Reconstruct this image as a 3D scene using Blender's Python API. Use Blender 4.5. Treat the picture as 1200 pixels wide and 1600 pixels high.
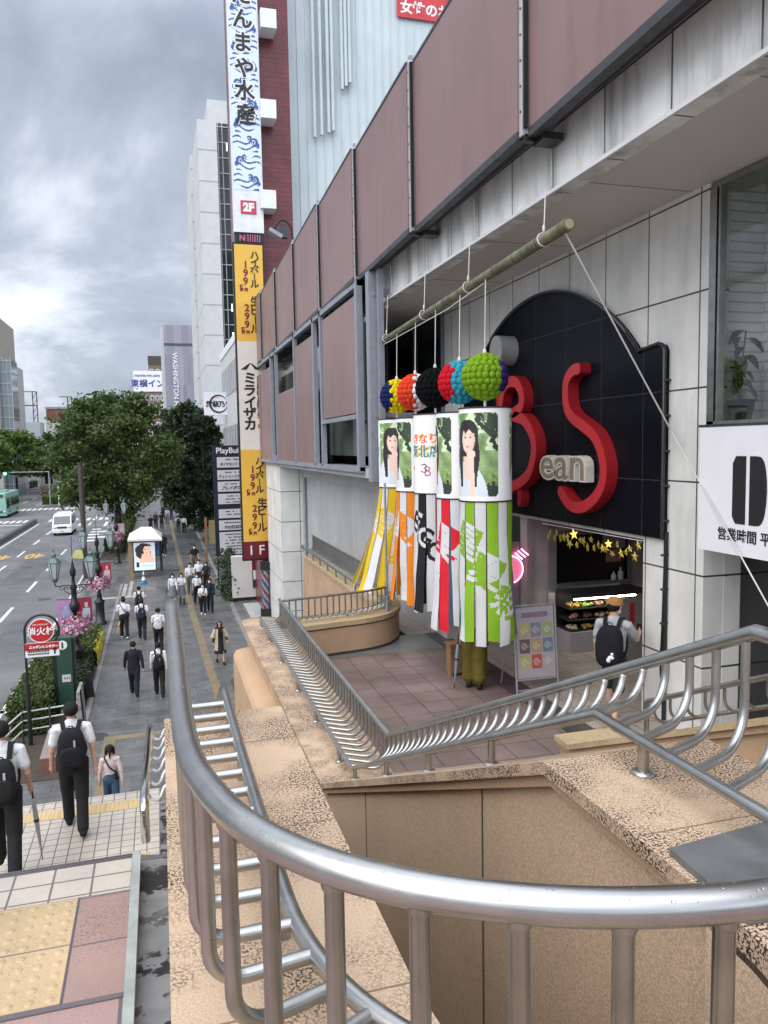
import bpy, math, random
import numpy as np
from mathutils import Vector, Matrix, noise
R = math.radians
PI = math.pi
rnd = random.Random(7)
for o in list(bpy.data.objects): bpy.data.objects.remove(o)
SC = bpy.context.scene
COL = SC.collection

# ------------------------------------------------------------------ camera
EYE = 7.8                                   # metres above the pavement (z = 0); the street runs along +Y
TH, PITCH, ROLL, FPX = R(16.25), R(4.9), R(1.0), 1202.0
fw = Vector((math.sin(TH)*math.cos(PITCH), math.cos(TH)*math.cos(PITCH), -math.sin(PITCH)))
r0 = Vector((math.cos(TH), -math.sin(TH), 0)); u0 = r0.cross(fw)
cr, sr = math.cos(ROLL), math.sin(ROLL)
CR, CU = cr*r0 - sr*u0, sr*r0 + cr*u0
cam = bpy.data.cameras.new('camera'); camo = bpy.data.objects.new('camera', cam); COL.objects.link(camo)
mw = Matrix((CR, CU, -fw)).transposed().to_4x4(); mw.translation = (0, 0, EYE); camo.matrix_world = mw
cam.sensor_fit = 'AUTO'; cam.sensor_width = 36.0; cam.lens = FPX/1600*36.0
cam.clip_start = 0.05; cam.clip_end = 6000
SC.camera = camo

# ------------------------------------------------------------------ world, sun, exposure
def nn(nt, t, **k):
    n = nt.nodes.new(t)
    for a, b in k.items(): setattr(n, a, b)
    return n
SUN_EL, SUN_AZ = R(48), R(238)              # overcast: a very soft high sun, behind and left of the viewer
W = bpy.data.worlds.new('World'); SC.world = W; W.use_nodes = True
nt = W.node_tree; nt.nodes.clear(); L = nt.links.new
sky = nn(nt, 'ShaderNodeTexSky', sky_type='NISHITA', sun_disc=False, sun_elevation=SUN_EL, sun_rotation=SUN_AZ)
skb = nn(nt, 'ShaderNodeBackground'); skb.inputs[1].default_value = 0.055; L(sky.outputs[0], skb.inputs[0])
tc = nn(nt, 'ShaderNodeTexCoord'); sx = nn(nt, 'ShaderNodeSeparateXYZ'); L(tc.outputs['Generated'], sx.inputs[0])
def mth(op, a, b=None, c=None):
    m = nn(nt, 'ShaderNodeMath', operation=op)
    for i, v in enumerate((a, b, c)):
        if v is None: continue
        if isinstance(v, (int, float)): m.inputs[i].default_value = v
        else: L(v, m.inputs[i])
    return m.outputs[0]
dz = mth('ADD', mth('MAXIMUM', sx.outputs[2], 0.0), 0.30)
cx = nn(nt, 'ShaderNodeCombineXYZ'); L(mth('DIVIDE', sx.outputs[0], dz), cx.inputs[0]); L(mth('DIVIDE', sx.outputs[1], dz), cx.inputs[1])
mp = nn(nt, 'ShaderNodeMapping'); mp.inputs['Location'].default_value = (1.7, 4.35, 0); mp.inputs['Scale'].default_value = (1.5, 1.3, 1); L(cx.outputs[0], mp.inputs[0])
n1 = nn(nt, 'ShaderNodeTexNoise'); n1.inputs['Scale'].default_value = 0.8; n1.inputs['Detail'].default_value = 6; n1.inputs['Roughness'].default_value = .58; n1.inputs['Distortion'].default_value = .35; L(mp.outputs[0], n1.inputs[0])
rp = nn(nt, 'ShaderNodeValToRGB'); L(n1.outputs[0], rp.inputs[0])
e = rp.color_ramp.elements; e[0].position = .37; e[0].color = (.215, .245, .30, 1); e[1].position = .66; e[1].color = (.70, .735, .79, 1)
e2 = e.new(.5); e2.color = (.325, .36, .425, 1)
zen = mth('SMOOTH_MIN', mth('MAXIMUM', mth('MULTIPLY', mth('SUBTRACT', sx.outputs[2], .42), 3.6), 0.0), 1.9, .3)
beh = mth('MULTIPLY', mth('MAXIMUM', mth('SUBTRACT', mth('MULTIPLY', sx.outputs[1], -1.0), .15), 0.0), 1.6)   # the overcast is brightest overhead and behind the viewer
clb = nn(nt, 'ShaderNodeBackground'); L(mth('ADD', mth('ADD', zen, beh), .94), clb.inputs[1]); L(rp.outputs[0], clb.inputs[0])
mx = nn(nt, 'ShaderNodeMixShader'); mx.inputs[0].default_value = .88; L(skb.outputs[0], mx.inputs[1]); L(clb.outputs[0], mx.inputs[2])
wo = nn(nt, 'ShaderNodeOutputWorld'); L(mx.outputs[0], wo.inputs[0])
sl = bpy.data.lights.new('sun', 'SUN'); sl.energy = 1.5; sl.angle = R(70); sl.color = (1, .95, .88)
so = bpy.data.objects.new('sun', sl); COL.objects.link(so)
sd = Vector((math.sin(SUN_AZ)*math.cos(SUN_EL), math.cos(SUN_AZ)*math.cos(SUN_EL), math.sin(SUN_EL)))
so.rotation_euler = sd.to_track_quat('Z', 'Y').to_euler()
SC.view_settings.view_transform = 'Standard'; SC.view_settings.look = 'None'; SC.view_settings.exposure = 0.95; SC.view_settings.gamma = 1
SC.cycles.max_bounces = 6; SC.cycles.diffuse_bounces = 3; SC.cycles.glossy_bounces = 3; SC.cycles.transmission_bounces = 4; SC.cycles.transparent_max_bounces = 6

def at(px, py, Y):                           # the point of the vertical plane y = Y that photo pixel (px, py) looks at
    d = fw + CR*((px-600)/FPX) - CU*((py-800)/FPX)
    return Vector((0, 0, EYE)) + d*(Y/d.y)

# ------------------------------------------------------------------ materials
MATS = {}
def mbase(name):
    m = bpy.data.materials.new(name); m.use_nodes = True; t = m.node_tree; t.nodes.clear()
    b = nn(t, 'ShaderNodeBsdfPrincipled'); o = nn(t, 'ShaderNodeOutputMaterial'); t.links.new(b.outputs[0], o.inputs[0])
    return m, t, b
def c4(c): return (c[0], c[1], c[2], 1)
def tn(t, scale, detail=4, vec=None, dim=None, rough=.55):
    n = nn(t, 'ShaderNodeTexNoise'); n.inputs['Scale'].default_value = scale; n.inputs['Detail'].default_value = detail; n.inputs['Roughness'].default_value = rough
    if vec is not None: t.links.new(vec, n.inputs[0])
    return n.outputs[0]
def ramp(t, fac, stops):
    r = nn(t, 'ShaderNodeValToRGB'); t.links.new(fac, r.inputs[0]); e = r.color_ramp.elements
    while len(e) < len(stops): e.new(.5)
    for k, (p, c) in enumerate(stops): e[k].position = p; e[k].color = c4(c) if not isinstance(c, (int, float)) else (c, c, c, 1)
    return r.outputs[0]
def mixc(t, a, b, fac, mode='MIX'):
    m = nn(t, 'ShaderNodeMix', data_type='RGBA', blend_type=mode)
    for v, i in ((fac, 0), (a, 6), (b, 7)):
        if hasattr(v, 'links'): t.links.new(v, m.inputs[i])
        elif i == 0: m.inputs[0].default_value = v
        else: m.inputs[i].default_value = c4(v)
    return m.outputs[2]
def bumpn(t, b, h, strength=.3, dist=.01):
    n = nn(t, 'ShaderNodeBump'); n.inputs['Strength'].default_value = strength; n.inputs['Distance'].default_value = dist
    t.links.new(h, n.inputs['Height']); t.links.new(n.outputs[0], b.inputs['Normal'])
def wpos(t):
    return nn(t, 'ShaderNodeNewGeometry').outputs['Position']
def M(name, col, rough=.6, metal=0, var=.12, vs=2.5, bump=0, bs=60, spec=.5, emit=None, es=0, alpha=None, stain=0):
    if name in MATS: return MATS[name]
    m, t, b = mbase(name); P = wpos(t)
    b.inputs['Roughness'].default_value = rough; b.inputs['Metallic'].default_value = metal; b.inputs['Specular IOR Level'].default_value = spec
    lo = tuple(c*(1-var) for c in col); hi = tuple(min(1, c*(1+var)) for c in col)
    c = ramp(t, tn(t, vs, 5, P), [(.3, lo), (.7, hi)])
    if stain:                                # rain streaks and grime: long vertical stains
        mpn = nn(t, 'ShaderNodeMapping'); mpn.inputs['Scale'].default_value = (1.6, 1.6, .22); t.links.new(P, mpn.inputs[0])
        f = ramp(t, tn(t, 2.2, 6, mpn.outputs[0], rough=.65), [(.48, 0.0), (.72, stain)])
        c = mixc(t, c, tuple(x*.35 for x in col), f)
    t.links.new(c, b.inputs['Base Color'])
    if metal > .25: t.links.new(ramp(t, tn(t, 6.5, 5, P, rough=.7), [(.30, rough*.8), (.55, rough), (.72, min(1, rough*1.55))]), b.inputs['Roughness'])
    if bump: bumpn(t, b, tn(t, bs, 3, P), bump, .01)
    if emit: b.inputs['Emission Color'].default_value = c4(emit); b.inputs['Emission Strength'].default_value = es
    MATS[name] = m; return m
def swz(t, ax):
    P = wpos(t)
    if ax == 'XY': return P
    s = nn(t, 'ShaderNodeSeparateXYZ'); c = nn(t, 'ShaderNodeCombineXYZ'); t.links.new(P, s.inputs[0])
    t.links.new(s.outputs['XYZ'.index(ax[0])], c.inputs[0]); t.links.new(s.outputs['XYZ'.index(ax[1])], c.inputs[1]); return c.outputs[0]
def MT(name, col, col2, mortar, w, h, ms, ax='XY', off=0.0, rough=.5, loc=(0, 0, 0), bump=.25, var=.12, wet=0, speck=0, stain=0, spec=.5):
    """tiles: a grid of w x h pieces with joints of width ms"""
    if name in MATS: return MATS[name]
    m, t, b = mbase(name); V = swz(t, ax)
    mpn = nn(t, 'ShaderNodeMapping'); mpn.inputs['Location'].default_value = loc; t.links.new(V, mpn.inputs[0])
    br = nn(t, 'ShaderNodeTexBrick', offset=off); br.inputs['Scale'].default_value = 1; br.inputs['Brick Width'].default_value = w; br.inputs['Row Height'].default_value = h
    br.inputs['Mortar Size'].default_value = ms; br.inputs['Mortar Smooth'].default_value = .1
    br.inputs['Color1'].default_value = c4(col); br.inputs['Color2'].default_value = c4(col2); br.inputs['Mortar'].default_value = c4(mortar)
    t.links.new(mpn.outputs[0], br.inputs[0])
    P = wpos(t)
    v = ramp(t, tn(t, 1.3, 6, P, rough=.6), [(.3, 1-var*1.6), (.7, 1+var)])
    c = mixc(t, br.outputs[0], v, 1.0, 'MULTIPLY')
    if speck:
        f = ramp(t, tn(t, 160, 2, P), [(.52, 0.0), (.66, speck)]); g = ramp(t, tn(t, 3.0, 4, P), [(.40, .15), (.65, 1.0)])
        f2 = mixc(t, f, g, 1.0, 'MULTIPLY'); c = mixc(t, c, tuple(x*.25 for x in col), f2)
    if stain:
        m2 = nn(t, 'ShaderNodeMapping'); m2.inputs['Scale'].default_value = (1.5, 1.5, .2); t.links.new(P, m2.inputs[0])
        f = ramp(t, tn(t, 2.0, 6, m2.outputs[0], rough=.65), [(.46, 0.0), (.74, stain)]); c = mixc(t, c, tuple(x*.3 for x in col), f)
    t.links.new(c, b.inputs['Base Color']); b.inputs['Specular IOR Level'].default_value = spec
    if wet:
        rr = ramp(t, tn(t, .55, 5, P), [(.38, rough), (.62, max(.06, rough-wet))]); t.links.new(rr, b.inputs['Roughness'])
    else: b.inputs['Roughness'].default_value = rough
    if bump:
        iv = nn(t, 'ShaderNodeMath', operation='SUBTRACT'); iv.inputs[0].default_value = 1; t.links.new(br.outputs[1], iv.inputs[1])
        bumpn(t, b, iv.outputs[0], bump, .006)
    MATS[name] = m; return m
def MSPRAY(name, col, speckcol, amt, rough=.85, sc=150, patch=(.42, .6), bump=.5, grain=1.0):
    """sprayed stone coat: pitted, with dark algae specks gathered in patches"""
    if name in MATS: return MATS[name]
    m, t, b = mbase(name); P = wpos(t)
    base = ramp(t, tn(t, 1.1, 6, P), [(.3, tuple(c*.86 for c in col)), (.7, tuple(c*1.08 for c in col))])
    base = mixc(t, base, ramp(t, tn(t, sc*1.4, 2, P), [(.35, 1-.16*grain), (.65, 1+.10*grain)]), 1.0, 'MULTIPLY')
    f = ramp(t, tn(t, sc, 4, P, rough=.6), [(.50, 0.0), (.525, 1.0)]); g = ramp(t, tn(t, 2.3, 5, P, rough=.65), [(patch[0], 0.03), (patch[1], amt)])
    base = mixc(t, base, speckcol, mixc(t, f, g, 1.0, 'MULTIPLY'))
    t.links.new(base, b.inputs['Base Color']); b.inputs['Roughness'].default_value = rough; b.inputs['Specular IOR Level'].default_value = .3
    bumpn(t, b, tn(t, sc*1.6, 3, P), bump, .0035)
    MATS[name] = m; return m
def MLEAF(name, cols, trans=.25, rough=.55):
    if name in MATS: return MATS[name]
    m, t, b = mbase(name); g = nn(t, 'ShaderNodeNewGeometry')
    c = ramp(t, g.outputs['Random Per Island'], [(i/(len(cols)-1), x) for i, x in enumerate(cols)])
    t.links.new(c, b.inputs['Base Color']); b.inputs['Roughness'].default_value = rough; b.inputs['Specular IOR Level'].default_value = .3
    tr = nn(t, 'ShaderNodeBsdfTranslucent'); t.links.new(c, tr.inputs[0]); ms = nn(t, 'ShaderNodeMixShader'); ms.inputs[0].default_value = trans
    o = [n for n in t.nodes if n.type == 'OUTPUT_MATERIAL'][0]; t.links.new(b.outputs[0], ms.inputs[1]); t.links.new(tr.outputs[0], ms.inputs[2]); t.links.new(ms.outputs[0], o.inputs[0])
    MATS[name] = m; return m
def MVC(name, rough=.5, emit=0):
    """printed sheet: the colours are the printed picture (a colour attribute)"""
    if name in MATS: return MATS[name]
    m, t, b = mbase(name); a = nn(t, 'ShaderNodeVertexColor', layer_name='print'); t.links.new(a.outputs[0], b.inputs['Base Color']); b.inputs['Roughness'].default_value = rough
    if emit: t.links.new(a.outputs[0], b.inputs['Emission Color']); b.inputs['Emission Strength'].default_value = emit
    if 'fabric' in name:                     # thin cloth: light comes through, and it is a little creased
        tr = nn(t, 'ShaderNodeBsdfTranslucent'); t.links.new(a.outputs[0], tr.inputs[0]); ms = nn(t, 'ShaderNodeMixShader'); ms.inputs[0].default_value = .25
        o = [n for n in t.nodes if n.type == 'OUTPUT_MATERIAL'][0]; t.links.new(b.outputs[0], ms.inputs[1]); t.links.new(tr.outputs[0], ms.inputs[2]); t.links.new(ms.outputs[0], o.inputs[0])
        bumpn(t, b, tn(t, 5, 5, wpos(t)), .5, .03)
    MATS[name] = m; return m
def MGLASS(name, col=(.02, .03, .035), rough=.04):
    if name in MATS: return MATS[name]
    m, t, b = mbase(name); b.inputs['Base Color'].default_value = c4(col); b.inputs['Roughness'].default_value = rough; b.inputs['Specular IOR Level'].default_value = .6
    MATS[name] = m; return m
def MCLEAR(name, mixv=.72, tint=(.9, .95, .93)):
    """thin clear pane: mostly lets light through and mirrors the street a little"""
    if name in MATS: return MATS[name]
    m, t, b = mbase(name); tr = nn(t, 'ShaderNodeBsdfTransparent'); tr.inputs[0].default_value = c4(tint); gl = nn(t, 'ShaderNodeBsdfGlossy'); gl.inputs['Roughness'].default_value = .03
    ms = nn(t, 'ShaderNodeMixShader'); fr = nn(t, 'ShaderNodeFresnel'); fr.inputs[0].default_value = 1.5
    ad = nn(t, 'ShaderNodeMath', operation='ADD'); ad.inputs[1].default_value = 1-mixv; t.links.new(fr.outputs[0], ad.inputs[0]); ad.use_clamp = True
    t.links.new(ad.outputs[0], ms.inputs[0]); t.links.new(tr.outputs[0], ms.inputs[1]); t.links.new(gl.outputs[0], ms.inputs[2])
    o = [n for n in t.nodes if n.type == 'OUTPUT_MATERIAL'][0]; t.links.new(ms.outputs[0], o.inputs[0]); MATS[name] = m; return m

STEEL = M('brushed stainless steel', (.42, .415, .40), .31, 1, .08, 14)
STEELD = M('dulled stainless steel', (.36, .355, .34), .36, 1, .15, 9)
CHROME = M('polished chrome', (.62, .62, .62), .10, 1, .03)
BLACKM = M('black painted iron', (.012, .013, .014), .4, 0, .2)
WHITEP = M('white paint', (.72, .73, .74), .5, 0, .06)
DARKG = M('dark grey metal', (.05, .052, .055), .5, .3, .15)
GREYM = M('galvanised grey metal', (.27, .29, .33), .5, .25, .12, 5)
BLK = M('flat black', (.008, .008, .01), .6)
CAPS = MSPRAY('sprayed beige coping with algae', (.52, .378, .262), (.030, .023, .020), 1.0, patch=(.40, .57), sc=125, bump=.35)
CAPY = MSPRAY('sprayed beige coping yellowed', (.46, .345, .205), (.06, .05, .03), .8, patch=(.46, .7), sc=90)
TANW = MSPRAY('tan rendered wall', (.47, .315, .20), (.10, .07, .05), .25, sc=110, patch=(.55, .75), bump=.3)
BRWN = MSPRAY('brown sprayed stone wall', (.58, .43, .30), (.36, .26, .175), .6, sc=120, patch=(.1, .4), bump=.45, grain=1.2)
LETTER = M('black lettering', (.01, .01, .012), .5, var=.02)

# ------------------------------------------------------------------ mesh builder
class MB:
    def __init__(s): s.v = []; s.f = []; s.m = []; s.s = []
    def add(s, vs, fs, mi=0, smooth=False, T=None):
        n = len(s.v)
        s.v += [tuple(T @ Vector(v)) for v in vs] if T is not None else [tuple(v) for v in vs]
        for f in fs: s.f.append(tuple(i+n for i in f)); s.m.append(mi); s.s.append(smooth)
        return s
    def box(s, a, b, mi=0, T=None):
        x0, y0, z0 = a; x1, y1, z1 = b
        return s.add([(x0,y0,z0),(x1,y0,z0),(x1,y1,z0),(x0,y1,z0),(x0,y0,z1),(x1,y0,z1),(x1,y1,z1),(x0,y1,z1)],
              [(0,3,2,1),(4,5,6,7),(0,1,5,4),(1,2,6,5),(2,3,7,6),(3,0,4,7)], mi, False, T)
    def prism(s, poly, ax, a, b, mi=0, T=None, smooth=False):
        f = {'X': lambda u, v, w: (w, u, v), 'Y': lambda u, v, w: (u, w, v), 'Z': lambda u, v, w: (u, v, w)}[ax]; n = len(poly)
        vs = [f(u, v, a) for u, v in poly] + [f(u, v, b) for u, v in poly]
        s.add(vs, [tuple(range(n))[::-1], tuple(range(n, 2*n))], mi, False, T)
        k = len(s.v)-2*n
        for i in range(n): j = (i+1) % n; s.f.append((k+i, k+j, k+n+j, k+n+i)); s.m.append(mi); s.s.append(smooth)
        return s
    def tube(s, path, r, n=10, mi=0, T=None, caps=True, smooth=True, closed=False):
        P = [Vector(p) for p in path]; m = len(P); rs = r if isinstance(r, (list, tuple)) else [r]*m
        tg = []
        for i in range(m):
            a = P[i-1] if (i > 0 or closed) else P[i]; b = P[(i+1) % m] if (i < m-1 or closed) else P[i]
            d = (b-a); tg.append(d.normalized() if d.length > 1e-9 else Vector((0, 0, 1)))
        up = Vector((0, 0, 1)) if abs(tg[0].z) < .9 else Vector((0, 1, 0))
        nx = (up - tg[0]*up.dot(tg[0])).normalized(); vs = []
        for i in range(m):
            nx = (nx - tg[i]*nx.dot(tg[i])).normalized(); by = tg[i].cross(nx)
            for k in range(n): a = 2*PI*k/n; vs.append(P[i] + (nx*math.cos(a)+by*math.sin(a))*rs[i])
        fs = []
        for i in range(m if closed else m-1):
            j = (i+1) % m
            for k in range(n): l = (k+1) % n; fs.append((i*n+k, i*n+l, j*n+l, j*n+k))
        s.add(vs, fs, mi, smooth, T)
        if caps and not closed: s.add(vs[:n], [tuple(range(n))[::-1]], mi, False, T); s.add(vs[-n:], [tuple(range(n))], mi, False, T)
        return s
    def lathe(s, prof, n=16, mi=0, T=None, smooth=True, c=(0, 0, 0)):
        vs = []; m = len(prof)
        for r, z in prof:
            for k in range(n): a = 2*PI*k/n; vs.append((c[0]+r*math.cos(a), c[1]+r*math.sin(a), c[2]+z))
        fs = [(i*n+k, i*n+(k+1) % n, (i+1)*n+(k+1) % n, (i+1)*n+k) for i in range(m-1) for k in range(n)]
        s.add(vs, fs, mi, smooth, T)
        if prof[0][0] > 1e-4: s.add(vs[:n], [tuple(range(n))[::-1]], mi, False, T)
        if prof[-1][0] > 1e-4: s.add(vs[-n:], [tuple(range(n))], mi, False, T)
        return s
    def ell(s, c, r, n=14, m=9, mi=0, T=None):
        prof = [(max(1e-5, math.sin(PI*i/m)), -math.cos(PI*i/m)) for i in range(m+1)]
        TT = Matrix.Translation(c) @ Matrix.Diagonal((r[0], r[1], r[2], 1)); TT = T @ TT if T is not None else TT
        return s.lathe(prof, n, mi, TT)
    def geo(s, g, T, mi=0): return s.add(g[0], g[1], mi, False, T)
    def build(s, name, mats, parent=None, local=False, loc=None, col=None):
        me = bpy.data.meshes.new(name); off = Vector((0, 0, 0))
        if parent is not None and not local:
            q = parent
            while q is not None: off += q.location; q = q.parent
        vs = [(v[0]-off.x, v[1]-off.y, v[2]-off.z) for v in s.v] if off.length else s.v
        me.from_pydata(vs, [], s.f)
        for m in (mats if isinstance(mats, (list, tuple)) else [mats]): me.materials.append(m)
        me.polygons.foreach_set('material_index', s.m); me.polygons.foreach_set('use_smooth', s.s)
        if col is not None:
            ca = me.color_attributes.new('print', 'FLOAT_COLOR', 'CORNER'); ln = [p.loop_total for p in me.polygons]
            a = np.repeat(np.array(col, dtype=np.float32), ln, axis=0); ca.data.foreach_set('color', np.c_[a, np.ones(len(a), np.float32)].ravel())
        me.update()
        o = bpy.data.objects.new(name, me); COL.objects.link(o)
        if parent is not None: o.parent = parent
        if loc is not None: o.location = loc
        return o
def thing(name, label, cat, loc=(0, 0, 0), rz=0, group=None):
    o = bpy.data.objects.new(name, None); COL.objects.link(o); o.location = loc; o.rotation_euler = (0, 0, rz); o.empty_display_size = .1
    o['label'] = label; o['category'] = cat
    if group: o['group'] = group
    return o
def tag(o, label, cat, group=None):
    o['label'] = label; o['category'] = cat
    if group: o['group'] = group
    return o
def struct(name, mb, mats, kind='structure'):
    o = mb.build(name, mats); o['kind'] = kind; return o
def dup(root, loc, rz, label, group=None):
    r = root.copy(); COL.objects.link(r); r.location = loc; r.rotation_euler = (0, 0, rz); r['label'] = label
    if group: r['group'] = group
    for ch in list(root.children):
        c = ch.copy(); COL.objects.link(c); c.parent = r
        for g in ch.children: d = g.copy(); COL.objects.link(d); d.parent = c
    return r
# lettering
_tx = {}
def text(s, size=1, ext=.004, off=0, sx=1.0, shear=0):
    k = (s, size, ext, off, sx, shear)
    if k in _tx: return _tx[k]
    cu = bpy.data.curves.new('t', 'FONT'); cu.body = s; cu.size = size; cu.extrude = ext; cu.offset = off; cu.align_x = 'CENTER'; cu.align_y = 'CENTER'; cu.resolution_u = 3; cu.shear = shear
    ob = bpy.data.objects.new('t', cu); me = ob.to_mesh()
    vs = [(v.co.x*sx, v.co.y, v.co.z) for v in me.vertices]; fs = [tuple(p.vertices) for p in me.polygons]
    if vs:
        xs = [v[0] for v in vs]; ys = [v[1] for v in vs]; mx_, my_ = (max(xs)+min(xs))/2, (max(ys)+min(ys))/2
        vs = [(a-mx_, b-my_, c) for a, b, c in vs]
    ob.to_mesh_clear(); bpy.data.objects.remove(ob); bpy.data.curves.remove(cu); _tx[k] = (vs, fs); return vs, fs
def frame(o, ux, uy):
    ux, uy = Vector(ux).normalized(), Vector(uy).normalized(); n = ux.cross(uy); m = Matrix((ux, uy, n)).transposed().to_4x4(); m.translation = o; return m
def front(x, y, z): return frame((x, y, z), (1, 0, 0), (0, 0, 1))       # reads from the -Y side
def side(x, y, z): return frame((x, y, z), (0, -1, 0), (0, 0, 1))       # reads from the -X side
def mask(s, nx, ny, size=1, off=.02, vertical=False, rot=0, scale=1.0, cx=.5, cy=.5, asp=1.0):
    """lettering rasterised to an ny x nx grid of printed dots"""
    out = np.zeros((ny, nx), bool)
    vs, fs = text(s, 1, 0, off); v = np.array(vs)[:, :2]
    if len(v) == 0: return out
    h = v[:, 1].max()-v[:, 1].min(); v = v/h*scale; ca, sa = math.cos(rot), math.sin(rot)
    v = np.c_[(v[:, 0]*ca-v[:, 1]*sa)/asp+cx, v[:, 0]*sa+v[:, 1]*ca+cy]
    gx = (np.arange(nx)+.5)/nx; gy = (np.arange(ny)+.5)/ny
    for f in fs:
        if len(f) < 3: continue
        for q in range(1, len(f)-1):
            a, b, c = v[f[0]], v[f[q]], v[f[q+1]]
            x0, x1 = min(a[0], b[0], c[0]), max(a[0], b[0], c[0]); y0, y1 = min(a[1], b[1], c[1]), max(a[1], b[1], c[1])
            i0, i1 = max(0, int(x0*nx)), min(nx, int(x1*nx)+1); j0, j1 = max(0, int(y0*ny)), min(ny, int(y1*ny)+1)
            if i0 >= i1 or j0 >= j1: continue
            d = (b[0]-a[0])*(c[1]-a[1])-(c[0]-a[0])*(b[1]-a[1])
            if abs(d) < 1e-12: continue
            X, Y = np.meshgrid(gx[i0:i1], gy[j0:j1])
            w0 = ((b[0]-X)*(c[1]-Y)-(c[0]-X)*(b[1]-Y))/d; w1 = ((c[0]-X)*(a[1]-Y)-(a[0]-X)*(c[1]-Y))/d
            out[j0:j1, i0:i1] |= (w0 >= 0) & (w1 >= 0) & (w0+w1 <= 1)
    return out
def raster(name, img, mapf, parent=None, mat=None, local=False, thick=None):
    """a printed sheet: img[ny][nx] rgb, row 0 at the bottom; mapf(u, v) -> point"""
    ny, nx, _ = img.shape; mb = MB()
    vs = [mapf(i/nx, j/ny) for j in range(ny+1) for i in range(nx+1)]
    fs = [(j*(nx+1)+i, j*(nx+1)+i+1, (j+1)*(nx+1)+i+1, (j+1)*(nx+1)+i) for j in range(ny) for i in range(nx)]
    mb.add(vs, fs, 0, True)
    return mb.build(name, mat or MVC('printed sheet'), parent, local, col=img.reshape(-1, 3))
def curve3(pts, n=6):
    """Catmull-Rom through pts"""
    P = [Vector(p) for p in pts]; out = []
    for i in range(len(P)-1):
        a, b, c, d = P[max(0, i-1)], P[i], P[i+1], P[min(len(P)-1, i+2)]
        for k in range(n):
            t = k/n; out.append(.5*((2*b)+(c-a)*t+(2*a-5*b+4*c-d)*t*t+(3*b-a-3*c+d)*t**3))
    return out+[P[-1]]
def atx(px, py, X):
    d = fw + CR*((px-600)/FPX) - CU*((py-800)/FPX)
    return Vector((0, 0, EYE)) + d*(X/d.x)
def atz(px, py, Z):
    d = fw + CR*((px-600)/FPX) - CU*((py-800)/FPX)
    return Vector((0, 0, EYE)) + d*((Z-EYE)/d.z)

# ------------------------------------------------------------------ ground, road, pavement
mb = MB(); mb.box((-3000, -600, -.30), (3000, 4500, -.14)); struct('ground', mb, M('distant ground', (.11, .11, .105), .9))
ASPH = M('worn asphalt', (.115, .114, .115), .6, 0, .32, .28, bump=.25, bs=70)
mb = MB(); mb.box((-26, -40, -.20), (-4.55, 420, -.12)); mb.box((-60, 98, -.21), (-4.55, 113, -.124)); struct('road', mb, ASPH)
PAVE = MT('grey stone pavers', (.132, .132, .131), (.104, .104, .104), (.05, .05, .05), .60, .30, .008, off=.5, rough=.55, wet=.33, var=.22, bump=.3)
PAVEB = MT('wet kerb stones', (.24, .24, .235), (.20, .20, .2), (.08, .08, .08), .6, .9, .01, rough=.55, wet=.2)
mb = MB(); mb.box((-4.40, -12, -.14), (3.42, 300, 0)); mb.box((3.42, -12, -.14), (3.62, 300, -.02)); mb.box((3.62, -12, -.14), (40, 118, .012))
struct('pavement', mb, PAVE)
mb = MB(); mb.box((-4.56, -12, -.14), (-4.40, 96, .005)); mb.box((-2.42, 18.6, -.05), (-2.26, 47, .03)); mb.box((3.14, 18, -.05), (3.34, 118, .006)); struct('kerb', mb, PAVEB)
mb = MB(); mb.box((-4.40, 19.3, -.05), (-2.42, 33.3, .02)); mb.box((-4.40, 58, -.05), (-2.6, 94, .02)); struct('soil', mb, M('damp planting soil', (.05, .038, .027), .95, bump=.6, bs=20))
mb = MB(); mb.box((3.8, 33.0, .012), (5.0, 38.6, .05)); mb.box((3.7, 32.4, .012), (5.0, 32.95, .03)); struct('path', mb, M('pale wet step stone', (.42, .44, .45), .3))
mb = MB()
mb.box((-3.2, 42.6, 0), (-.9, 43.1, .006)); mb.box((-2.2, 38.2, 0), (-2.0, 47, .006)); mb.box((-1.9, 43.1, 0), (-1.7, 48, .007)); struct('pavement_patch', mb, M('pale concrete patch', (.30, .29, .25), .5, 0, .3, 1.2))
TACT = M('worn yellow tactile paving', (.18, .142, .082), .55, 0, .25, 1.5)
mb = MB(); mb.prism([(1.56, 18.7), (1.86, 18.7), (1.62, 27), (1.42, 38), (1.2, 73), (1.15, 95), (.87, 95), (.92, 73), (1.13, 38), (1.33, 27)], 'Z', 0, .006)
mb.box((-3.4, 17.25, 0), (-.2, 17.85, .006)); mb.box((-1.72, 17.85, 0), (-1.42, 21.8, .006)); mb.box((-1.42, 21.5, 0), (1.56, 21.8, .006)); struct('tactile_strip', mb, TACT)
mb = MB(); mb.box((-.5, 69, 0), (3.1, 73.5, .004)); struct('paving_band', mb, M('dark paving band', (.05, .05, .05), .4))
mb = MB(); mb.box((-9.6, 50, -.12), (-7.7, 62, -.117)); mb.box((-6.9, 33, -.12), (-5.2, 39, -.117)); mb.box((-12.6, 66, -.12), (-10.9, 84, -.117)); mb.box((-8, 104, -.12), (-2, 108, -.117)); struct('road_patch', mb, M('newer asphalt patch', (.085, .085, .088), .55, 0, .25, .8, bump=.2, bs=60))
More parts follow.
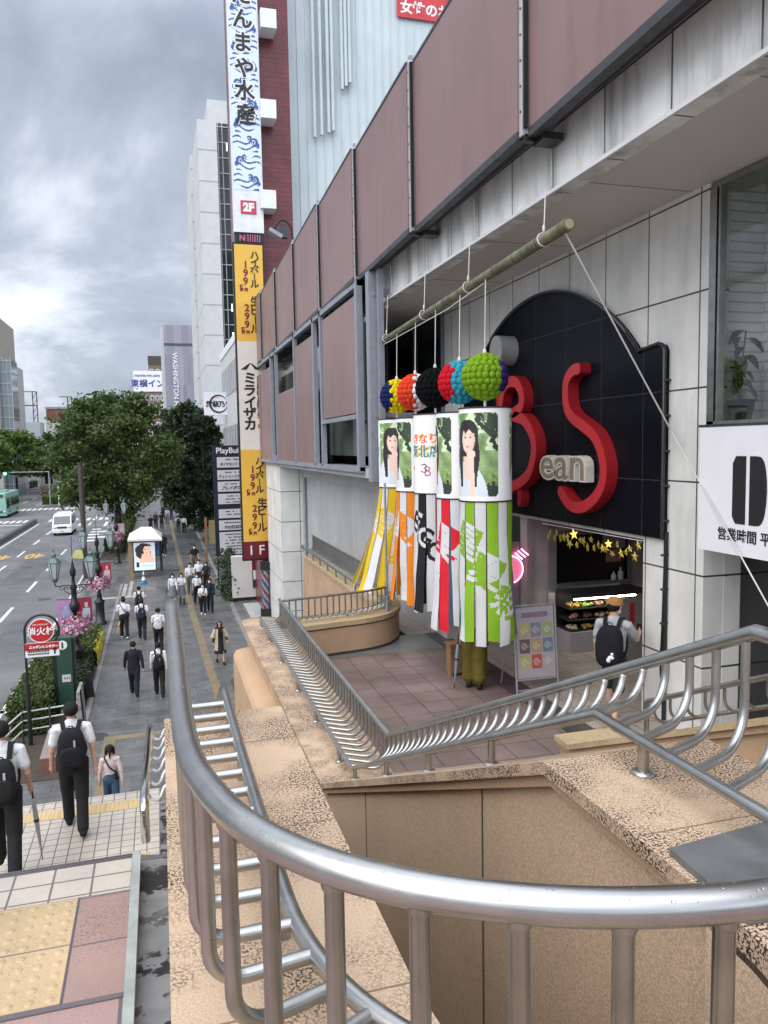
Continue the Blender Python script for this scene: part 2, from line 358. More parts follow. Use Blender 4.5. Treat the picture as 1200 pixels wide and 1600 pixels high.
# road markings
WL = M('white road paint', (.60, .60, .58), .6, 0, .12, 3); YL = M('orange road paint', (.62, .33, .06), .6, 0, .15, 3)
mb = MB(); z0, z1 = -.12, -.115
for k in range(9):
    y = 31+k*8.1; mb.box((-7.55, y, z0), (-7.38, y+3.6, z1))
for k in range(7):
    y = 31+k*8.1; mb.box((-10.65, y, z0), (-10.5, y+3.6, z1))
for k in range(30): mb.box((-24.6+k*.68, 94.4, z0), (-24.25+k*.68, 97.4, z1)) if not -14 < -24.6+k*.68 < -13 else None
for k in range(28): mb.box((-24.6+k*.70, 114, z0), (-24.25+k*.70, 117.2, z1))
mb.box((-13.0, 30, z0), (-12.85, 92, z1)); mb.box((-24, 91.2, z0), (-13.9, 91.7, z1)); mb.box((-4.95, 24, z0), (-4.85, 60, z1))
mb.box((-4.95, 25.2, z0), (-4.5, 25.5, z1)); mb.box((-4.95, 47, z0), (-4.4, 47.4, z1))
for k, w in enumerate((1.2, 1.7, 1.0, 1.7, .8)): mb.box((-6.7, 72+k*2.6, z0), (-6.7+w, 73.1+k*2.6, z1))
for k in range(3): mb.box((-20.6, 122+k*9, z0), (-20.45, 127+k*9, z1)); mb.box((-17.5, 124+k*9, z0), (-17.35, 129+k*9, z1))
mb.box((-8.6, 88, z0), (-8.3, 92, z1)); mb.box((-5.9, 86, z0), (-5.6, 91, z1))
struct('road_marking', mb, WL)
for x in (-9.35, -11.75): struct('speed_marking', MB().geo(text('40', 3.6, .003, .05, .38), frame((x, 63.5, -.117), (-1, 0, 0), (0, -1, 0))), YL)
mb = MB(); mb.prism([(-13.75, 40), (-13.35, 40), (-13.35, 93.5), (-13.55, 94.5), (-13.75, 93.5)], 'Z', -.13, .32); struct('median_kerb', mb, M('dark wet median kerb', (.05, .05, .052), .5))
mb = MB(); mb.prism([(-17.4, 120.5), (-16, 119), (-13.9, 120.5), (-13.5, 260), (-17.4, 260)], 'Z', -.13, .15); struct('median_island', mb, M('island kerb concrete', (.2, .2, .19), .8))
mb = MB(); mb.box((-60, -20, -.14), (-26, 94, 0)); mb.box((-60, 117, -.14), (-26, 400, 0)); struct('far_pavement', mb, M('far pavement', (.17, .17, .165), .8))

# ------------------------------------------------------------------ deck and its stair to the pavement
DZ = 6.1
TILEW = MT('cream stair tiles', (.46, .405, .34), (.43, .38, .32), (.14, .11, .115), .149, .118, .0045, loc=(.02, .03, 0), rough=.45, wet=.2, bump=.35, var=.16, speck=.35)
TILEP = MT('pink granite tiles', (.285, .182, .155), (.255, .165, .142), (.10, .085, .09), .298, .296, .0045, loc=(.355, -.05, 0), rough=.4, var=.16, speck=.75)
TILEP2 = MT('pink granite floor tiles', (.335, .215, .195), (.30, .195, .18), (.105, .09, .095), .46, .30, .006, loc=(.18, .18, 0), rough=.4, var=.16, speck=.75)
YTILE = MT('yellow tactile tiles', (.43, .315, .18), (.41, .30, .17), (.16, .12, .10), .30, .30, .004, loc=(.355, -.03, 0), rough=.5, var=.2, speck=.45)
mb = MB(); mb.box((-3.5, -4, 5.7), (-.15, 3.30, DZ)); mb.box((-.15, -4, 5.7), (6, .45, DZ)); mb.box((2.1, .45, 5.7), (6, 2.38, DZ)); struct('deck_floor', mb, TILEP2)
mb = MB(); mb.box((-.355, 2.43, DZ), (-.172, 3.02, DZ+.004)); struct('deck_tiles', mb, TILEP)
mb = MB(); mb.box((-3.5, 3.022, DZ), (-.172, 3.26, DZ+.004)); struct('landing_tiles', mb, TILEW)
mb = MB()
for k in range(3): mb.box((-3.5, 3.262+.014*k, DZ), (-.172, 3.270+.014*k, DZ+.005))
mb.box((-3.5, 2.408, DZ), (-.172, 2.428, DZ+.005)); mb.box((-.361, 2.43, DZ), (-.356, 3.02, DZ+.005)); struct('floor_joint', mb, M('dark mortar', (.10, .085, .095), .8))
mb = MB(); mb.box((-3.5, 2.43, DZ), (-.361, 3.02, DZ+.004))
for i in range(24):
    for j in range(10):
        x, y = -.391-.06*i-.0006, 2.462+.0588*j
        if x > -1.7: mb.lathe([(.016, 0), (.011, .0036), (.0001, .004)], 10, c=(x, y, DZ+.004))
struct('tactile_tiles', mb, YTILE)

mb = MB(); mb.prism([(-3, DZ-.05), (3.32, DZ-.05), (9.6, 2.80), (11.1, 2.80), (16.2, .02), (16.2, -.1), (-3, -.1)], 'X', -.171, -.022); struct('gutter', mb, MSPRAY('dirty gutter', (.19, .195, .20), (.018, .018, .02), .97, sc=7, patch=(.28, .5), bump=.2))
mb = MB(); mb.box((-.171, -2, DZ-.02), (-.138, 3.30, DZ+.012)); struct('drain_edge', mb, M('grey green drain edging', (.27, .30, .285), .6, 0, .2, 8))
prof = [(3.30, DZ)]; y, z = 3.30, DZ
for k in range(19): z -= 3.3/19; prof.append((y, z)); y += 6.27/19 if k < 18 else 0; prof.append((y, z)) if k < 18 else None
y0L = y; prof.append((11.55, z)); y = 11.55
for k in range(16): z -= 2.8/16; prof.append((y, z)); y += .30; prof.append((y, z)) if k < 15 else None
prof += [(y, -.1), (3.30, -.1)]
mb = MB(); mb.prism(prof, 'X', -3.5, -.172); struct('stairs', mb, MT('cream step tiles', (.46, .405, .345), (.42, .375, .315), (.12, .10, .10), .158, .158, .007, loc=(.02, .03, 0), rough=.45, wet=.12, bump=.35, var=.12))
mb = MB(); mb.box((-3.5, 10.98, 2.8), (-.30, 11.28, 2.804)); mb.box((-3.5, y0L+.14, 2.8), (-.30, y0L+.44, 2.804)); struct('tactile_band', mb, MT('small yellow tactile tiles', (.50, .36, .17), (.47, .33, .15), (.2, .16, .1), .30, .30, .004, loc=(0, .12, 0), var=.14))
mb = MB()
for bx in range(11):
    for by in range(5):
        for yy in (11.01, y0L+.17):
            for q in range(5) if bx < 7 else ():
                mb.lathe([(.017, 0), (.011, .005)], 6, c=(-.33-.3*bx-.055*by, yy+.055*q, 2.804))
struct('tactile_bumps', mb, YTILE)

# parapet between that stair and the light well, carried round the end of the well and down the second stair
pw = thing('stair_parapet', 'beige sprayed parapet with black algae specks under the big near handrail', 'wall', (.2, 2, 0))
ZC = 6.6
inner = [(.503, 3.5), (.503, 1.52), (.52, 1.38), (.57, 1.26), (.66, 1.155), (.80, 1.09), (.96, 1.075), (1.12, 1.10), (1.24, 1.18), (1.31, 1.29), (1.34, 1.45), (1.35, 1.62)]
outer = [(-.022, 3.5), (-.022, 1.42), (.0, 1.18), (.07, .97), (.2, .78), (.38, .66), (.62, .59), (.9, .56), (2.1, .56)]
capo = outer + [(2.1, 1.62)] + inner[::-1]
mb = MB(); mb.prism(capo, 'Z', ZC-.07, ZC)
mb.build('coping', CAPS, pw)
mb = MB()
for a, b in zip(inner[:-1], inner[1:]):
    mb.add([(a[0]-.02, a[1]-.01, ZC-.07), (b[0]-.02, b[1]-.01, ZC-.07), (b[0]-.02, b[1]-.01, -.1), (a[0]-.02, a[1]-.01, -.1)], [(0, 1, 2, 3)], 0, True)
for a, b in zip(outer[:-1], outer[1:]):
    mb.add([(a[0]+.012, a[1]+.012, ZC-.07), (b[0]+.012, b[1]+.012, ZC-.07), (b[0]+.012, b[1]+.012, DZ-.1), (a[0]+.012, a[1]+.012, DZ-.1)], [(0, 1, 2, 3)], 0, True)
mb.build('body', BRWN, pw)
sl_prof = [(3.5, ZC), (9.5, 3.42), (11.1, 3.42), (16.1, .72), (16.6, .72)]
mb = MB(); mb.prism([(a, b) for a, b in sl_prof]+[(a, b-.07) for a, b in sl_prof[::-1]], 'X', -.02, .50); mb.build('sloping_coping', CAPS, pw)
mb = MB(); mb.prism([(a, b-.07) for a, b in sl_prof]+[(16.55, -.1), (3.5, -.1)], 'X', -.008, .48); mb.build('stringer', CAPY, pw)
for y in (1.55, 2.35, 3.1): MB().box((.0, y, ZC), (.503, y+.005, ZC+.001)).build('joint', M('coping joint', (.20, .135, .095), .9), pw)
MB().box((1.36, 1.95, ZC), (2.08, 1.955, ZC+.001)).build('joint', M('coping joint', (.20, .135, .095), .9), pw)

# second stair (deck down to the shop terrace) with its wall, terrace floor
PZ = 4.0
lw = thing('terrace_wall', 'tan wall with stepped coping carrying the long terrace railing', 'wall', (1.7, 8, 0))
cp = [(1.62, ZC), (2.54, ZC), (6.95, 4.62), (14.1, 4.62)]
dn = lambda d: [(a, b-d) for a, b in cp]
mb = MB(); mb.prism(dn(0)+dn(.05)[::-1], 'X', 1.35, 2.08); mb.build('coping', [CAPS], lw)
mb = MB(); mb.prism(dn(.05)+dn(.10)[::-1], 'X', 1.38, 2.07); mb.build('moulding', [TANW], lw)
mb = MB(); mb.prism(dn(.10)[:2]+[(6.95, 4.52), (7.4, 4.52), (7.4, -.1), (1.62, -.1)], 'X', 1.42, 2.05); mb.build('body', BRWN, lw)
mb = MB(); mb.prism([(7.4, 4.52), (14.0, 4.52), (14.0, -.1), (7.4, -.1)], 'X', 1.45, 2.05); mb.build('far_body', TANW, lw)
mb = MB(); led = []
mb.prism([(1.16, -.1), (1.16, 4.06), (1.20, 4.13), (1.45, 4.20), (1.45, -.1)], 'Y', 8.2, 13.9); mb.lathe([(.29, -.1), (.29, 4.06), (.25, 4.13), (.0, 4.20)], 20, c=(1.45, 13.9, 0)); mb.build('ledge', TANW, lw)
mb = MB(); mb.lathe([(.33, 4.52), (.365, 4.57), (.365, 4.615), (0.0, 4.618)], 24, c=(1.715, 14.1, 0)); mb.lathe([(.30, -.1), (.30, 4.52)], 24, c=(1.75, 14.0, 0)); mb.build('rounded_end', CAPY, lw)
mb = MB(); mb.box((1.416, 3.27, 2.2), (1.421, 3.282, 6.16)); mb.box((1.416, 5.5, 2.2), (1.421, 5.508, 5.17)); mb.build('joint', M('wall joint', (.09, .065, .045), .9), lw)
TERP = MT('terrace pink tiles', (.185, .135, .12), (.160, .118, .108), (.075, .06, .055), .46, .46, .010, rough=.5, var=.22, wet=.15, loc=(.1, .05, 0))
TERL = MT('terrace buff tiles', (.36, .315, .27), (.33, .29, .25), (.15, .13, .11), .40, .40, .009, rough=.5, var=.14, wet=.1)
mb = MB(); mb.box((2.05, 6.95, 3.4), (5.02, 13.35, PZ)); struct('terrace_floor', mb, TERP)
mb = MB(); mb.box((5.42, 4, 3.4), (12, 16.9, PZ)); mb.box((4.66, 14.5, 3.4), (5.42, 24.2, PZ-.003)); struct('shop_floor', mb, TERL)
mb = MB(); mb.box((5.02, 4, 3.4), (5.42, 14.5, PZ+.004)); struct('drain_band', mb, M('dark stone band', (.045, .042, .042), .35, 0, .3, 3))
mb = MB(); mb.box((2.04, 13.35, 3.4), (5.02, 14.5, PZ+.002)); struct('gutter_band', mb, M('grey wet band', (.13, .135, .135), .35, 0, .25, 2))
prof = [(2.38, DZ)]; y, z = 2.38, DZ
for k in range(12): z -= 2.1/12; prof.append((y, z)); y += .38 if k < 11 else 0; prof.append((y, z)) if k < 11 else None
prof += [(7.0, PZ), (7.0, 0), (2.38, 0)]
mb = MB(); mb.prism(prof, 'X', 2.04, 4.2); struct('terrace_stairs', mb, TERL)
mb = MB()
ow = thing('stair_side_wall', 'tan wall on the shop side of the stair down to the terrace', 'wall', (4.45, 4, 0))
op = [(2.0, 6.75), (2.33, 6.75), (7.2, 4.55), (7.5, 4.55)]
mb.prism([(a, b-.12) for a, b in op]+[(7.5, 3.6), (2.0, 3.6)], 'X', 4.2, 4.72); mb.build('body', TANW, ow)
mb = MB(); mb.prism(op+[(a, b-.06) for a, b in op[::-1]], 'X', 4.12, 4.80); mb.build('coping', CAPY, ow)
mb = MB(); mb.prism([(a, b-.06) for a, b in op]+[(a, b-.12) for a, b in op[::-1]], 'X', 4.16, 4.76); mb.build('moulding', TANW, ow)
# curved parapet round the lower stairwell
cw = thing('curved_parapet', 'tan curved parapet with a yellowed coping closing the stairwell', 'wall', (3.6, 13.9, 0))
arc = curve3([(1.9, 13.32, 0), (2.5, 13.42, 0), (3.05, 13.53, 0), (3.69, 13.66, 0), (4.19, 13.98, 0), (4.52, 14.55, 0), (4.66, 15.3, 0), (4.68, 16.5, 0)], 5)
def offs(path, d):
    out = []
    for i, p in enumerate(path):
        t = (path[min(len(path)-1, i+1)]-path[max(0, i-1)]).normalized(); out.append(p + Vector((-t.y, t.x, 0))*d)
    return out
def ribbon_wall(name, mat, path, o0, o1, za, zb, parent):
    a, b = offs(path, o0), offs(path, o1); mb = MB(); n = len(path)
    vs = [(p.x, p.y, za) for p in a]+[(p.x, p.y, zb) for p in a]+[(p.x, p.y, zb) for p in b]+[(p.x, p.y, za) for p in b]
    fs = []
    for i in range(n-1):
        for q in range(4): w = (q+1) % 4; fs.append((q*n+i, q*n+i+1, w*n+i+1, w*n+i))
    fs += [(0, n, 2*n, 3*n), (n-1, 2*n-1, 3*n-1, 4*n-1)]
    mb.add(vs, fs, 0, False); return mb.build(name, mat, parent)
ribbon_wall('body', TANW, arc, 0, .5, 2.0, 4.50, cw); ribbon_wall('groove', M('dark groove', (.03, .025, .02), .9), arc, .012, .49, 4.50, 4.53, cw)
ribbon_wall('coping', CAPY, arc, -.03, .55, 4.53, 4.62, cw); ribbon_wall('skirting', M('dark skirting', (.04, .038, .035), .6), arc, -.012, .02, 4.0, 4.05, cw)  # skirting is a thin plain dark band round the parapet foot
fwl = thing('stairwell_wall', 'tan straight parapet wall rising beyond the curved parapet to the pillar', 'wall', (4.6, 20, 0))
mb = MB(); mb.box((4.38, 16.5, -.1), (4.72, 24.2, 4.28)); mb.prism([(24.2, -.1), (24.2, 4.28), (24.4, 4.2), (24.45, 4.0), (24.6, 3.8), (24.6, -.1)], 'X', 4.38, 4.72); mb.build('body', TANW, fwl)
mb = MB(); mb.box((4.34, 16.5, 4.28), (4.76, 24.3, 4.36)); mb.build('coping', CAPY, fwl)
mb = MB(); mb.prism([(14.2, 1.2), (26, 0.02), (26, -.12), (14.2, -.12)], 'X', 2.05, 4.38); struct('stairwell_floor', mb, M('dark stairwell steps', (.06, .06, .06), .7))

# ------------------------------------------------------------------ railings
def jbar(T, Q, n=6, rad=.07):
    """a bar that drops from the top rail T, bends, and runs out level to the lower rail Q"""
    T, Q = Vector(T), Vector(Q); B = Vector((T.x, T.y, Q.z)); h = (Q-B); d = h.normalized(); rad = min(rad, h.length*.8)
    pts = [T]
    for k in range(n+1):
        a = PI/2*k/n; pts.append(B + Vector((0, 0, rad)) + d*rad - d*rad*math.cos(a) - Vector((0, 0, rad))*math.sin(a))
    pts.append(Q); return pts
def lerp_path(path, s):
    P = [Vector(p) for p in path]; L_ = [0]
    for a, b in zip(P[:-1], P[1:]): L_.append(L_[-1]+(b-a).length)
    t = max(0, min(1, s))*L_[-1]
    for i in range(len(P)-1):
        if t <= L_[i+1]+1e-9: return P[i].lerp(P[i+1], (t-L_[i])/max(1e-9, L_[i+1]-L_[i]))
    return P[-1]
def plen(path): return sum((Vector(b)-Vector(a)).length for a, b in zip(path[:-1], path[1:]))
def railing(label, top, low, nb, rt, rl, rb, mat, posts=(), skip=0, rad=.07, cat='railing', loc=None, seg=10, group=None):
    root = thing('handrail_fence', label, cat, loc or tuple(top[0]), 0, group)
    MB().tube(top, rt, 16).build('top_rail', mat, root); MB().tube(low, rl, 14).build('lower_rail', mat, root)
    for k in range(nb):
        s = (k+.5)/nb
        mb = MB().tube(jbar(lerp_path(top, s), lerp_path(low, s), 6, rad), rb, seg); mb.build('bar', mat, root)
    for p, zt in posts:
        mb = MB().tube([p, (p[0], p[1], zt)], rl*.95, 12); mb.lathe([(rl*1.9, 0), (rl*1.9, .012), (rl*1.2, .016)], 16, c=p); mb.build('post', mat, root)
    return root
# big near rail
ctop = [(.03, 3.30, 7.15), (.03, 2.4, 7.15), (.03, 1.91, 7.15), (.04, 1.64, 7.15), (.065, 1.48, 7.15), (.115, 1.31, 7.15), (.195, 1.17, 7.15), (.29, 1.065, 7.15), (.40, .985, 7.15), (.54, .915, 7.15), (.69, .87, 7.15), (.83, .85, 7.15), (1.0, .85, 7.15), (1.4, .88, 7.15), (1.9, .92, 7.15)]
ctop = curve3(ctop, 5)
clow = curve3([(.24, 3.45, 6.72), (.24, 2.8, 6.72), (.245, 2.25, 6.72), (.25, 1.9, 6.72), (.26, 1.66, 6.72), (.30, 1.47, 6.72), (.37, 1.31, 6.72), (.47, 1.18, 6.72), (.60, 1.09, 6.72), (.75, 1.045, 6.72), (.90, 1.03, 6.72), (1.05, 1.03, 6.72), (1.4, 1.05, 6.72), (1.9, 1.08, 6.72)], 5)
nr = thing('handrail_fence', 'thick wet steel handrail curving across the foreground of the deck', 'railing', (.2, 1.5, 6.75))
slp = [(.03, 9.5, 3.85), (.03, 3.62, 6.98), (.03, 3.42, 7.10)]
MB().tube(slp+ctop, .0275, 22).build('top_rail', STEEL, nr)
MB().tube([(.24, 9.5, 3.5), (.24, 3.62, 6.63)]+clow, .021, 18).build('lower_rail', STEEL, nr)
Lt, Ll = plen(ctop), plen(clow)
tt = [.05+.145*k for k in range(26)]
for s in tt:
    T_ = lerp_path(ctop, s/Lt)
    best = min(clow, key=lambda q: (q.x-T_.x)**2+(q.y-T_.y)**2)
    Q_ = best.copy() if s > 1.62 else Vector((.245, T_.y+.004, 6.72))
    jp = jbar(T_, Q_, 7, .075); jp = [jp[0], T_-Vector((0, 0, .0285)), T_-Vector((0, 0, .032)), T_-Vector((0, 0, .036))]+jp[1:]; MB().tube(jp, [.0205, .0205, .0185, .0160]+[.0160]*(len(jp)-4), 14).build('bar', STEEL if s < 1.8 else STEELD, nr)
for p in ((.245, 2.75), (.25, 1.8), (.83, 1.035)):
    MB().tube([(p[0], p[1], ZC), (p[0], p[1], 6.72)], .016, 12).build('post', STEEL, nr)
MWATER, _t, _b = mbase('rain water drops'); _b.inputs['Transmission Weight'].default_value = 1; _b.inputs['IOR'].default_value = 1.33; _b.inputs['Roughness'].default_value = .0; _b.inputs['Base Color'].default_value = (1, 1, 1, 1)
mb = MB(); rr = random.Random(3)                         # rain drops on the wet rail
for k in range(420):
    p = lerp_path(ctop, rr.random()**1.0); q = lerp_path(ctop, min(1, rr.random())); a = rr.uniform(-1.25, 1.25)
    i = min(range(len(ctop)-1), key=lambda j: (ctop[j]-p).length); d = (ctop[i+1]-ctop[i]).normalized(); sd_ = d.cross(Vector((0, 0, 1))).normalized()
    n_ = Vector((0, 0, 1))*math.cos(a)+sd_*math.sin(a); c_ = p+n_*.0272; s_ = rr.uniform(.0010, .0027)
    mb.ell(c_, (s_, s_, s_*.8), 7, 5)
o = mb.build('raindrops', MWATER, nr); o['kind'] = 'stuff'
# second stair: sloping run, level run on the terrace wall, curved run, far run
RS = M('weathered stainless steel', (.40, .40, .385), .32, .95, .14, 7)
tp = [(1.95, -.4, 7.14), (1.95, 2.14, 7.14), (1.95, 6.66, 5.13)]; lo = [(1.64, 1.0, 6.72), (1.64, 2.63, 6.72), (1.64, 6.88, 4.76)]
root = thing('handrail_fence', 'steel railing with curled bars sloping up along the stair from the terrace', 'railing', (1.7, 4, 5))
MB().tube(tp, .0275, 16).build('top_rail', RS, root); MB().tube(lo, .0215, 14).build('lower_rail', RS, root)
for k in range(32):
    y = 2.04+k*.147; f = max(0, (y-2.14)/4.52); ztop = 7.14-f*2.01
    ylo = y-.13; zl = 6.72 if ylo < 2.63 else 6.72-(ylo-2.63)/4.25*1.96
    MB().tube(jbar((1.95, y, ztop), (1.65, ylo, zl), 6, .15), .0165, 10).build('bar', RS, root)
for k in range(4):
    y = 1.65-k*.34; MB().tube(jbar((1.95, y, 7.14), (1.65, y-.13, 6.72), 6, .14), .0165, 10).build('bar', RS, root)
for y in (2.33, 3.66, 4.67, 5.68, 6.75):
    zc = ZC if y < 2.54 else ZC-(y-2.54)/4.41*1.98; zl = 6.72 if y < 2.63 else 6.72-(y-2.63)/4.25*1.96
    mb = MB().tube([(1.64, y, zc), (1.64, y, zl)], .021, 12); mb.lathe([(.042, 0), (.042, .01), (.026, .014)], 16, c=(1.64, y, zc)); mb.build('post', RS, root)
railing('long steel railing with dense curled bars level along the terrace edge', [(1.95, 6.66, 5.13), (1.95, 13.4, 5.13)], [(1.64, 6.88, 4.76), (1.64, 13.75, 4.76)], 46, .0275, .0215, .0150, RS,
        [((1.64, y, 4.62), 4.76) for y in (7.4, 8.6, 9.8, 11.2, 12.5, 13.6)], rad=.16)
ct = curve3([(1.95, 13.4, 5.10), (2.5, 13.5, 5.10), (3.1, 13.62, 5.10), (3.69, 13.78, 5.10), (4.15, 14.1, 5.10), (4.45, 14.62, 5.10), (4.58, 15.3, 5.08)], 5)
cl = [p+Vector((0, 0, -.40)) for p in offs(ct, .26)]
railing('curved steel railing with twisted foot bars round the stairwell', ct, cl, 30, .024, .02, .014, RS, [((cl[i].x, cl[i].y, 4.62), 4.7) for i in (4, 12, 20, 27)], rad=.09)
railing('far steel railing on the straight stairwell wall by the pillar', [(4.62, 16.0, 5.0), (4.62, 24.1, 5.0)], [(4.38, 16.0, 4.56), (4.38, 24.5, 4.56)], 62, .024, .02, .013, M('old steel with painted shade', (.2, .2, .19), .4, .8, .1), [((4.40, 16.6+1.05*k, 4.36), 4.56) for k in range(8)], rad=.1, seg=6)  # darker steel: shade is put into the colour of this far run
rr_ = railing('short steel railing with outward curled bars beside the white pilaster', [(4.22, 5.95, 5.42), (4.22, 1.5, 7.42)], [(4.48, 5.95, 5.20), (4.48, 1.5, 7.20)], 20, .023, .019, .013, STEELD, [((4.48, y, 5.12-(y-5.5)*.452+.06), 5.2+(5.95-y)*.449) for y in (5.0, 3.9, 2.9)], rad=.12)
MB().tube([(4.22, 5.95, 5.42), (4.22, 5.95, 5.1)], .023, 12).build('end_post', STEELD, rr_)
# polished stair handrail on curled brackets
hr = thing('stair_handrail', 'polished handrail on curled white brackets fixed to the stair parapet', 'railing', (-.2, 6, 4.9))
MB().tube(curve3([(-.20, 5.68, 4.96), (-.20, 5.66, 5.12), (-.20, 5.72, 5.23), (-.20, 6.2, 5.19), (-.20, 7.4, 4.98), (-.20, 8.6, 4.78), (-.2, 9.4, 4.35)], 6), .034, 14).build('rail', CHROME, hr)
for k in range(6):
    y = 6.0+k*.5; z = 5.19-(y-6.2)*.176
    MB().tube(curve3([(-.20, y, z-.02), (-.16, y+.05, z-.12), (-.10, y-.03, z-.1), (-.05, y+.02, z-.02), (-.005, y, z-.06)], 4), .013, 8).build('bracket', M('white coated bracket', (.6, .6, .58), .3, .3), hr)
# steel plate and framed hatch
o = MB().prism([(1.355, 1.49), (1.38, 1.83), (2.0, 1.90), (2.0, 1.42)], 'Z', ZC+.002, ZC+.022).build('cover_plate', M('grey cover plate', (.17, .175, .18), .35, .4, .25, 6)); tag(o, 'flat grey metal plate screwed down on the near coping', 'plate')
mb = MB().lathe([(.011, 0), (.008, .006), (0, .007)], 10, c=(1.60, 1.64, ZC+.022)); mb.build('screw', STEEL, o)
ht = thing('service_hatch', 'steel framed glazed hatch on the tan stair side wall', 'hatch', (4.1, 4.1, 5))
F = frame((4.10, 4.15, 4.93), (0, -1, -.0), (.35, 0, .94))
MB().box((-.5, -.30, 0), (.9, .30, .05), 0, F).build('frame', STEELD, ht); MB().box((-.40, -.22, .05), (.8, .22, .058), 0, F).build('pane', M('pale hatch glass', (.32, .36, .37), .12), ht)

# ------------------------------------------------------------------ department store
CLAD = MT('white stone cladding', (.76, .755, .725), (.71, .705, .68), (.045, .045, .045), 1.04, 1.17, .012, ax='YZ', loc=(.19, -.26, 0), rough=.42, bump=.25, var=.10, stain=.28)
CLADF = MT('white cladding of the pillar', (.74, .735, .71), (.69, .685, .66), (.05, .05, .05), 1.35, 1.17, .014, ax='XZ', loc=(.2, -.26, 0), rough=.42, bump=.2, var=.08, stain=.15)
FASC = MT('stained fascia panels', (.80, .80, .77), (.75, .75, .73), (.05, .05, .05), 1.13, 3.0, .014, ax='YZ', loc=(.35, .4, 0), rough=.35, bump=.2, var=.12, stain=.9)
SOFF = M('cream painted soffit', (.60, .57, .53), .7, 0, .06, .8)
CONC = M('grey rendered wall', (.40, .405, .405), .75, 0, .12, .8, stain=.2)
MAUVE = M('mauve mesh screen', (.235, .150, .145), .42, 0, .08, .5, spec=.3, stain=.22)
DGLASS = MGLASS('dark window glass', (.018, .025, .028))
st = thing('department_store', 'white clad store building with mauve mesh screens over its facade', 'building', (6.45, 12, PZ))
mb = MB(); mb.box((6.45, 7.98, 3.6), (6.75, 9.22, 10.86)); mb.box((6.45, 9.22, 6.44), (6.75, 16.9, 10.86)); mb.box((6.45, 9.22-.0, 3.6), (6.449, 9.22, 3.7))
mb.build('front_wall', CLAD, st)
mb = MB(); mb.box((6.75, 7.975, 3.6), (7.05, 8.2, 6.5)); mb.build('door_recess', CLADF, st)
mb = MB(); mb.box((7.0, 2.0, 4.0), (7.06, 7.97, 6.5)); mb.build('dark_door', MGLASS('dark door glass', (.012, .012, .014)), st)
mb = MB(); mb.box((6.47, 2, 10.78), (6.9, 7.98, 10.85)); mb.box((6.45, 7.86, 7.96), (6.6, 7.98, 10.78)); mb.box((6.45, 2, 7.94), (6.7, 7.98, 8.03)); mb.box((6.46, 7.80, 8.03), (6.53, 7.835, 10.78)); wfr = mb.build('window_frame', STEELD, st)
mb = MB().add([(6.5, 2, 8.03), (6.5, 7.80, 8.03), (6.5, 7.80, 10.78), (6.5, 2, 10.78)], [(0, 3, 2, 1)]); mb.build('window_pane', MCLEAR('clear shop window', .97), st)
mb = MB(); mb.box((7.25, 0, 7.9), (7.35, 8.1, 11)); mb.box((6.75, 7.98, 7.9), (8.4, 8.1, 11)); mb.build('inner_wall', MT('white brick interior', (.84, .85, .82), (.80, .81, .78), (.50, .51, .50), .30, .12, .012, ax='YZ', off=.5, rough=.6, bump=.5), st)
mb = MB(); mb.box((6.5, 2, 7.7), (8.4, 8.1, 7.94)); mb.build('window_ledge', SOFF, st)
mb = MB(); mb.box((4.75, -6, 10.85), (5.0, 16.3, 11.62)); mb.build('fascia', FASC, st)
mb = MB(); mb.box((4.715, -6, 10.83), (4.75, 16.3, 10.875)); mb.build('drip_edge', WHITEP, st)
mb = MB(); mb.box((5.0, -6, 10.86), (7.0, 33, 11.1)); mb.build('soffit', SOFF, st)
mb = MB()
for y in (-2.5, .2, 2.9, 5.6, 8.3, 11, 13.7): mb.box((5.0, y, 10.855), (6.45, y+.012, 10.862))
mb.build('soffit_seam', M('soffit seam', (.25, .24, .22), .8), st)
mb = MB(); mb.box((4.80, -6, 11.62), (20, 33.5, 14.1)); mb.build('upper_wall', M('upper wall with painted shade', (.16, .16, .16), .7), st)  # dark grey carries the shade behind the screens in its colour
mb = MB(); mb.box((5.3, 13.9, 3.6), (6.6, 29.6, 7.2)); mb.build('low_wall', CONC, st)
mb = MB(); mb.box((5.20, 13.85, 6.70), (6.6, 29.6, 7.22)); mb.build('wall_band', M('pale wall band', (.42, .42, .41), .7, stain=.2), st)
mb = MB(); mb.box((6.46, 16.9, 7.55), (6.6, 33, 10.86)); mb.build('dark_window', DGLASS, st)
for y in (16.95, 19.0, 21.5, 24, 26.5, 29): MB().box((6.40, y, 7.56), (6.47, y+.07, 10.86)).build('mullion', GREYM, st)
mb = MB(); mb.box((4.46, 29.5, -.1), (6.6, 33.3, 7.5)); mb.build('pillar', CLADF, st)
mb = MB(); mb.box((4.45, 29.52, -.1), (4.458, 33.3, 7.5)); mb.build('pillar_side', CLAD, st)
mb = MB(); mb.tube([(5.22, 28.5, 0), (5.22, 28.5, 7.3)], .06, 10); mb.build('rain_pipe', GREYM, st)
mb = MB(); mb.box((5.2, 29.4, 3.9), (6.6, 40, 4.02)); mb.box((7.0, 16, 3), (20, 33.3, 11.6)); mb.build('core', M('store core', (.2, .2, .2), .8), st)
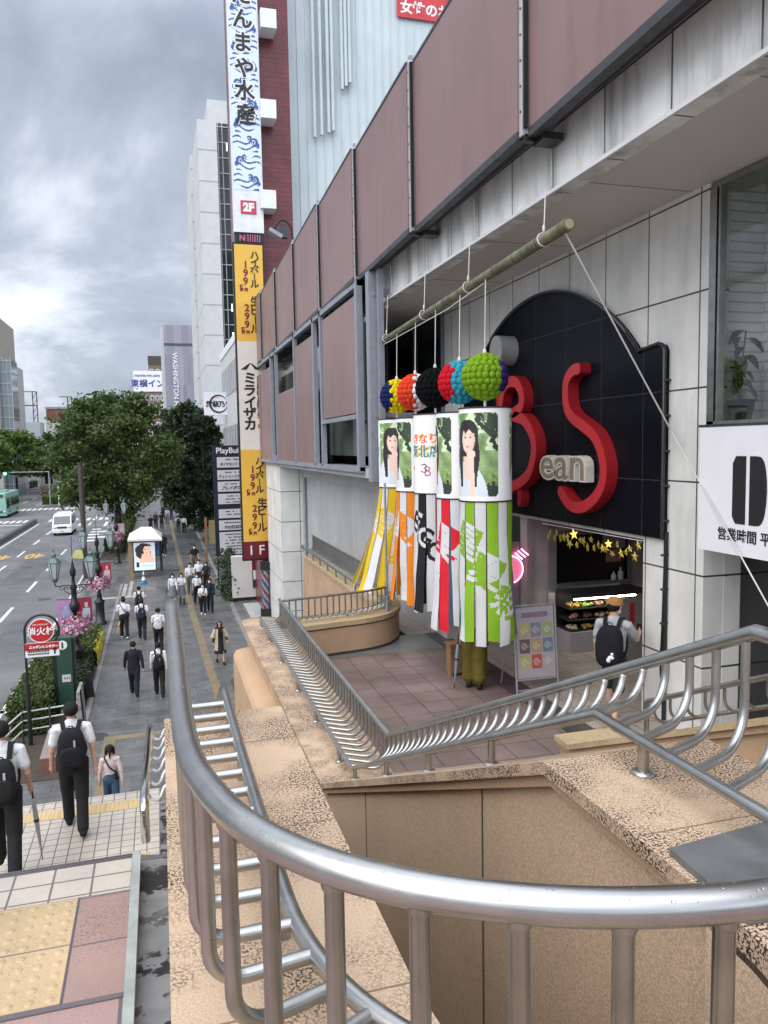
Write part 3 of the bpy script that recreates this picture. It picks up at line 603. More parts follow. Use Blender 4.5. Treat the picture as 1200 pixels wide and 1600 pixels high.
# upper screens, tops stepping a little between bays
BLKG = M('black gap', (.01, .01, .01), .9)
yb = [36.4, 32.45, 28.45, 24.5, 20.5, 16.58, 12.72, 8.55, 4.42, .25, -3.9]
for i in range(len(yb)-1):
    a, b = yb[i], yb[i+1]+.10; x = 4.30
    MB().prism([(x+.05, a), (x+.095, a), (x+.0, b), (x-.045, b)], 'Z', 11.50, 14.16).build('screen_panel', MAUVE, st)
    MB().prism([(x+.04, a), (x+.15, a), (x+.055, b), (x-.057, b)], 'Z', 14.162, 14.21).build('screen_rail', DARKG, st); MB().prism([(x+.04, a), (x+.17, a), (x+.075, b), (x-.05, b)], 'Z', 11.40, 11.498).build('screen_rail', DARKG, st)
    MB().box((x-.02, b-.135, 11.5), (x+.03, b-.10, 14.16)).build('screen_gap', BLKG, st); mb = MB(); mb.box((x-.03, b-.10, 11.42), (x+.12, b-.01, 14.2))
    for q in range(9): MB().lathe([(.014, 0), (.014, .008)], 8, 0, Matrix.Translation((x-.031, b-.055, 11.7+q*.29)) @ Matrix.Rotation(-PI/2, 4, 'Y')).build('bolt', DARKG, st)
    mb = mb; mb.build('screen_post', M('silver screen post', (.55, .55, .56), .35, .6), st)
    mb = MB(); mb.box((x, b-.10, 11.36), (4.8, b-.02, 11.44)); mb.box((x+.15, b-.3, 11.33), (x+.4, b-.02, 11.41)); mb.build('screen_bracket', BLACKM, st)
    if i < 7: MB().box((x, b-.06, 14.22), (x+.06, b+.0, 14.30)).build('cap_bracket', GREYM, st)
# lower screens in a galvanised frame
for (a, b, z0, z1) in ((20.30, 16.72, 8.55, 11.12), (24.55, 21.75, 7.32, 10.95), (28.6, 24.75, 7.32, 9.75), (33.2, 30.3, 7.32, 10.95), (36.4, 33.4, 7.32, 10.95)):
    MB().box((4.30, b, z0), (4.34, a, z1)).build('screen_panel', MAUVE, st)
fm = lambda *bx: [MB().box(a, b).build('frame_bar', GREYM, st) for a, b in bx]
fm(((4.26, 16.50, 7.25), (4.40, 16.68, 11.4)), ((4.30, 15.62, 7.05), (4.50, 15.86, 11.4)), ((4.44, 15.4, 7.05), (4.56, 15.5, 11.4)), ((4.28, 16.5, 7.22), (4.40, 36, 7.34)), ((4.28, 20.5, 7.3), (4.40, 20.66, 11.4)), ((4.28, 21.5, 7.3), (4.40, 21.68, 11.4)),
   ((4.28, 24.68, 7.3), (4.40, 24.84, 11.4)), ((4.28, 28.8, 7.3), (4.40, 28.94, 11.4)), ((4.28, 30.0, 7.3), (4.40, 30.16, 11.4)), ((4.28, 16.6, 8.42), (4.40, 20.5, 8.52)), ((4.28, 16.5, 11.28), (4.40, 36, 11.40)), ((4.4, 15.6, 10.9), (6.4, 15.75, 11.05)), ((4.4, 15.6, 8.4), (5.3, 15.75, 8.5)), ((4.34, 20.7, 7.3), (4.38, 20.9, 8.4)))
mb = MB(); mb.box((4.9, 16.8, 7.56), (4.93, 33, 11.3)); mb.build('back_window', MGLASS('grey green glass', (.10, .12, .11), .06), st)
mb = MB(); mb.box((4.4, 16.0, 7.1), (5.3, 33.2, 7.3)); mb.build('frame_floor', CONC, st)
mb = MB(); mb.tube([(4.12, 14.05, 4.0), (4.12, 14.05, 4.9)], .045, 12); mb.tube([(4.12, 14.05, 4.9), (4.12, 14.05, 7.1)], .022, 10); mb.lathe([(.06, 0), (.06, .02)], 12, c=(4.12, 14.05, 4.9)); tag(mb.build('steel_pole', GREYM), 'thin grey steel pole standing against the curved parapet', 'pole')

# shop inside
sh = thing('sweet_shop', 'dim shop front recess with grey jambs and a dark back wall', 'shop', (7.5, 11.5, PZ))
DK = M('dark shop interior', (.022, .021, .022), .5)
MB().box((9.6, 9.0, 4), (9.7, 14, 6.5)).build('back_wall', M('shop back wall', (.35, .31, .28), .6), sh); MB().box((6.75, 9.0, 6.42), (9.7, 14.2, 6.5)).build('ceiling', M('shop ceiling', (.5, .48, .46), .8), sh)
SY = 12.75
mb = MB(); mb.box((6.46, SY, 4), (7.02, SY+.3, 6.44)); mb.box((7.02, SY, 6.10), (9.6, SY+.3, 6.44)); mb.box((8.62, SY, 4), (9.6, SY+.3, 6.1)); mb.build('shop_front', M('mauve grey shop wall', (.42, .37, .37), .6), sh)
mb = MB(); mb.box((6.44, SY-.02, 4), (6.60, SY+.0, 6.44)); mb.box((6.85, SY-.06, 4), (7.02, SY, 6.3)); mb.build('jamb', M('grey metal jamb', (.36, .34, .34), .4, .3), sh)
MB().box((6.76, 9.0, 4), (9.7, 9.2, 6.44)).build('near_wall', M('shop near wall', (.25, .23, .22), .7), sh)
mb = MB(); mb.box((7.0, SY-.03, 6.08), (8.66, SY, 6.16)); mb.box((7.02, SY-.06, 5.12), (8.64, SY+.1, 5.18)); mb.box((8.58, SY-.03, 5.0), (8.66, SY, 6.1)); mb.build('counter_frame', M('steel counter frame', (.28, .27, .27), .4, .5), sh)
MB().box((7.02, SY+.05, 5.18), (8.6, SY+.07, 6.1)).build('serving_window', MGLASS('black serving window', (.010, .009, .010), .12), sh)
raster('wall_notice', np.array([[(.36, .33, .32)]*6]*4), lambda u, v: (8.05+.5*u, SY+.04, 5.78+.32*v), sh); raster('pink_notice', np.array([[(.45, .22, .17)]*4]*3), lambda u, v: (8.12+.33*u, SY+.035, 5.52+.24*v), sh)
dc = thing('display_case', 'lit glass display case full of cakes in the shop recess', 'display case', (7.9, 12.4, PZ))
MB().box((7.0, 12.15, 4), (8.6, 12.7, 4.38)).build('base', M('grey case base', (.36, .35, .35), .45), dc); MB().box((7.0, 12.66, 4.38), (8.6, 12.7, 5.05)).build('back', BLK, dc)
MB().box((7.0, 12.1, 5.02), (8.6, 12.7, 5.08)).build('top', DARKG, dc)
for z in (4.385, 4.58, 4.79): MB().box((7.02, 12.2, z), (8.58, 12.65, z+.015)).build('shelf', DARKG, dc)
MB().tube([(7.08, 12.16, 4.985), (8.35, 12.16, 4.985)], .015, 10).build('light_tube', M('lit tube', (.9, .9, .8), .5, emit=(1, .90, .66), es=14), dc)
foods = [M('cake %s' % n, c, .6, 0, .3, 30) for n, c in (('cream', (.55, .47, .30)), ('yellow', (.55, .36, .06)), ('green', (.20, .30, .06)), ('pink', (.5, .26, .2)), ('brown', (.2, .10, .05)))]
q = 0
for z in (4.402, 4.597, 4.807):
    for k in range(6):
        mb = MB(); y = 7.18+k*.25
        mb.lathe([(.10, 0), (.118, .012)], 14, 0, c=(y, 12.36, z))
        for w in range(9): mb.ell((y+rnd.uniform(-.09, .09), 12.34+rnd.uniform(-.1, .1), z+.03+rnd.random()*.03), (.04, .04, .033), 7, 5, 1)
        o = mb.build('cake_plate', [M('dark plate', (.05, .05, .05), .3), foods[(q*3+k) % 5]]); tag(o, 'plate of small cakes on the shelves of the lit display case', 'cake plate', 'plates of cakes in the display case')
    q += 1
o = MB().box((8.15, 12.17, 4.395), (8.36, 12.185, 4.55)).build('price_card', M('white card', (.5, .5, .48), .6)); tag(o, 'small white framed price card in the display case', 'price card')
for yy, hh in ((10.15, .24), (10.3, .16)):
    mb = MB().lathe([(.045, 0), (.05, .02), (.05, hh*.6), (.02, hh*.75), (.015, hh)], 12, c=(18.55-yy, 12.72, 5.18)); tag(mb.build('sanitiser_bottle', WHITEP), 'taller white pump bottle on the shop counter' if hh > .2 else 'shorter white bottle on the shop counter', 'bottle')
# neon, menu board, whiteboard
ne = thing('neon_sign', 'pink neon light bulb sign glowing on the shop side wall', 'neon sign', (6.9, 13.6, 5.5))
PK = M('pink neon', (.9, .3, .5), .4, emit=(1, .22, .50), es=3.5)
c_ = at(797, 890, SY-.06); cx_ = c_.x
MB().tube([(cx_+.25*math.cos(a), SY-.07, c_.z+.25*math.sin(a)) for a in [2*PI*k/28 for k in range(28)]], .013, 8, closed=True).build('bulb_ring', PK, ne)
MB().lathe([(.235, 0), (.235, .02)], 28, 0, Matrix.Translation((cx_, SY-.04, c_.z)) @ Matrix.Rotation(PI/2, 4, 'X')).build('bulb_disc', M('pink acrylic', (.55, .17, .26), .4, emit=(.9, .2, .35), es=.35), ne)
for k in range(3): MB().tube([(cx_+.10+.06*k, SY-.07, c_.z+.30+.035*k), (cx_+.24+.06*k, SY-.07, c_.z+.18+.035*k)], .013, 8).build('cap_line', PK, ne)
MB().box((cx_-.4, SY-.035, c_.z-.7), (cx_+.2, SY-.022, c_.z+.5)).build('backing', M('mauve backing', (.28, .19, .2), .6), ne)
ab = thing('menu_board', 'silver framed A board menu with nine drink pictures on the buff tiles', 'sign board', (5.4, 10.5, PZ))
img = np.zeros((40, 26, 3)); img[:] = (.40, .36, .41); cols9 = [(.46, .40, .18), (.24, .23, .30), (.30, .38, .17), (.16, .10, .10), (.45, .30, .15), (.15, .22, .30), (.46, .42, .18), (.48, .10, .07), (.42, .36, .38)]
for k, c in enumerate(cols9):
    j, i = 2-k//3, k % 3; y0_, x0_ = 5+j*9, 2+i*8; img[y0_:y0_+8, x0_:x0_+7] = c
    for yy in range(8):
        for xx in range(7):
            if (yy-3.6)**2*.9+(xx-3)**2 < 5: img[y0_+yy, x0_+xx] = tuple(min(.7, v*.6+.26) for v in c) if (xx+yy) % 3 else tuple(v*.7+.1 for v in c)
img[34:37, 4:22] = (.25, .17, .24)
img *= .9+.15*np.random.RandomState(1).rand(40, 26, 1)
A0, A1, AY0, AY1 = 5.10, 5.80, 10.45, 10.75
def abp(u, v, d=0): return (A0+.03+(A1-A0-.06)*u, AY0-d+.10*v, PZ+.22+1.08*v)
raster('menu_sheet', img, lambda u, v: abp(u, v), ab)
mb = MB(); 
for x in (A0, A1): mb.tube([(x, AY0-.03, PZ), (x, AY0+.10, PZ+1.34)], .018, 8); mb.tube([(x, AY0+.55, PZ), (x, AY0+.12, PZ+1.34)], .014, 8)
for z in (.04, .20, 1.33): mb.tube([(A0, AY0-.03+.097*z, PZ+z), (A1, AY0-.03+.097*z, PZ+z)], .016, 8)
mb.build('frame', M('silver board frame', (.5, .5, .5), .35, .7), ab)
for k, (x, y) in enumerate(((4.62, 11.6), (4.95, 11.5))):
    mb = MB(); mb.box((x-.14, y, PZ+.05), (x+.14, y+.2, PZ+.5)); mb.box((x-.16, y-.02, PZ+.5), (x+.16, y+.22, PZ+.54)); mb.box((x-.14, y+.01, PZ), (x-.1, y+.2, PZ+.05)); mb.box((x+.1, y+.01, PZ), (x+.14, y+.2, PZ+.05))
    tag(mb.build('wooden_stool', M('brown wood', (.22, .12, .06), .6, 0, .25, 9)), ('brown wooden stool behind the green streamers' if k else 'brown wooden stool just behind the olive trousers'), 'stool')
nb = at(985, 1000, 10.9); wbd = thing('notice_board', 'white notice board with a red column of dots beside the capped person', 'sign board', (nb.x, 10.9, PZ))
MB().box((nb.x-.22, 10.9, 4.0), (nb.x+.32, 10.94, 5.22)).build('board', M('pale notice board', (.20, .19, .185), .5), wbd)
mb = MB()
for k in range(6): mb.lathe([(.055, 0), (.055, .004)], 12, 0, Matrix.Translation((nb.x+.02, 10.897, 5.10-.085*k)) @ Matrix.Rotation(PI/2, 4, 'X'))
mb.build('red_print', M('red print', (.45, .03, .03), .5), wbd)
# star garland
gl = thing('star_garland', 'row of gold paper stars hanging under the black sign', 'garland', (6.5, 11, 6.4))
GOLD = M('gold star foil', (.42, .33, .05), .35, .3, .3, 8)
for k in range(26):
    y = 9.28+k*.105+rnd.uniform(-.03, .03); z = 6.36-.16*abs(math.sin(k*1.3))-rnd.uniform(0, .06); s_ = rnd.uniform(.06, .095); a0 = rnd.random()*2
    pts = [(s_*(1 if q % 2 == 0 else .42)*math.cos(a0+q*PI/5), s_*(1 if q % 2 == 0 else .42)*math.sin(a0+q*PI/5)) for q in range(10)]
    vs = [(p[0], p[1], 0) for p in pts]+[(0, 0, .025), (0, 0, -.025)]; fs = [(q, (q+1) % 10, 10) for q in range(10)]+[((q+1) % 10, q, 11) for q in range(10)]
    mb = MB().add(vs, fs, 0, False, frame((6.42, y, z), (rnd.uniform(-.5, .5), -1, 0), (0, 0, 1)))
    lit = k in (7, 17)
    mb.build('star', M('lit star', (.8, .5, .1), .4, emit=(1, .62, .12), es=.8) if lit else GOLD, gl)
MB().tube([(6.42, 9.2, 6.42), (6.42, 12.1, 6.40)], .006, 6).build('string', WHITEP, gl)

# arched black sign with red letters
sg = thing('arched_sign', 'big black arched store sign with red 3D letters above the shop', 'sign', (6.4, 12, 6.5))
RAD, YC, ZT = 3.97, 12.2, 10.33
arcp = [(YC-2.95+5.9*k/40, ZT-RAD+math.sqrt(max(0, RAD**2-(2.95*(2*k/40-1))**2))) for k in range(41)]
outl = [(8.70, 6.50), (8.70, 8.98), (8.74, 9.05), (8.83, 9.08), (9.1, 9.05), (9.22, 9.05)]+arcp+[(15.2, 9.05), (15.6, 9.05), (15.6, 6.50)]
NAVY = MT('black sign tiles', (.0055, .0065, .0105), (.0045, .0055, .009), (.045, .047, .05), 1.04, 1.17, .006, ax='YZ', loc=(.19, -.26, 0), rough=.3, bump=.1, var=.1, spec=.12)
MB().prism(outl, 'X', 6.385, 6.449).build('board', NAVY, sg)
ol = [Vector((6.37, a, b)) for a, b in outl]
MB().tube(ol[:-1], .028, 8).build('edge_tube', M('black edge tube', (.02, .02, .02), .15), sg)
MB().tube([(p.x-.03, p.y-.012, p.z+.02) for p in ol[8:40]], .010, 6).build('edge_wire', M('shiny edge cover', (.35, .35, .35), .2, .7), sg)
for k in range(9): MB().box((6.35, 8.655, 4.9+k*.46), (6.45, 8.70, 4.925+k*.46)).build('clip', DARKG, sg)
MB().tube(curve3([(6.40, 8.66, 6.6), (6.40, 8.66, 5.6), (6.41, 8.67, 4.9), (6.40, 8.71, 4.62), (6.41, 8.75, 4.8), (6.41, 8.72, 5.4), (6.42, 8.70, 6.4)], 6), .014, 6).build('cable_loop', BLK, sg)
MB().tube([(6.42, 8.68, 3.8), (6.42, 8.68, 6.6)], .03, 8).build('conduit', BLACKM, sg)
def ribbon(pts, w, x0, x1, mat, name, parent, rim=None):
    P = curve3([(0, a, b) for a, b in pts], 6); n = len(P); l, r = [], []
    for i in range(n):
        t = (P[min(n-1, i+1)]-P[max(0, i-1)]).normalized(); nv = Vector((0, -t.z, t.y))
        e = min(1, .55+.45*min(i, n-1-i)/1.5); l.append(P[i]+nv*w*e); r.append(P[i]-nv*w*e)
    mb = MB(); k = n
    vs = [(x0, p.y, p.z) for p in l]+[(x0, p.y, p.z) for p in r]+[(x1, p.y, p.z) for p in l]+[(x1, p.y, p.z) for p in r]; fs = []
    for i in range(n-1): fs += [(i, i+1, k+i+1, k+i), (2*k+i, 3*k+i, 3*k+i+1, 2*k+i+1), (i, 2*k+i, 2*k+i+1, i+1), (k+i, k+i+1, 3*k+i+1, 3*k+i)]
    fs += [(0, k, 3*k, 2*k), (k-1, 3*k-1, 4*k-1, 2*k-1)]
    mb.add(vs, fs); return mb.build(name, mat, parent)
RED = M('red letter enamel', (.33, .012, .018), .4, 0, .06); REDF = M('red letter face', (.50, .03, .04), .45, 0, .05)
def zp(pts, X): return [(lambda p: (p.y, p.z))(atx(740+a/3.529, 440+b/3.529, X)) for a, b in pts]
Spts = zp([(588, 478), (545, 492), (512, 545), (505, 620), (515, 700), (545, 752), (600, 795), (660, 850), (697, 930), (715, 1030), (702, 1130), (655, 1205), (590, 1245), (525, 1228), (468, 1140)], 6.2)
ribbon(Spts, .090, 6.2, 6.384, RED, 'letter', sg); ribbon(Spts, .083, 6.194, 6.201, REDF, 'letter_face', sg)
Bpts = zp([(146, 690), (160, 600), (195, 555), (235, 560), (262, 620), (258, 690), (215, 735), (275, 765), (322, 850), (330, 950), (300, 1060), (235, 1120), (170, 1140)], 6.2)
ribbon(Bpts, .100, 6.2, 6.384, RED, 'letter', sg); ribbon(Bpts, .092, 6.194, 6.201, REDF, 'letter_face', sg)
ribbon(zp([(238, 1100), (252, 1180), (246, 1235)], 6.22), .07, 6.22, 6.384, RED, 'letter', sg)
ribbon(zp([(130, 560), (135, 760), (128, 980), (120, 1160)], 6.22), .08, 6.22, 6.384, RED, 'letter', sg)
ec = atx(740+488/3.529, 440+1030/3.529, 6.2)
MB().geo(text('ean', .74, .075, .034, 1.42), side(6.285, ec.y+.05, ec.z)).build('small_letters', M('beige acrylic letter sides', (.70, .68, .62), .4), sg)
MB().geo(text('ean', .74, .003, .004, 1.42), side(6.206, ec.y+.05, ec.z)).build('small_letter_faces', M('tan letter faces', (.30, .235, .17), .4), sg)
MB().lathe([(.0, -.10), (.27, -.10), (.27, .32), (.0, .22)], 28, 0, Matrix.Translation(atx(782, 548, 6.15)) @ Matrix.Rotation(PI/2, 4, 'Y'), smooth=False).build('silver_disc', M('silver grey paint', (.40, .41, .41), .35, .2), sg)
# white lightbox sign with the stencil letter
dsn = thing('lightbox_sign', 'white shop sign with a black stencil letter D and opening hours', 'sign', (6.3, 7, 6.5))
MB().box((6.22, 3.6, 6.50), (6.44, 7.80, 7.96)).build('panel', M('white sign panel', (.78, .77, .82), .35, 0, .03), dsn); MB().box((6.215, 3.6, 7.955), (6.45, 7.82, 7.985)).build('top_edge', DARKG, dsn)
yl, yr_ = atx(1145, 715, 6.21).y, atx(1197, 715, 6.21).y
zt, zb = 7.62, 6.86
def rrect(y0_, y1_, z0_, z1_, r): return [(y0_+r*(1-math.cos(a)), z0_+r*(1-math.sin(a))) for a in [PI/2*k/5 for k in range(6)]]
w_ = .20; MB().prism([(yl, zb+.08), (yl, zt-.08), (yl-.05, zt), (yl-w_, zt), (yl-w_, zb), (yl-.05, zb)], 'X', 6.212, 6.221).build('letter_bar', LETTER, dsn)
yy0 = yl-w_-.06; MB().prism([(yy0, zb), (yy0, zt)]+[(yy0-.09-.16*math.sin(a)**.6, (zt+zb)/2+.38*math.cos(a)) for a in [PI*k/16 for k in range(17)]], 'X', 6.212, 6.221).build('letter_bow', LETTER, dsn)
MB().prism([(yy0-.46-.0, zb), (yy0-.30, zb), (yy0-.52, zt), (yy0-.68, zt)], 'X', 6.212, 6.221).build('letter_bar', LETTER, dsn)
p = atx(1160, 838, 6.21); MB().geo(text('営業時間 平日', .155, .003, .002), side(6.216, p.y-.07, p.z)).build('lettering', LETTER, dsn)
# plant in the window
pl = thing('rubber_plant', 'dark leaved pot plant standing inside the shop window', 'plant', (7.15, 7.3, 7.94))
py = atx(1158, 640, 6.86); PX, PY = 6.86, py.y
MB().lathe([(.11, 0), (.155, .26), (.165, .26), (.165, .29), (.14, .29)], 20, c=(PX, PY, 8.0)).build('pot', M('dark plant pot', (.02, .022, .022), .5), pl)
MB().lathe([(.19, 0), (.2, .02)], 20, c=(PX, PY, 7.97)).build('saucer', DARKG, pl)
mbs, mbl = MB(), MB(); rr = random.Random(5)
for k in range(4):
    tip = Vector((PX+rr.uniform(-.15, .15), PY+rr.uniform(-.32, .28), 8.28+rr.uniform(.45, .85))); st_ = curve3([(PX, PY, 8.2), ((PX+tip.x)/2, (PY+tip.y)/2+.04, 8.6), tip], 6); mbs.tube(st_, .009, 6)
    for q in range(7):
        c0 = lerp_path(st_, .35+.65*q/6); az = rr.uniform(0, 2*PI); dr = Vector((math.cos(az)*.6, math.sin(az), -.15)).normalized(); ln = rr.uniform(.16, .25); sd_ = dr.cross(Vector((0, 0, 1))).normalized()
        vs = [];
        for i in range(6):
            t_ = i/5; wd = math.sin(PI*min(.97, t_*.95+.03))**.7*ln*.30; pz = c0+dr*ln*t_+Vector((0, 0, .04*math.sin(PI*t_)-.10*t_*t_)); vs += [pz-sd_*wd, pz+Vector((0, 0, -.012)), pz+sd_*wd]
        mbl.add(vs, [(3*i+j, 3*i+j+1, 3*i+j+4, 3*i+j+3) for i in range(5) for j in range(2)], 0, True)
mbs.build('stem', M('brown stem', (.08, .055, .03), .7), pl); mbl.build('leaves', MLEAF('rubber plant leaf', [(.012, .03, .016), (.025, .055, .025), (.018, .04, .02)], .1, .3), pl)

# ------------------------------------------------------------------ festival ornaments on a bamboo pole
A_, B_ = Vector((4.55, 16.3, 9.93)), Vector((4.55, 8.0, 10.255))
bp = thing('bamboo_pole', 'long green bamboo pole hung by white strings under the fascia', 'pole', tuple((A_+B_)/2))
pts, rs = [], []
nod = 13
for k in range(nod+1):
    t_ = k/nod; p = A_.lerp(B_, t_); r_ = .052+.022*t_; dlt = (B_-A_).normalized()
    for d_, m_ in ((-.05, 1), (-.012, 1.06), (0, .93), (.012, 1.08), (.05, 1)):
        pp = p+dlt*d_
        pts.append(pp); rs.append(r_*m_)
m_b = M('green brown bamboo', (.135, .138, .075), .42, 0, .5, 5)
MB().tube(pts, rs, 16).build('culm', m_b, bp)
for k in range(1, nod):
    p = A_.lerp(B_, k/nod); MB().tube([p-dlt*.012, p+dlt*.012], (.052+.022*k/nod)*1.05, 16).build('node_ring', M('dark bamboo node', (.03, .028, .02), .6), bp)
MB().tube([B_+dlt*.03, B_+dlt*.06], [.06, .056], 16).build('cut_end', M('pale bamboo cut', (.36, .30, .2), .7), bp)
STR = M('white cotton string', (.62, .61, .58), .8)
mb = MB()
for yv in (15.2, 12.9, 10.9, 8.55):
    p = A_.lerp(B_, (16.3-yv)/8.3)
    mbx = MB().tube([p+Vector((0, 0, .05)), (4.60, yv+.05, 10.83), (4.69, yv+.06, 10.9), (4.68, yv+.08, 11.45)], .008, 6); mbx.ell((p.x, p.y, p.z+.13), (.02, .02, .05), 8, 6)
    mbx.tube([(p.x+.085*math.cos(a), p.y+.02*math.sin(a), p.z+.085*math.sin(a)) for a in [2*PI*q/14 for q in range(14)]], .008, 6, closed=True); mbx.build('hanging_string', STR, bp)
MB().tube([A_+Vector((0, 0, -.07)), A_.lerp(B_, .55)+Vector((0, 0, -.14)), A_.lerp(B_, .72)+Vector((0, 0, -.08))], .010, 6).build('under_rope', STR, bp)
MB().tube([A_+Vector((0, 0, 0)), A_+Vector((0, .1, -.1)), (4.42, 15.7, 9.75), (4.40, 15.66, 7.2)], .007, 6).build('end_string', STR, bp)
MB().tube([B_+Vector((0, .05, -.06)), atx(1048, 672, 6.36), ], .011, 6).build('guy_rope', STR, bp); MB().tube([atx(1048, 672, 6.36), atx(1100, 765, 6.2), atx(1230, 1000, 6.1)], .009, 6).build('guy_rope', STR, bp)

def hexc(r, g, b): return tuple(((v/255)/12.92 if v/255 <= .04045 else ((v/255+.055)/1.055)**2.4) for v in (r, g, b))
HAIRC, SKINC, BLOUSE = hexc(38, 32, 34), hexc(238, 205, 190), hexc(214, 222, 228)
def poster(nx, ny, seed, flip=False, cxh=.40):
    """generic printed portrait in a garden: a long haired woman, one hand at her chin"""
    rs_ = np.random.RandomState(seed); im = np.zeros((ny, nx, 3))
    asp = 1.45
    for j in range(ny):
        for i in range(nx):
            u, v = (i+.5)/nx, (j+.5)/ny
            if flip: u = 1-u
            X, Y = u, v*asp
            a = noise.noise((X*5, Y*5, seed)); b = noise.noise((X*16, Y*16, seed+9)); c = noise.noise((X*2.2, Y*9, seed+4))
            g = np.array(hexc(150, 178, 120))*(.75+.5*a)+.05*b
            if v > .55 and a+.6*c > .05: g = np.array(hexc(205, 222, 185))
            if u > .55 and v > .5 and abs((v-.98)+(u-.62)*1.05+.10*c) < .055+.06*b: g = np.array(hexc(46, 54, 40))
            if (u-.95)**2*6+(v-.9)**2*9+.5*b < .28: g = np.array(hexc(52, 66, 50))
            if v < .30 and a > -.1: g = np.array(hexc(140, 170, 90))*(.8+.6*b)
            if u > .75 and v < .16+.1*b: g = np.array(hexc(42, 56, 44))
            if v > .86 and u < .25 and b > 0: g = np.array(hexc(96, 150, 70))
            x, y = (u-cxh)/1.5+.0, (Y-1.02)/1.5; X, Y = x+.4, y+.93
            # blouse and shoulders
            if (x+.02)**2/.30**2+(Y-.20)**2/.46**2 < 1 and Y < .68 : g = np.array(BLOUSE)*(.93+.12*noise.noise((X*9, Y*3, 3)))
            if abs(x-.02) < .06 and .46 < Y < .74: g = np.array(SKINC)*.9
            # long hair behind
            hw = .155 if Y > .9 else .150+.02*math.sin((.9-Y)*9)
            if .36 < Y < 1.14 and abs(x-.01) < hw*(1 if Y < 1.0 else math.sqrt(max(0, 1-((Y-1.0)/.145)**2))) and not (abs(x-.02) < .085 and Y < .72): g = np.array(HAIRC)*(1.1+.8*noise.noise((X*30, Y*3, 1)))
            # face
            fr = (x-.025)**2/.098**2+(y+.02)**2/.158**2
            if fr < 1 and y < .075+.02*math.sin(X*60): g = np.array(SKINC)*(1.02-.16*fr-.10*(x > .07)+.03*b)
            for ex in (-.015, .062):
                q = (x-ex)**2/.020**2+(y-.006)**2/.010**2
                if q < 1: g = g*.30+np.array(hexc(60, 45, 42))*.5
                if (x-ex)**2/.026**2+(y-.040)**2/.007**2 < 1: g = g*.72
            q = (x-.024)**2/.028**2+(y+.100)**2/.011**2
            if q < 1: g = np.array(hexc(206, 122, 122))
            if (x-.035)**2/.010**2+(y+.055)**2/.018**2 < 1: g = g*.93
            # forearm and hand at the chin
            if abs(x-.07-(.74-Y)*.03) < .036 and .10 < Y < .70: g = np.array(SKINC)*.97
            if (x-.07)**2/.06**2+(Y-.74)**2/.05**2 < 1: g = np.array(SKINC)*1.0
            im[j, i] = np.clip(g, .004, .9)
    # rounded white corners
    for j in range(ny):
        for i in range(nx):
            dx = min(i, nx-1-i)/nx; dy = min(j, ny-1-j)/ny*asp
            if dx < .05 and dy < .05 and (.05-dx)**2+(.05-dy)**2 > .0026: im[j, i] = .80
    return im
PA = poster(73, 112, 2)
def tpanel(nx, ny):
    im = np.full((ny, nx, 3), .80); 
    m1 = mask('きなり', nx, ny, off=.10, scale=.16, cx=.5, cy=.72, asp=.62); m1b = mask('きなり', nx, ny, off=.02, scale=.14, cx=.5, cy=.72, asp=.62)
    m2 = mask('東北店', nx, ny, off=.10, scale=.20, cx=.5, cy=.54, asp=.62); m2b = mask('東北店', nx, ny, off=.02, scale=.18, cx=.5, cy=.54, asp=.62)
    im[m1] = hexc(245, 190, 60); im[m1b] = hexc(226, 74, 50); im[m2] = hexc(240, 200, 70); im[m2b] = hexc(20, 130, 170)
    m3 = mask('ω', nx, ny, off=-.0, scale=.10, cx=.52, cy=.30, asp=.62, rot=PI/2); im[m3] = hexc(40, 30, 50)
    m4 = mask('B', nx, ny, off=-.0, scale=.14, cx=.62, cy=.26, asp=.62); im[m4] = hexc(190, 70, 120)
    m5 = mask('♥', nx, ny, off=0, scale=.08, cx=.12, cy=.29, asp=.62); im[m5] = hexc(235, 130, 90)
    return im
DR, DH, NX, NY = .375, 1.31, 216, 126
TP = tpanel(68, 112)
def drum_img(start):
    im = np.full((NY, NX, 3), .80)
    def put(a0, src):
        n = src.shape[1]; k0 = int(round(a0/360*NX))
        for i in range(n): im[7:7+src.shape[0], (k0+i) % NX] = src[:, i]
    put(start, PA); put(start+156, PA); put(start+250, TP)
    return im
VIEW = -math.atan2(.40, .92)
def drum_pt(cx_, cy_, zb_, r, a, v):       # a in degrees from the side that faces the deck, growing to the right
    th = math.radians(a); fx, fy = -.38, -.925; rx, ry = .925, -.38
    return (cx_+r*(fx*math.cos(th)+rx*math.sin(th)), cy_+r*(fy*math.cos(th)+ry*math.sin(th)), zb_+v)
ORN = [  # y, start angle of first print, ball colours, split(dir deg, threshold), strip colours, words, label
 (14.40, -64, ((.62, .46, .012), (.012, .022, .085)), (-80, .42), (hexc(232, 196, 20), (.74, .74, .77)), '星夏', 'streamer ornament with a yellow and navy crochet ball, farthest on the bamboo'),
 (13.28, -132, ((.62, .05, .022), (.62, .60, .60)), (85, .05), (hexc(242, 140, 28), (.74, .74, .77)), '夏の', 'streamer ornament with an orange and white crochet ball and orange strips'),
 (12.24, 20, ((.006, .006, .007), (.006, .006, .007)), (85, 2), (hexc(22, 20, 22), (.74, .74, .77)), 'EGO東北', 'streamer ornament with an all black crochet ball and black strips'),
 (11.16, -141, ((.035, .27, .36), (.50, .012, .025)), (-78, .50), (hexc(228, 30, 48), (.74, .74, .77)), '夏彩', 'streamer ornament with a turquoise and red crochet ball and red strips'),
 (10.20, -95, ((.16, .29, .018), (.035, .022, .14)), (82, .72), (hexc(138, 186, 36), (.74, .74, .77)), '星夏彩', 'streamer ornament with a lime green crochet ball, nearest on the bamboo')]
YARN = {}
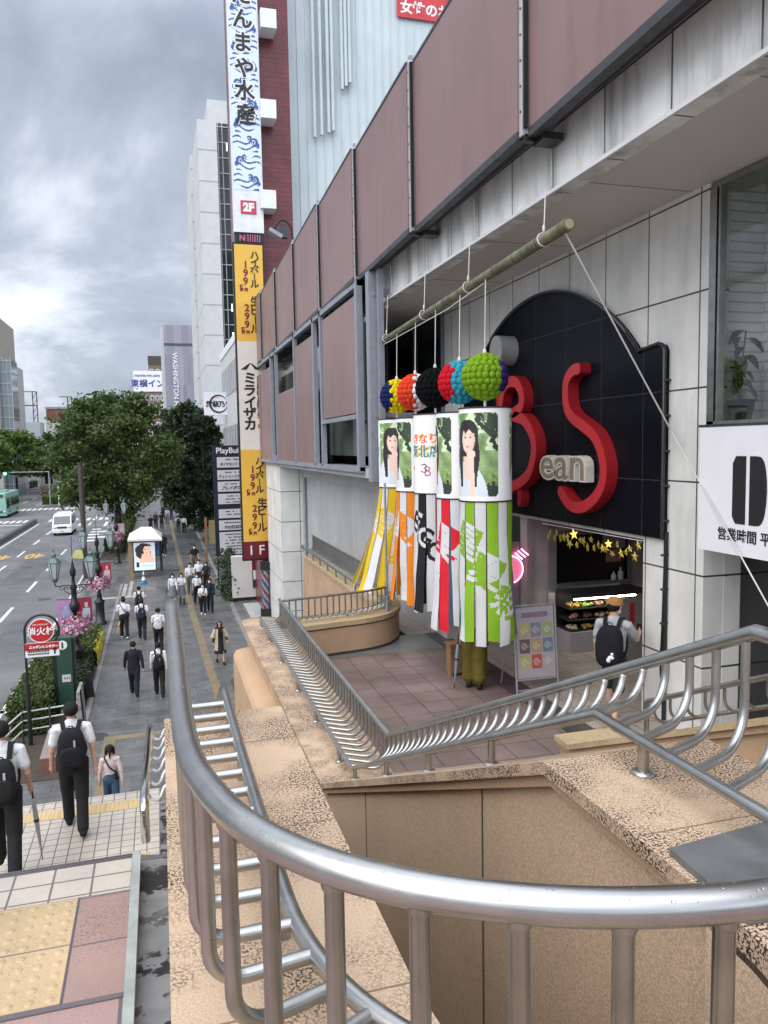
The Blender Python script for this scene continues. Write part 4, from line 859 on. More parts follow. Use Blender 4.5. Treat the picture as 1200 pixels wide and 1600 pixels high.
for oi, (oy, st_a, bc, (bd, bt), (sc1, sc2), wds, lab) in enumerate(ORN):
    X0 = 4.5; pz = A_.lerp(B_, (16.3-oy)/8.3).z
    root = thing('streamer_ornament', lab, 'ornament', (X0, oy, 5.0), 0, 'festival streamer ornaments hung along the bamboo pole')
    mats = [M('yarn %d %d' % (oi, q), bc[q], .95, 0, .28, 30, spec=.06, bump=1.0, bs=110) for q in range(2)]
    bz = 8.755; Rb = .32; mb = MB(); dv = Vector(drum_pt(0, 0, 0, 1, bd, 0)); mb.ell((X0, oy, bz), (Rb*.96, Rb*.96, Rb*.96), 24, 14, 0)
    for f in range(len(mb.f)):
        c_ = Vector(mb.v[mb.f[f][0]])-Vector((X0, oy, bz)); mb.m[f] = 1 if c_.normalized().dot(dv) > bt else 0
    rows = 11
    for i in range(rows):
        ph = -PI/2+PI*(i+.5)/rows; n_ = max(4, int(21*math.cos(ph)))
        for k in range(n_):
            a = 2*PI*(k+.5*(i % 2))/n_; d_ = Vector((math.cos(a)*math.cos(ph), math.sin(a)*math.cos(ph), math.sin(ph)))
            mb.ell((0, 0, 0), (.060*rnd.uniform(.9, 1.1), .050*rnd.uniform(.88, 1.12), .034*rnd.uniform(.85, 1.15)), 9, 7, 1 if d_.dot(dv) > bt else 0, Matrix.Translation(Vector((X0, oy, bz))+d_*(Rb*.955)) @ d_.to_track_quat('Z', 'X').to_matrix().to_4x4())
    mb.build('ball', mats, root)
    MB().tube([(X0, oy, bz+Rb*.95), (X0+.02, oy, pz-.05)], .008, 6).build('string', STR, root)
    MB().ell((X0, oy, bz+Rb+.02), (.03, .03, .06), 8, 6).build('knot', STR, root)
    zt_ = 8.31-.02*(oi % 2); zb_ = zt_-DH
    raster('drum', drum_img(st_a), lambda u, v: drum_pt(X0, oy, zb_, DR, u*360, v*DH), root, MVC('printed sheet', .38))
    for zz in (zb_, zt_): MB().tube([drum_pt(X0, oy, zz, DR+.004, a, 0) for a in range(0, 360, 12)], .011, 6, closed=True).build('hoop', BLK, root)
    MB().tube([(X0, oy, zt_-.03), (X0, oy, bz-Rb)], .02, 6).build('core_rod', STR, root)
    MB().lathe([(DR*.98, 0), (DR*.98, .003)], 24, c=(X0, oy, zt_-.03)).build('lid', WHITEP, root)
    NS, nx, ny = 14, 9, 120; mk = np.zeros((ny, NS*nx), bool)
    nW = len(wds)
    for q, ch in enumerate(wds):
        fq = (q+.5)/nW; ang = -75+150*fq; cxq = (ang % 360)/360
        wrap = mask(ch, NS*nx, ny, off=.03, scale=(.17 if nW > 3 else .24), cx=.5, cy=.84-.66*fq, asp=2*PI*DR/2.0, rot=-.45)
        mk |= np.roll(wrap, int(round((cxq-.5)*NS*nx)), axis=1)
    for k in range(NS):
        k2 = k+(1 if oi in (0, 1) else 0); base = np.array(sc1 if k2 % 2 == 0 else sc2); inv = np.array(sc2 if k2 % 2 == 0 else sc1)
        if oi == 3 and k in (3, 4, 5, 6, 7, 8): base, inv = (np.array(hexc(150, 196, 226)), np.array(sc2)) if k % 2 == 0 else (np.array(sc2), np.array(hexc(150, 196, 226)))
        if oi == 4 and k in (4, 5, 6, 7, 8): base = np.array(hexc(150, 132, 180)) if k % 2 == 0 else np.array(sc2)
        if oi == 4 and k in (9, 10): base = np.array(hexc(60, 170, 160)) if k % 2 else base
        im = np.zeros((ny, nx, 3)); 
        for j in range(ny):
            for i in range(nx): im[j, i] = inv if mk[j, k*nx+i] else base
        rs_ = random.Random(oi*31+k); sw = rs_.uniform(-.10, .22)+({9: .95, 10: .62, 11: .50, 12: .36}.get(k, 0) if oi == 0 else 0)+({11: .2, 12: .15}.get(k, 0) if oi in (1, 2, 3) else 0); tw = rs_.uniform(-5, 5); L0 = 2.0+rs_.uniform(-.06, .05); wv = rs_.uniform(.3, 2)
        blow = (.30, .02, .0, -.03, .0)[oi]
        def sp(u, v, k=k, sw=sw, tw=tw, L0=L0, wv=wv, blow=blow):
            d_ = (1-v); a = (k+.04+.92*u)*360/14+tw*d_
            p_ = drum_pt(X0, oy, zb_-.012, DR+sw*d_**1.5*.35+(.022*math.sin(wv*6+d_*5)+.012*math.sin(wv*11+d_*13))*d_, a, -L0*d_+(.03*(u-.5)*math.sin(wv*9)*d_))
            dr_ = blow*d_**1.4; return (p_[0]-.925*dr_, p_[1]+.38*dr_, p_[2])
        raster('streamer', im, sp, root, MVC('printed fabric', .75))

# ------------------------------------------------------------------ neighbour buildings and their signs
REDT = MT('dark red glazed tiles', (.175, .026, .030), (.13, .02, .024), (.05, .012, .014), .62, .20, .012, ax='XZ', off=.5, rough=.3, bump=.3, var=.2, stain=.25)
REDS = M('red painted steel', (.20, .012, .018), .4, 0, .1)
PALE = M('pale blue corrugated wall', (.52, .585, .60), .6, 0, .07, .4, stain=.18)
rb = thing('tenant_building', 'red tiled building front with a pale blue blind wall behind the signs', 'building', (6, 35, 0))
MB().box((4.55, 34.7, -.1), (6.15, 46, 44)).build('red_wall', REDT, rb); MB().box((4.30, 34.3, -.1), (4.85, 34.72, 7.6)).build('red_column', REDS, rb)
mb = MB(); mb.box((6.15, 36.0, -.1), (22, 46, 44)); mb.build('pale_wall', PALE, rb)
mb = MB()
for k in range(40): mb.box((6.35+k*.4, 35.955, 8), (6.40+k*.4, 36.0, 44))
o = mb.build('corrugation', PALE, rb)
for x, z, r in ((6.12, 0, .10),): MB().tube([(x, 35.5, 0), (x, 35.5, 44)], r, 10).build('rain_pipe', M('pale pipe', (.58, .60, .62), .5), rb)
for k, (px, yb_) in enumerate(((492, 215), (503, 212), (514, 208), (521, 205), (535, 140), (541, 135), (547, 130))):
    p = at(px, yb_, 35.8); MB().tube([(p.x, 35.78, p.z), (p.x, 35.78, 44)], .085, 8).build('riser_pipe', PALE, rb)
for yy in (30, 171, 312):
    p = at(419, yy, 33.9); MB().box((p.x-.33, 33.8, p.z-.38), (p.x+.33, 34.72, p.z+.38)).build('sign_bracket_box', WHITEP, rb)
wr = thing('red_banner', 'red banner with white Japanese words high on the pale blue wall', 'banner', tuple(at(660, 10, 35.9)))
p0, p1 = at(620, 26, 35.9), at(720, 26, 35.9)
MB().box((p0.x, 35.86, p0.z), (p1.x, 35.90, p0.z+1.6)).build('cloth', M('red banner cloth', (.55, .04, .05), .6), wr); MB().geo(text('女性のお客様', .62, .004, .02), front((p0.x+p1.x)/2+.42, 35.855, p0.z+.48)).build('lettering', WHITEP, wr)
# stacked sign tower: white wave sign
SX0, SX1, SYF = 3.55, 4.70, 34.0
ws = thing('wave_sign', 'tall white sign with blue waves and black Japanese characters, above the yellow sign', 'sign', (4.0, 34.1, 17))
zW = lambda y: 16.9+(366-y)*.0262
MB().box((SX0-.06, SYF+.01, 17.0), (SX1+.06, SYF+.34, 32)).build('case', M('white sign case', (.66, .68, .71), .45), ws)
nx, ny = 40, 470; im = np.zeros((ny, nx, 3)); Wc, Bc = np.array(hexc(206, 218, 228)), np.array(hexc(52, 84, 140))
for j in range(ny):
    for i in range(nx):
        u, v = i/nx, j/ny*13.0/1.26                     # both in sign widths
        c = Wc.copy(); z_ = 18.7+13*(j/ny)
        cell = math.floor(v/.62); fv = v-cell*.62; sg_ = 1 if cell % 2 else -1; uu = u if sg_ > 0 else 1-u
        d = fv-.30-.32*(uu-.5)-.05*math.sin(uu*9)
        band = (d+.45*uu)*14
        if -.30 < d < .10 and math.sin(band*2.4) > .55 and uu > .08: c = Bc.copy()
        for (ax_, ay_, rr__) in ((.22, .34, .13), (.40, .43, .10), (.12, .22, .09)):
            q = math.hypot(uu-ax_, fv-ay_)
            if q < rr__ and not (rr__*.35 < math.hypot(uu-ax_-.03, fv-ay_+.02) < rr__*.55): c = Bc.copy()
        im[j, i] = c
raster('wave_print', im, lambda u, v: (SX0+1.15*u, SYF, 18.75+13.0*v), ws, MVC('printed sheet'))
for k, ch in enumerate('だんまや水産'):
    z_ = zW([-7, 30, 66, 105, 140, 177][k]); xx = 4.12
    MB().geo(text(ch, .92, .003, .07), front(xx, SYF-.008, z_)).build('letter_outline', WHITEP, ws); MB().geo(text(ch, .86, .003, .022), front(xx, SYF-.016, z_)).build('letter', LETTER, ws)
MB().box((3.80, SYF-.02, zW(333)), (4.46, SYF+.01, zW(312))).build('badge', M('red badge', (.50, .03, .07), .5), ws); MB().geo(text('2F', .46, .004, .03), front(4.13, SYF-.026, zW(322.5))).build('badge_lettering', WHITEP, ws)
dk = thing('neon_strip', 'dark strip with pink neon letters between the wave sign and the yellow sign', 'sign', (4, 34.2, 16.6))
MB().box((SX0-.02, SYF+.05, 16.58), (SX1+.06, SYF+.3, 16.98)).build('case', BLK, dk); MB().geo(text('N', .34, .01, .01), front(3.83, SYF+.03, 16.76)).build('lettering', M('pink tube', (.45, .12, .2), .4), dk)
for k in range(6): MB().box((4.05+.1*k, SYF+.02, 16.62), (4.09+.1*k, SYF+.04, 16.92)).build('tube', M('pink tube', (.45, .12, .2), .4), dk)
# yellow sign
ys = thing('yellow_sign', 'tall yellow and white bar sign with vertical Japanese menu prices and 1F', 'sign', (4.0, 34.1, 2.9))
zY = lambda y: 16.55-(y-380)*.02762
xY = lambda x, y: 3.46+(x-366-(y-380)*14/495)*.0272
YS, WS, MR = M('yellow acrylic sign', (.70, .41, .055), .4, 0, .04), M('cream acrylic sign', (.66, .62, .55), .4, 0, .04), M('maroon acrylic sign', (.13, .008, .016), .4, 0, .05)
MB().box((3.40, SYF+.01, zY(876)), (4.72, SYF+.32, 16.56)).build('case', BLK, ys)
for a, b, m_ in ((382.5, 530, YS), (530, 699, WS), (699, 845, YS), (845, 873, MR)):
    MB().box((3.46, SYF-.01, zY(b)), (4.66, SYF+.012, zY(a))).build('face', m_, ys)
MRL = M('maroon lettering', (.17, .008, .012), .5)
def vtx(chars, px, pys, size, mat, name='lettering', bold=.012):
    mb = MB()
    for ch, yy in zip(chars, pys):
        if ch == 'ー': mb.box((xY(px, yy)-size*.05, SYF-.022, zY(yy)-size*.40), (xY(px, yy)+size*.05, SYF-.014, zY(yy)+size*.40))
        else: mb.geo(text(ch, size, .003, bold), front(xY(px, yy), SYF-.018, zY(yy)))
    mb.build(name, mat, ys)
vtx('ハイボール', 398, [398, 408.5, 420, 431.5, 442], .38, LETTER); vtx('199', 384, [413, 425.5, 438], .42, MRL); vtx('税別', 377.5, [446, 451], .14, MRL); vtx('円', 385, [451], .15, MRL)
vtx('生ビール', 399, [468, 482, 497, 511], .44, LETTER); vtx('299', 386, [478.5, 491.5, 504], .42, MRL); vtx('税別', 380, [511, 516], .14, MRL); vtx('円', 387.5, [516], .15, MRL)
vtx('ミライザカ', 390, [587, 606, 624, 642, 659], .56, LETTER, bold=.02); vtx('旨唐揚げと居酒メシ', 405, [588+7.2*q for q in range(9)], .22, LETTER)
vtx('ハイボール', 405, [717, 728, 739.5, 751, 762], .38, LETTER); vtx('199', 394, [730, 743, 756], .42, MRL); vtx('税別', 387, [764, 769], .14, MRL); vtx('円', 395, [769], .15, MRL)
vtx('生ビール', 409, [783, 796, 810, 823], .44, LETTER); vtx('299', 397, [792, 806, 819.5], .42, MRL); vtx('税別', 390, [827, 832], .14, MRL); vtx('円', 397.5, [832], .15, MRL)
mb = MB(); zz = zY(569); xx = xY(391, 569); mb.prism([(xx-.42, zz-.13), (xx-.05, zz+.14), (xx, zz+.14), (xx-.16, zz-.13)], 'Y', SYF-.02, SYF-.012); mb.prism([(xx+.0, zz+.14), (xx+.05, zz+.14), (xx+.42, zz-.13), (xx+.2, zz-.13)], 'Y', SYF-.021, SYF-.013); mb.build('roof_logo', LETTER, ys)
MB().lathe([(.12, 0), (.12, .006)], 20, 0, Matrix.Translation((xY(406.5, 662), SYF-.011, zY(662))) @ Matrix.Rotation(PI/2, 4, 'X')).build('seal', M('faded red seal', (.45, .12, .08), .5), ys)
MB().geo(text('1 F', .60, .004, .004), front(xY(401.5, 859), SYF-.02, zY(859))).build('lettering', M('cream lettering', (.72, .68, .6), .5), ys)
# floodlight on the roof edge of the screens
fl = thing('floodlight', 'grey floodlight with a curled cable on top of the mauve screens', 'lamp', tuple(at(437, 368, 31.0)))
p = at(436, 366, 31.0); MB().box((p.x-.42, p.y-.15, p.z-.12), (p.x+.15, p.y+.2, p.z+.02), 0, Matrix.Translation(p) @ Matrix.Rotation(.5, 4, 'Y') @ Matrix.Translation(-p)).build('lamp_head', GREYM, fl); MB().box((p.x+.0, p.y, p.z-.1), (p.x+.35, p.y+.3, p.z+.35)).build('housing', DARKG, fl)
MB().tube(curve3([(p.x-.2, p.y, p.z+.2), (p.x+.1, p.y, p.z+.55), (p.x+.45, p.y, p.z+.35), (p.x+.55, p.y, p.z-.35), (p.x+.5, p.y, p.z-.9)], 6), .04, 6).build('cable', BLK, fl)
# low white wall sign, board, barber pole
sl_ = thing('white_slab', 'low white wall slab standing under the tenant board by the step', 'wall', (4.2, 39.6, 0))
MB().box((3.40, 39.5, .0), (5.2, 40.0, .18)).build('plinth', BLK, sl_); MB().box((3.38, 39.48, .18), (5.2, 40.0, 2.30)).build('slab', M('white slab', (.62, .60, .58), .6, 0, .06, 1), sl_)
nbp = thing('notice_board', 'dark panel with a small white notice on the white slab', 'sign board', (4.75, 39.4, .9))
q0, q1 = at(395, 918, 39.4), at(412, 890, 39.4); MB().box((q0.x, 39.4, q0.z), (q1.x+.1, 39.47, q1.z+.05)).build('panel', DARKG, nbp); MB().box((q0.x+.05, 39.385, q0.z+.42), (q1.x-.05, 39.40, q1.z)).build('notice', WHITEP, nbp); MB().box((q0.x, 39.4, q1.z+.06), (q1.x+.1, 39.48, q1.z+.55)).build('red_panel', MR, nbp)
bpx = at(417, 985, 33.2); bpo = thing('barber_pole', 'striped red white and blue barber pole on a black stand', 'barber pole', (bpx.x, 33.2, 0))
MB().box((bpx.x-.22, 33.0, .0), (bpx.x+.22, 33.4, .85)).build('base', BLK, bpo); MB().box((bpx.x-.19, 33.02, 2.55), (bpx.x+.19, 33.38, 2.9)).build('cap', BLK, bpo)
im = np.zeros((44, 24, 3))
for j in range(44):
    for i in range(24): im[j, i] = [(.22, .22, .24), (.15, .02, .02), (.22, .22, .24), (.02, .05, .14)][int(((i/24*2+j/44*2.4) % 1)*4)]
raster('striped_glass', im, lambda u, v: (bpx.x+.165*math.cos(2*PI*u), 33.2+.165*math.sin(2*PI*u), .85+1.7*v), bpo, MVC('printed sheet'))
# tenant board
tb = thing('tenant_board', 'dark blue tenant board with eight white name panels beside the yellow sign', 'sign board', (3.9, 44.1, 1.85))
zP = lambda y: 7.95-(y-697)*.0361
NV = M('dark navy board', (.012, .016, .035), .4); PAN = M('white name panel', (.54, .55, .57), .5, 0, .06)
BX0, BX1 = 2.92, 4.95
MB().box((BX0, 44.0, zP(868)), (BX1, 44.3, zP(696))).build('board', NV, tb)
rows = [(714, 730, 'ダイヤモンド サン', .19, 0), (734, 749, 'アットイーズカフェ', .20, 0), (752, 767.5, 'プレイボウル', .25, .35), (771, 787, '', .2, 0), (795, 809, '', .2, 0), (812.5, 828, 'mottette', .34, 0), (831, 866, '', .2, 0)]
for a, b, t_, sz, shr in rows:
    off_ = (a-697)*.028*.036; MB().box((BX0+.22, 43.975, zP(b)), (BX1-.05, 44.0, zP(a))).build('name_panel', PAN, tb)
    xc = 3.86
    if t_: MB().geo(text(t_, sz, .003, .006, .86, shr), front(xc+.12, 43.97, zP(b)+(.18 if t_ != 'プレイボウル' else .2))).build('lettering', LETTER, tb)
    mb = MB(); n_ = 1 if t_ else max(2, int((b-a)/5)); rr = random.Random(int(a))
    for q in range(n_):
        zq = zP(a)-.13-q*.17
        x = BX0+.5+rr.random()*.25
        while x < BX1-.6: w_ = rr.uniform(.03, .09); mb.box((x, 43.970, zq-.035), (x+w_, 43.9745, zq+.03)); x += w_+.02+(.12 if rr.random() < .15 else 0)
    mb.build('small_print', LETTER, tb)
MB().geo(text('PlayBuil', .44, .004, .008), front(3.78, 43.985, zP(705))).build('header_lettering', WHITEP, tb)
mb = MB(); mb.tube([(BX0+.1, 44.15, 0), (BX0+.1, 44.15, 1.9)], .05, 8); mb.tube([(BX1-.1, 44.15, 0), (BX1-.1, 44.15, 1.9)], .05, 8); mb.build('support', DARKG, tb)
# meat restaurant sign
nk = thing('restaurant_sign', 'white projecting sign with a black brush circle above the tenant board', 'sign', (4.4, 58, 10.3))
MB().box((3.37, 58, 10.28), (7.2, 58.3, 11.95)).build('panel', M('white sign panel', (.78, .77, .82), .35, 0, .03), nk)
MB().tube([(4.42+.62*math.cos(a), 57.98, 11.1+.62*math.sin(a)) for a in [.5+5.6*k/30 for k in range(31)]], [.02+.05*math.sin(PI*k/30) for k in range(31)], 6).build('brush_ring', LETTER, nk)
MB().geo(text('縁桜乃場×肉', .47, .003, .02, .98), front(4.78, 57.985, 11.08)).build('lettering', LETTER, nk); MB().tube([(5.2, 58.15, 11.1), (6.4, 58.15, 11.1)], .06, 6).build('bracket', DARKG, nk)
# white office with window bands
GLS = MGLASS('office glass', (.07, .085, .09), .08); WALLW = M('white office wall', (.52, .53, .53), .6, 0, .05, .3, stain=.1)
of = thing('white_office', 'low white office with window bands behind the hanging sign', 'building', (8, 54, 0))
MB().box((5.0, 46.2, -.1), (16, 62, 15.1)).build('wall', WALLW, of); MB().box((4.94, 46.1, 14.6), (16, 62.1, 15.12)).build('parapet', WHITEP, of)
for za, zb2 in ((11.6, 13.6), (7.2, 9.4), (2.4, 5.2)):
    MB().box((4.97, 47, za), (5.05, 61.5, zb2)).build('window_band', GLS, of)
    for k in range(12): MB().box((4.93, 47.4+k*1.2, za), (5.0, 47.52+k*1.2, zb2)).build('mullion', WALLW, of)
    mb = MB()
    for k in range(6): mb.box((4.985, 47.6+k*2.4, za+.05), (4.999, 48.6+k*2.4, zb2-.3))
# tall white tower
TWW = MT('white tower panels', (.54, .545, .55), (.52, .53, .535), (.34, .34, .35), 30, 3.55, .10, ax='XZ', rough=.55, bump=.05, var=.05)
tw = thing('office_tower', 'tall stepped white tower with a dark column of windows', 'building', (8, 100, 0))
MB().box((5.9, 95, -.1), (8.1, 107, 46)).build('wing', TWW, tw); MB().box((5.85, 112, -.1), (7.6, 125, 48.0)).build('rear_wing', TWW, tw); MB().box((7.35, 98, -.1), (18, 111, 49.6)).build('core', TWW, tw)
MB().box((8.1, 96.6, -.1), (18, 98, 46.4)).build('window_column', MGLASS('black tower glass', (.012, .015, .016), .08), tw)
TML = M('tower mullion', (.42, .43, .43), .5)
for k in range(26): MB().box((8.1, 96.45, 1.4+k*1.78), (18, 96.6, 1.50+k*1.78)).build('floor_band', TML, tw)
for x in (8.3, 8.8, 10.4, 12.2): MB().box((x, 96.42, -.1), (x+.09, 96.6, 46.4)).build('mullion', TML, tw)
for zz in (43.2, 24.4, 21.0, 13.8): MB().box((9.3, 96.40, zz), (9.41, 96.44, zz+.9)).build('lit_lamp', M('lit office lamp', (.9, .85, .7), .5, emit=(1, .9, .7), es=1.6), tw)
# hotel, inn sign, far blocks
def windows(parent, X0, X1, Y, Z0, Z1, nx_, nz, w, h, mat, fmat, fw_=.0):
    for i in range(nx_):
        for j in range(nz):
            x = X0+(X1-X0)*(i+.5)/nx_; z = Z0+(Z1-Z0)*(j+.5)/nz
            o = MB().box((x-w/2, Y-.12, z-h/2), (x+w/2, Y+.05, z+h/2)).build('window', fmat, parent); MB().box((x-w/2+w*.18, Y-.16, z-h/2+h*.14), (x+w/2-w*.18, Y-.12, z+h/2-h*.14)).build('pane', mat, o)
ho = thing('hotel_tower', 'grey mauve striped hotel block with a vertical name', 'building', (7.5, 240, 0))
STRP = MT('mauve striped hotel cladding', (.20, .195, .235), (.30, .29, .335), (.24, .235, .28), 1.05, 9, .02, ax='XZ', off=.35, rough=.5, bump=0, var=.05)
MB().box((3.0, 240, -1), (14, 262, 44.6)).build('wall', STRP, ho); MB().box((2.2, 243, -1), (3.0, 262, 44.2)).build('side_wing', M('pale hotel side', (.50, .52, .55), .6), ho); MB().box((3.0, 239.9, 38.6), (14, 240, 39.3)).build('band', M('dark band', (.06, .06, .08), .5), ho)
T_ = frame((6.0, 239.85, 26.3), (0, 0, -1), (1, 0, 0)); MB().geo(text('WASHINGTON HOTEL', 2.0, .03, .03), T_).build('lettering', WHITEP, ho)
inn = thing('inn_building', 'pink brown inn with rows of white windows under a white rooftop sign', 'building', (-1, 290, 0))
MB().box((-5.8, 290.5, -1), (6, 305, 28.6)).build('wall', M('pink brown brick', (.26, .165, .15), .8, 0, .1, .5), inn); windows(inn, -5.4, 3.2, 290.5, 6, 28, 5, 7, 1.2, 1.7, GLS, WHITEP)
ins = thing('rooftop_sign', 'white rooftop sign with blue Japanese inn letters', 'sign', (-2, 290, 28.6))
MB().box((-7.3, 290.0, 28.7), (3.3, 290.4, 36)).build('panel', M('white sign panel', (.78, .77, .82), .35, 0, .03), ins); MB().box((3.3, 290.1, 28.7), (4.2, 296, 35.4)).build('side_panel', WHITEP, ins)
BLU = M('blue lettering', (.03, .05, .22), .5); MB().geo(text('東横イン', 2.9, .03, .05), front(-2.6, 289.9, 31.6)).build('lettering', BLU, ins); MB().geo(text('toyoko-inn.com', 1.35, .03, .02), front(-2.6, 289.9, 34.3)).build('lettering', M('grey blue lettering', (.12, .14, .22), .5), ins)
br_ = thing('brown_block', 'brown brick block with small lit windows behind the rooftop sign', 'building', (2, 320, 0))
p0, p1 = at(231, 556, 320), at(262, 640, 320)
MB().box((p0.x, 320, -1), (p1.x+4, 335, p0.z)).build('wall', M('brown brick', (.16, .12, .08), .8, 0, .12, .6), br_); windows(br_, p0.x, p0.x+7, 320, p0.z-8, p0.z-3.8, 3, 1, 1.3, 1.5, GLS, WHITEP)
MB().box((p0.x-.1, 319.9, p0.z-3.5), (p1.x+4.1, 320, p0.z)).build('roof_band', M('dark brown band', (.06, .05, .045), .7), br_)
cb = thing('concrete_block', 'grey beige concrete block with window columns at the left edge', 'building', (-30, 150, 0))
MB().box((-48, 150, -.1), (-26.5, 178, 25)).build('wall', M('concrete wall', (.46, .445, .42), .8, 0, .08, .3, stain=.2), cb); MB().box((-48, 152, 25), (-26.6, 170, 32.2)).build('roof_tower', M('tan tower', (.38, .34, .29), .8), cb)
windows(cb, -35.3, -26.8, 150, 9, 23, 7, 4, .75, 2.4, GLS, DARKG)
gt = thing('glass_stair_tower', 'glass stair tower beside the concrete block', 'building', (-25.6, 153, 0))
MB().box((-26.45, 151.5, -.1), (-24.5, 158, 24.4)).build('glass', MGLASS('blue grey glass', (.16, .20, .22), .1), gt)
mb = MB()
for k in range(12): mb.box((-26.5, 151.4, 2+k*2), (-24.45, 151.5, 2.12+k*2)); mb.box((-24.5, 151.4, 2+k*2), (-24.42, 158, 2.12+k*2))
for x in (-26.5, -25.85, -25.2, -24.52): mb.box((x, 151.38, 0), (x+.08, 151.5, 24.5))
mb.build('mullion', M('pale mullion', (.42, .45, .45), .5), gt)
lb = thing('cream_building', 'low cream building with a rusty roof band', 'building', (-20, 200, 0))
MB().box((-25.4, 200, -.1), (-12, 215, 15.3)).build('wall', M('cream wall', (.50, .48, .42), .8, 0, .06, .3, stain=.2), lb); MB().box((-25.2, 199.9, 15.3), (-12, 214, 18.0)).build('roof_band', M('rusty corrugated band', (.16, .07, .05), .8, 0, .4, 1.2), lb); MB().box((-25.4, 199.8, 18.0), (-11.9, 214, 18.5)).build('roof_edge', GREYM, lb)
o = MB().box((-22.9, 199.9, 12.7), (-21.8, 200, 14.1)).build('window', DARKG, lb); MB().box((-22.8, 199.86, 12.8), (-21.9, 199.9, 14.0)).build('pane', GLS, o)
vd = thing('railway_viaduct', 'pale railway viaduct crossing behind the street trees', 'bridge', (-30, 195, 0))
MB().box((-60, 192, 10.6), (-25.6, 199, 14.6)).build('girder', M('pale girder', (.42, .45, .48), .6), vd); MB().box((-60, 191.8, 9.4), (-25.6, 199, 10.6)).build('beam', M('dark beam', (.05, .05, .05), .8), vd); MB().box((-28, 191, 0), (-26, 198, 9.4)).build('pier', CONC, vd)
for px, top, w in ((58, 612, 9), (112, 620, 6)):
    a, b = at(px, 690, 197), at(px, top, 197); cat = thing('catenary_mast', 'lattice railway mast rising above the viaduct' if px == 58 else 'lattice railway mast standing behind the cream building roof', 'mast', (a.x, 197, b.z-9))
    mb = MB()
    for s_ in (-.45, .45): mb.tube([(a.x+s_, 197, a.z-3), (a.x+s_, 197, b.z)], .12, 6)
    for k in range(7): zz = a.z+(b.z-a.z)*k/7; mb.tube([(a.x-.45, 197, zz), (a.x+.45, 197, zz+(b.z-a.z)/7)], .07, 5)
    mb.build('lattice', DARKG, cat); MB().tube([(a.x-2.2, 197, b.z), (a.x+.45, 197, b.z)], .10, 6).build('cross_arm', DARKG, cat)
    if px == 58: mb = MB(); mb.tube([(a.x-4.6, 197, b.z-3.2), (a.x+.5, 197, b.z-3.2)], .14, 6); mb.tube([(a.x-4.4, 197, b.z-9), (a.x-4.4, 197, b.z-3.2)], .12, 6); mb.build('gantry', DARKG, cat)

# ------------------------------------------------------------------ trees and planting
BARK = M('dark bark', (.045, .035, .028), .9, 0, .3, 6, bump=.5, bs=18)
LEAFG = MLEAF('street tree leaf', [(.032, .058, .018), (.068, .112, .030), (.048, .084, .023), (.125, .175, .055), (.08, .128, .036)], .34)
LEAFD = MLEAF('dark tree leaf', [(.014, .030, .014), (.028, .052, .022), (.020, .040, .017), (.044, .074, .028)], .18)
LEAFY = MLEAF('bright tree leaf', [(.065, .120, .025), (.11, .18, .042), (.085, .145, .032)], .3)
def tree(label, loc, zc, rx, rz, nl, ls, mat, seed, th=None, group=None, ry=None, shape=.0, clumps=70, lean=0):
    rr = random.Random(seed); x, y, z = loc; ry = ry or rx
    t = thing('street_tree', label, 'tree', loc, 0, group)
    mb = MB(); top = Vector((x+lean, y, zc+rz*.45)); tr = max(.12, rx*.055)
    mb.tube(curve3([(x, y, z), (x+.05, y, z+(zc-rz-z)*.6+.4), (x+lean*.5, y, zc-rz*.3), top], 4), [tr*(1-.7*k/12) for k in range(13)], 8)
    for k in range(9):
        a = 2*PI*k/9+rr.random(); h = zc-rz*.55+rz*.9*k/9; s0 = Vector((x+lean*.4, y, h)); l_ = rx*rr.uniform(.6, .9)
        mb.tube(curve3([s0, s0+Vector((math.cos(a)*l_*.5, math.sin(a)*l_*.5*ry/rx, l_*.25)), s0+Vector((math.cos(a)*l_, math.sin(a)*l_*ry/rx, l_*.42))], 3), [tr*.38, tr*.33, tr*.28, tr*.22, tr*.16, tr*.1, tr*.05], 5)
    mb.build('trunk', BARK, t)
    cl = []
    while len(cl) < clumps:
        v = Vector((rr.uniform(-1, 1), rr.uniform(-1, 1), rr.uniform(-1, 1)))
        if .25 < v.length < 1 and rr.random() < .35+.65*v.length:
            w = 1-shape*max(0, v.z); cl.append((Vector((x+lean*.6+v.x*rx*w, y+v.y*ry*w, zc+v.z*rz)), rr.uniform(.16, .30)))
    vs, fs = [], []
    for k in range(nl):
        c, s_ = cl[rr.randrange(clumps)]; d = Vector((rr.gauss(0, 1), rr.gauss(0, 1), rr.gauss(0, .7)))*s_*rx*.42
        p = c+d; n = Vector((rr.uniform(-1, 1), rr.uniform(-1, 1), rr.uniform(.0, 1.3))).normalized(); u = n.orthogonal().normalized(); u = Matrix.Rotation(rr.random()*6.28, 3, n) @ u; w = n.cross(u); L1 = ls*rr.uniform(.6, 1.3)
        b = len(vs); vs += [p-u*L1*.5, p+w*L1*.27+u*L1*.05, p+u*L1*.55-n*L1*.15, p-w*L1*.27]; fs.append((b, b+1, b+2, b+3))
    MB().add(vs, fs).build('crown', mat, t); return t
tree('big bushy green street tree standing between the road and the pavement', (-3.1, 61.4, 0), 7.7, 4.6, 4.9, 24000, .34, LEAFG, 11, shape=.3, clumps=130, ry=4.2)
tree('dark dense tree just left of the tenant board over the pavement', (3.1, 76, 0), 6.7, 3.0, 6.2, 20000, .42, LEAFD, 12, clumps=120)
tree('dark tree farther along the pavement behind the dense one', (2.6, 92, 0), 6.4, 3.6, 6.0, 13000, .5, LEAFD, 13, clumps=90)
tree('dark tree squeezed against the white office front', (3.7, 68, 0), 5.6, 1.9, 5.4, 15000, .36, LEAFD, 14, clumps=90)
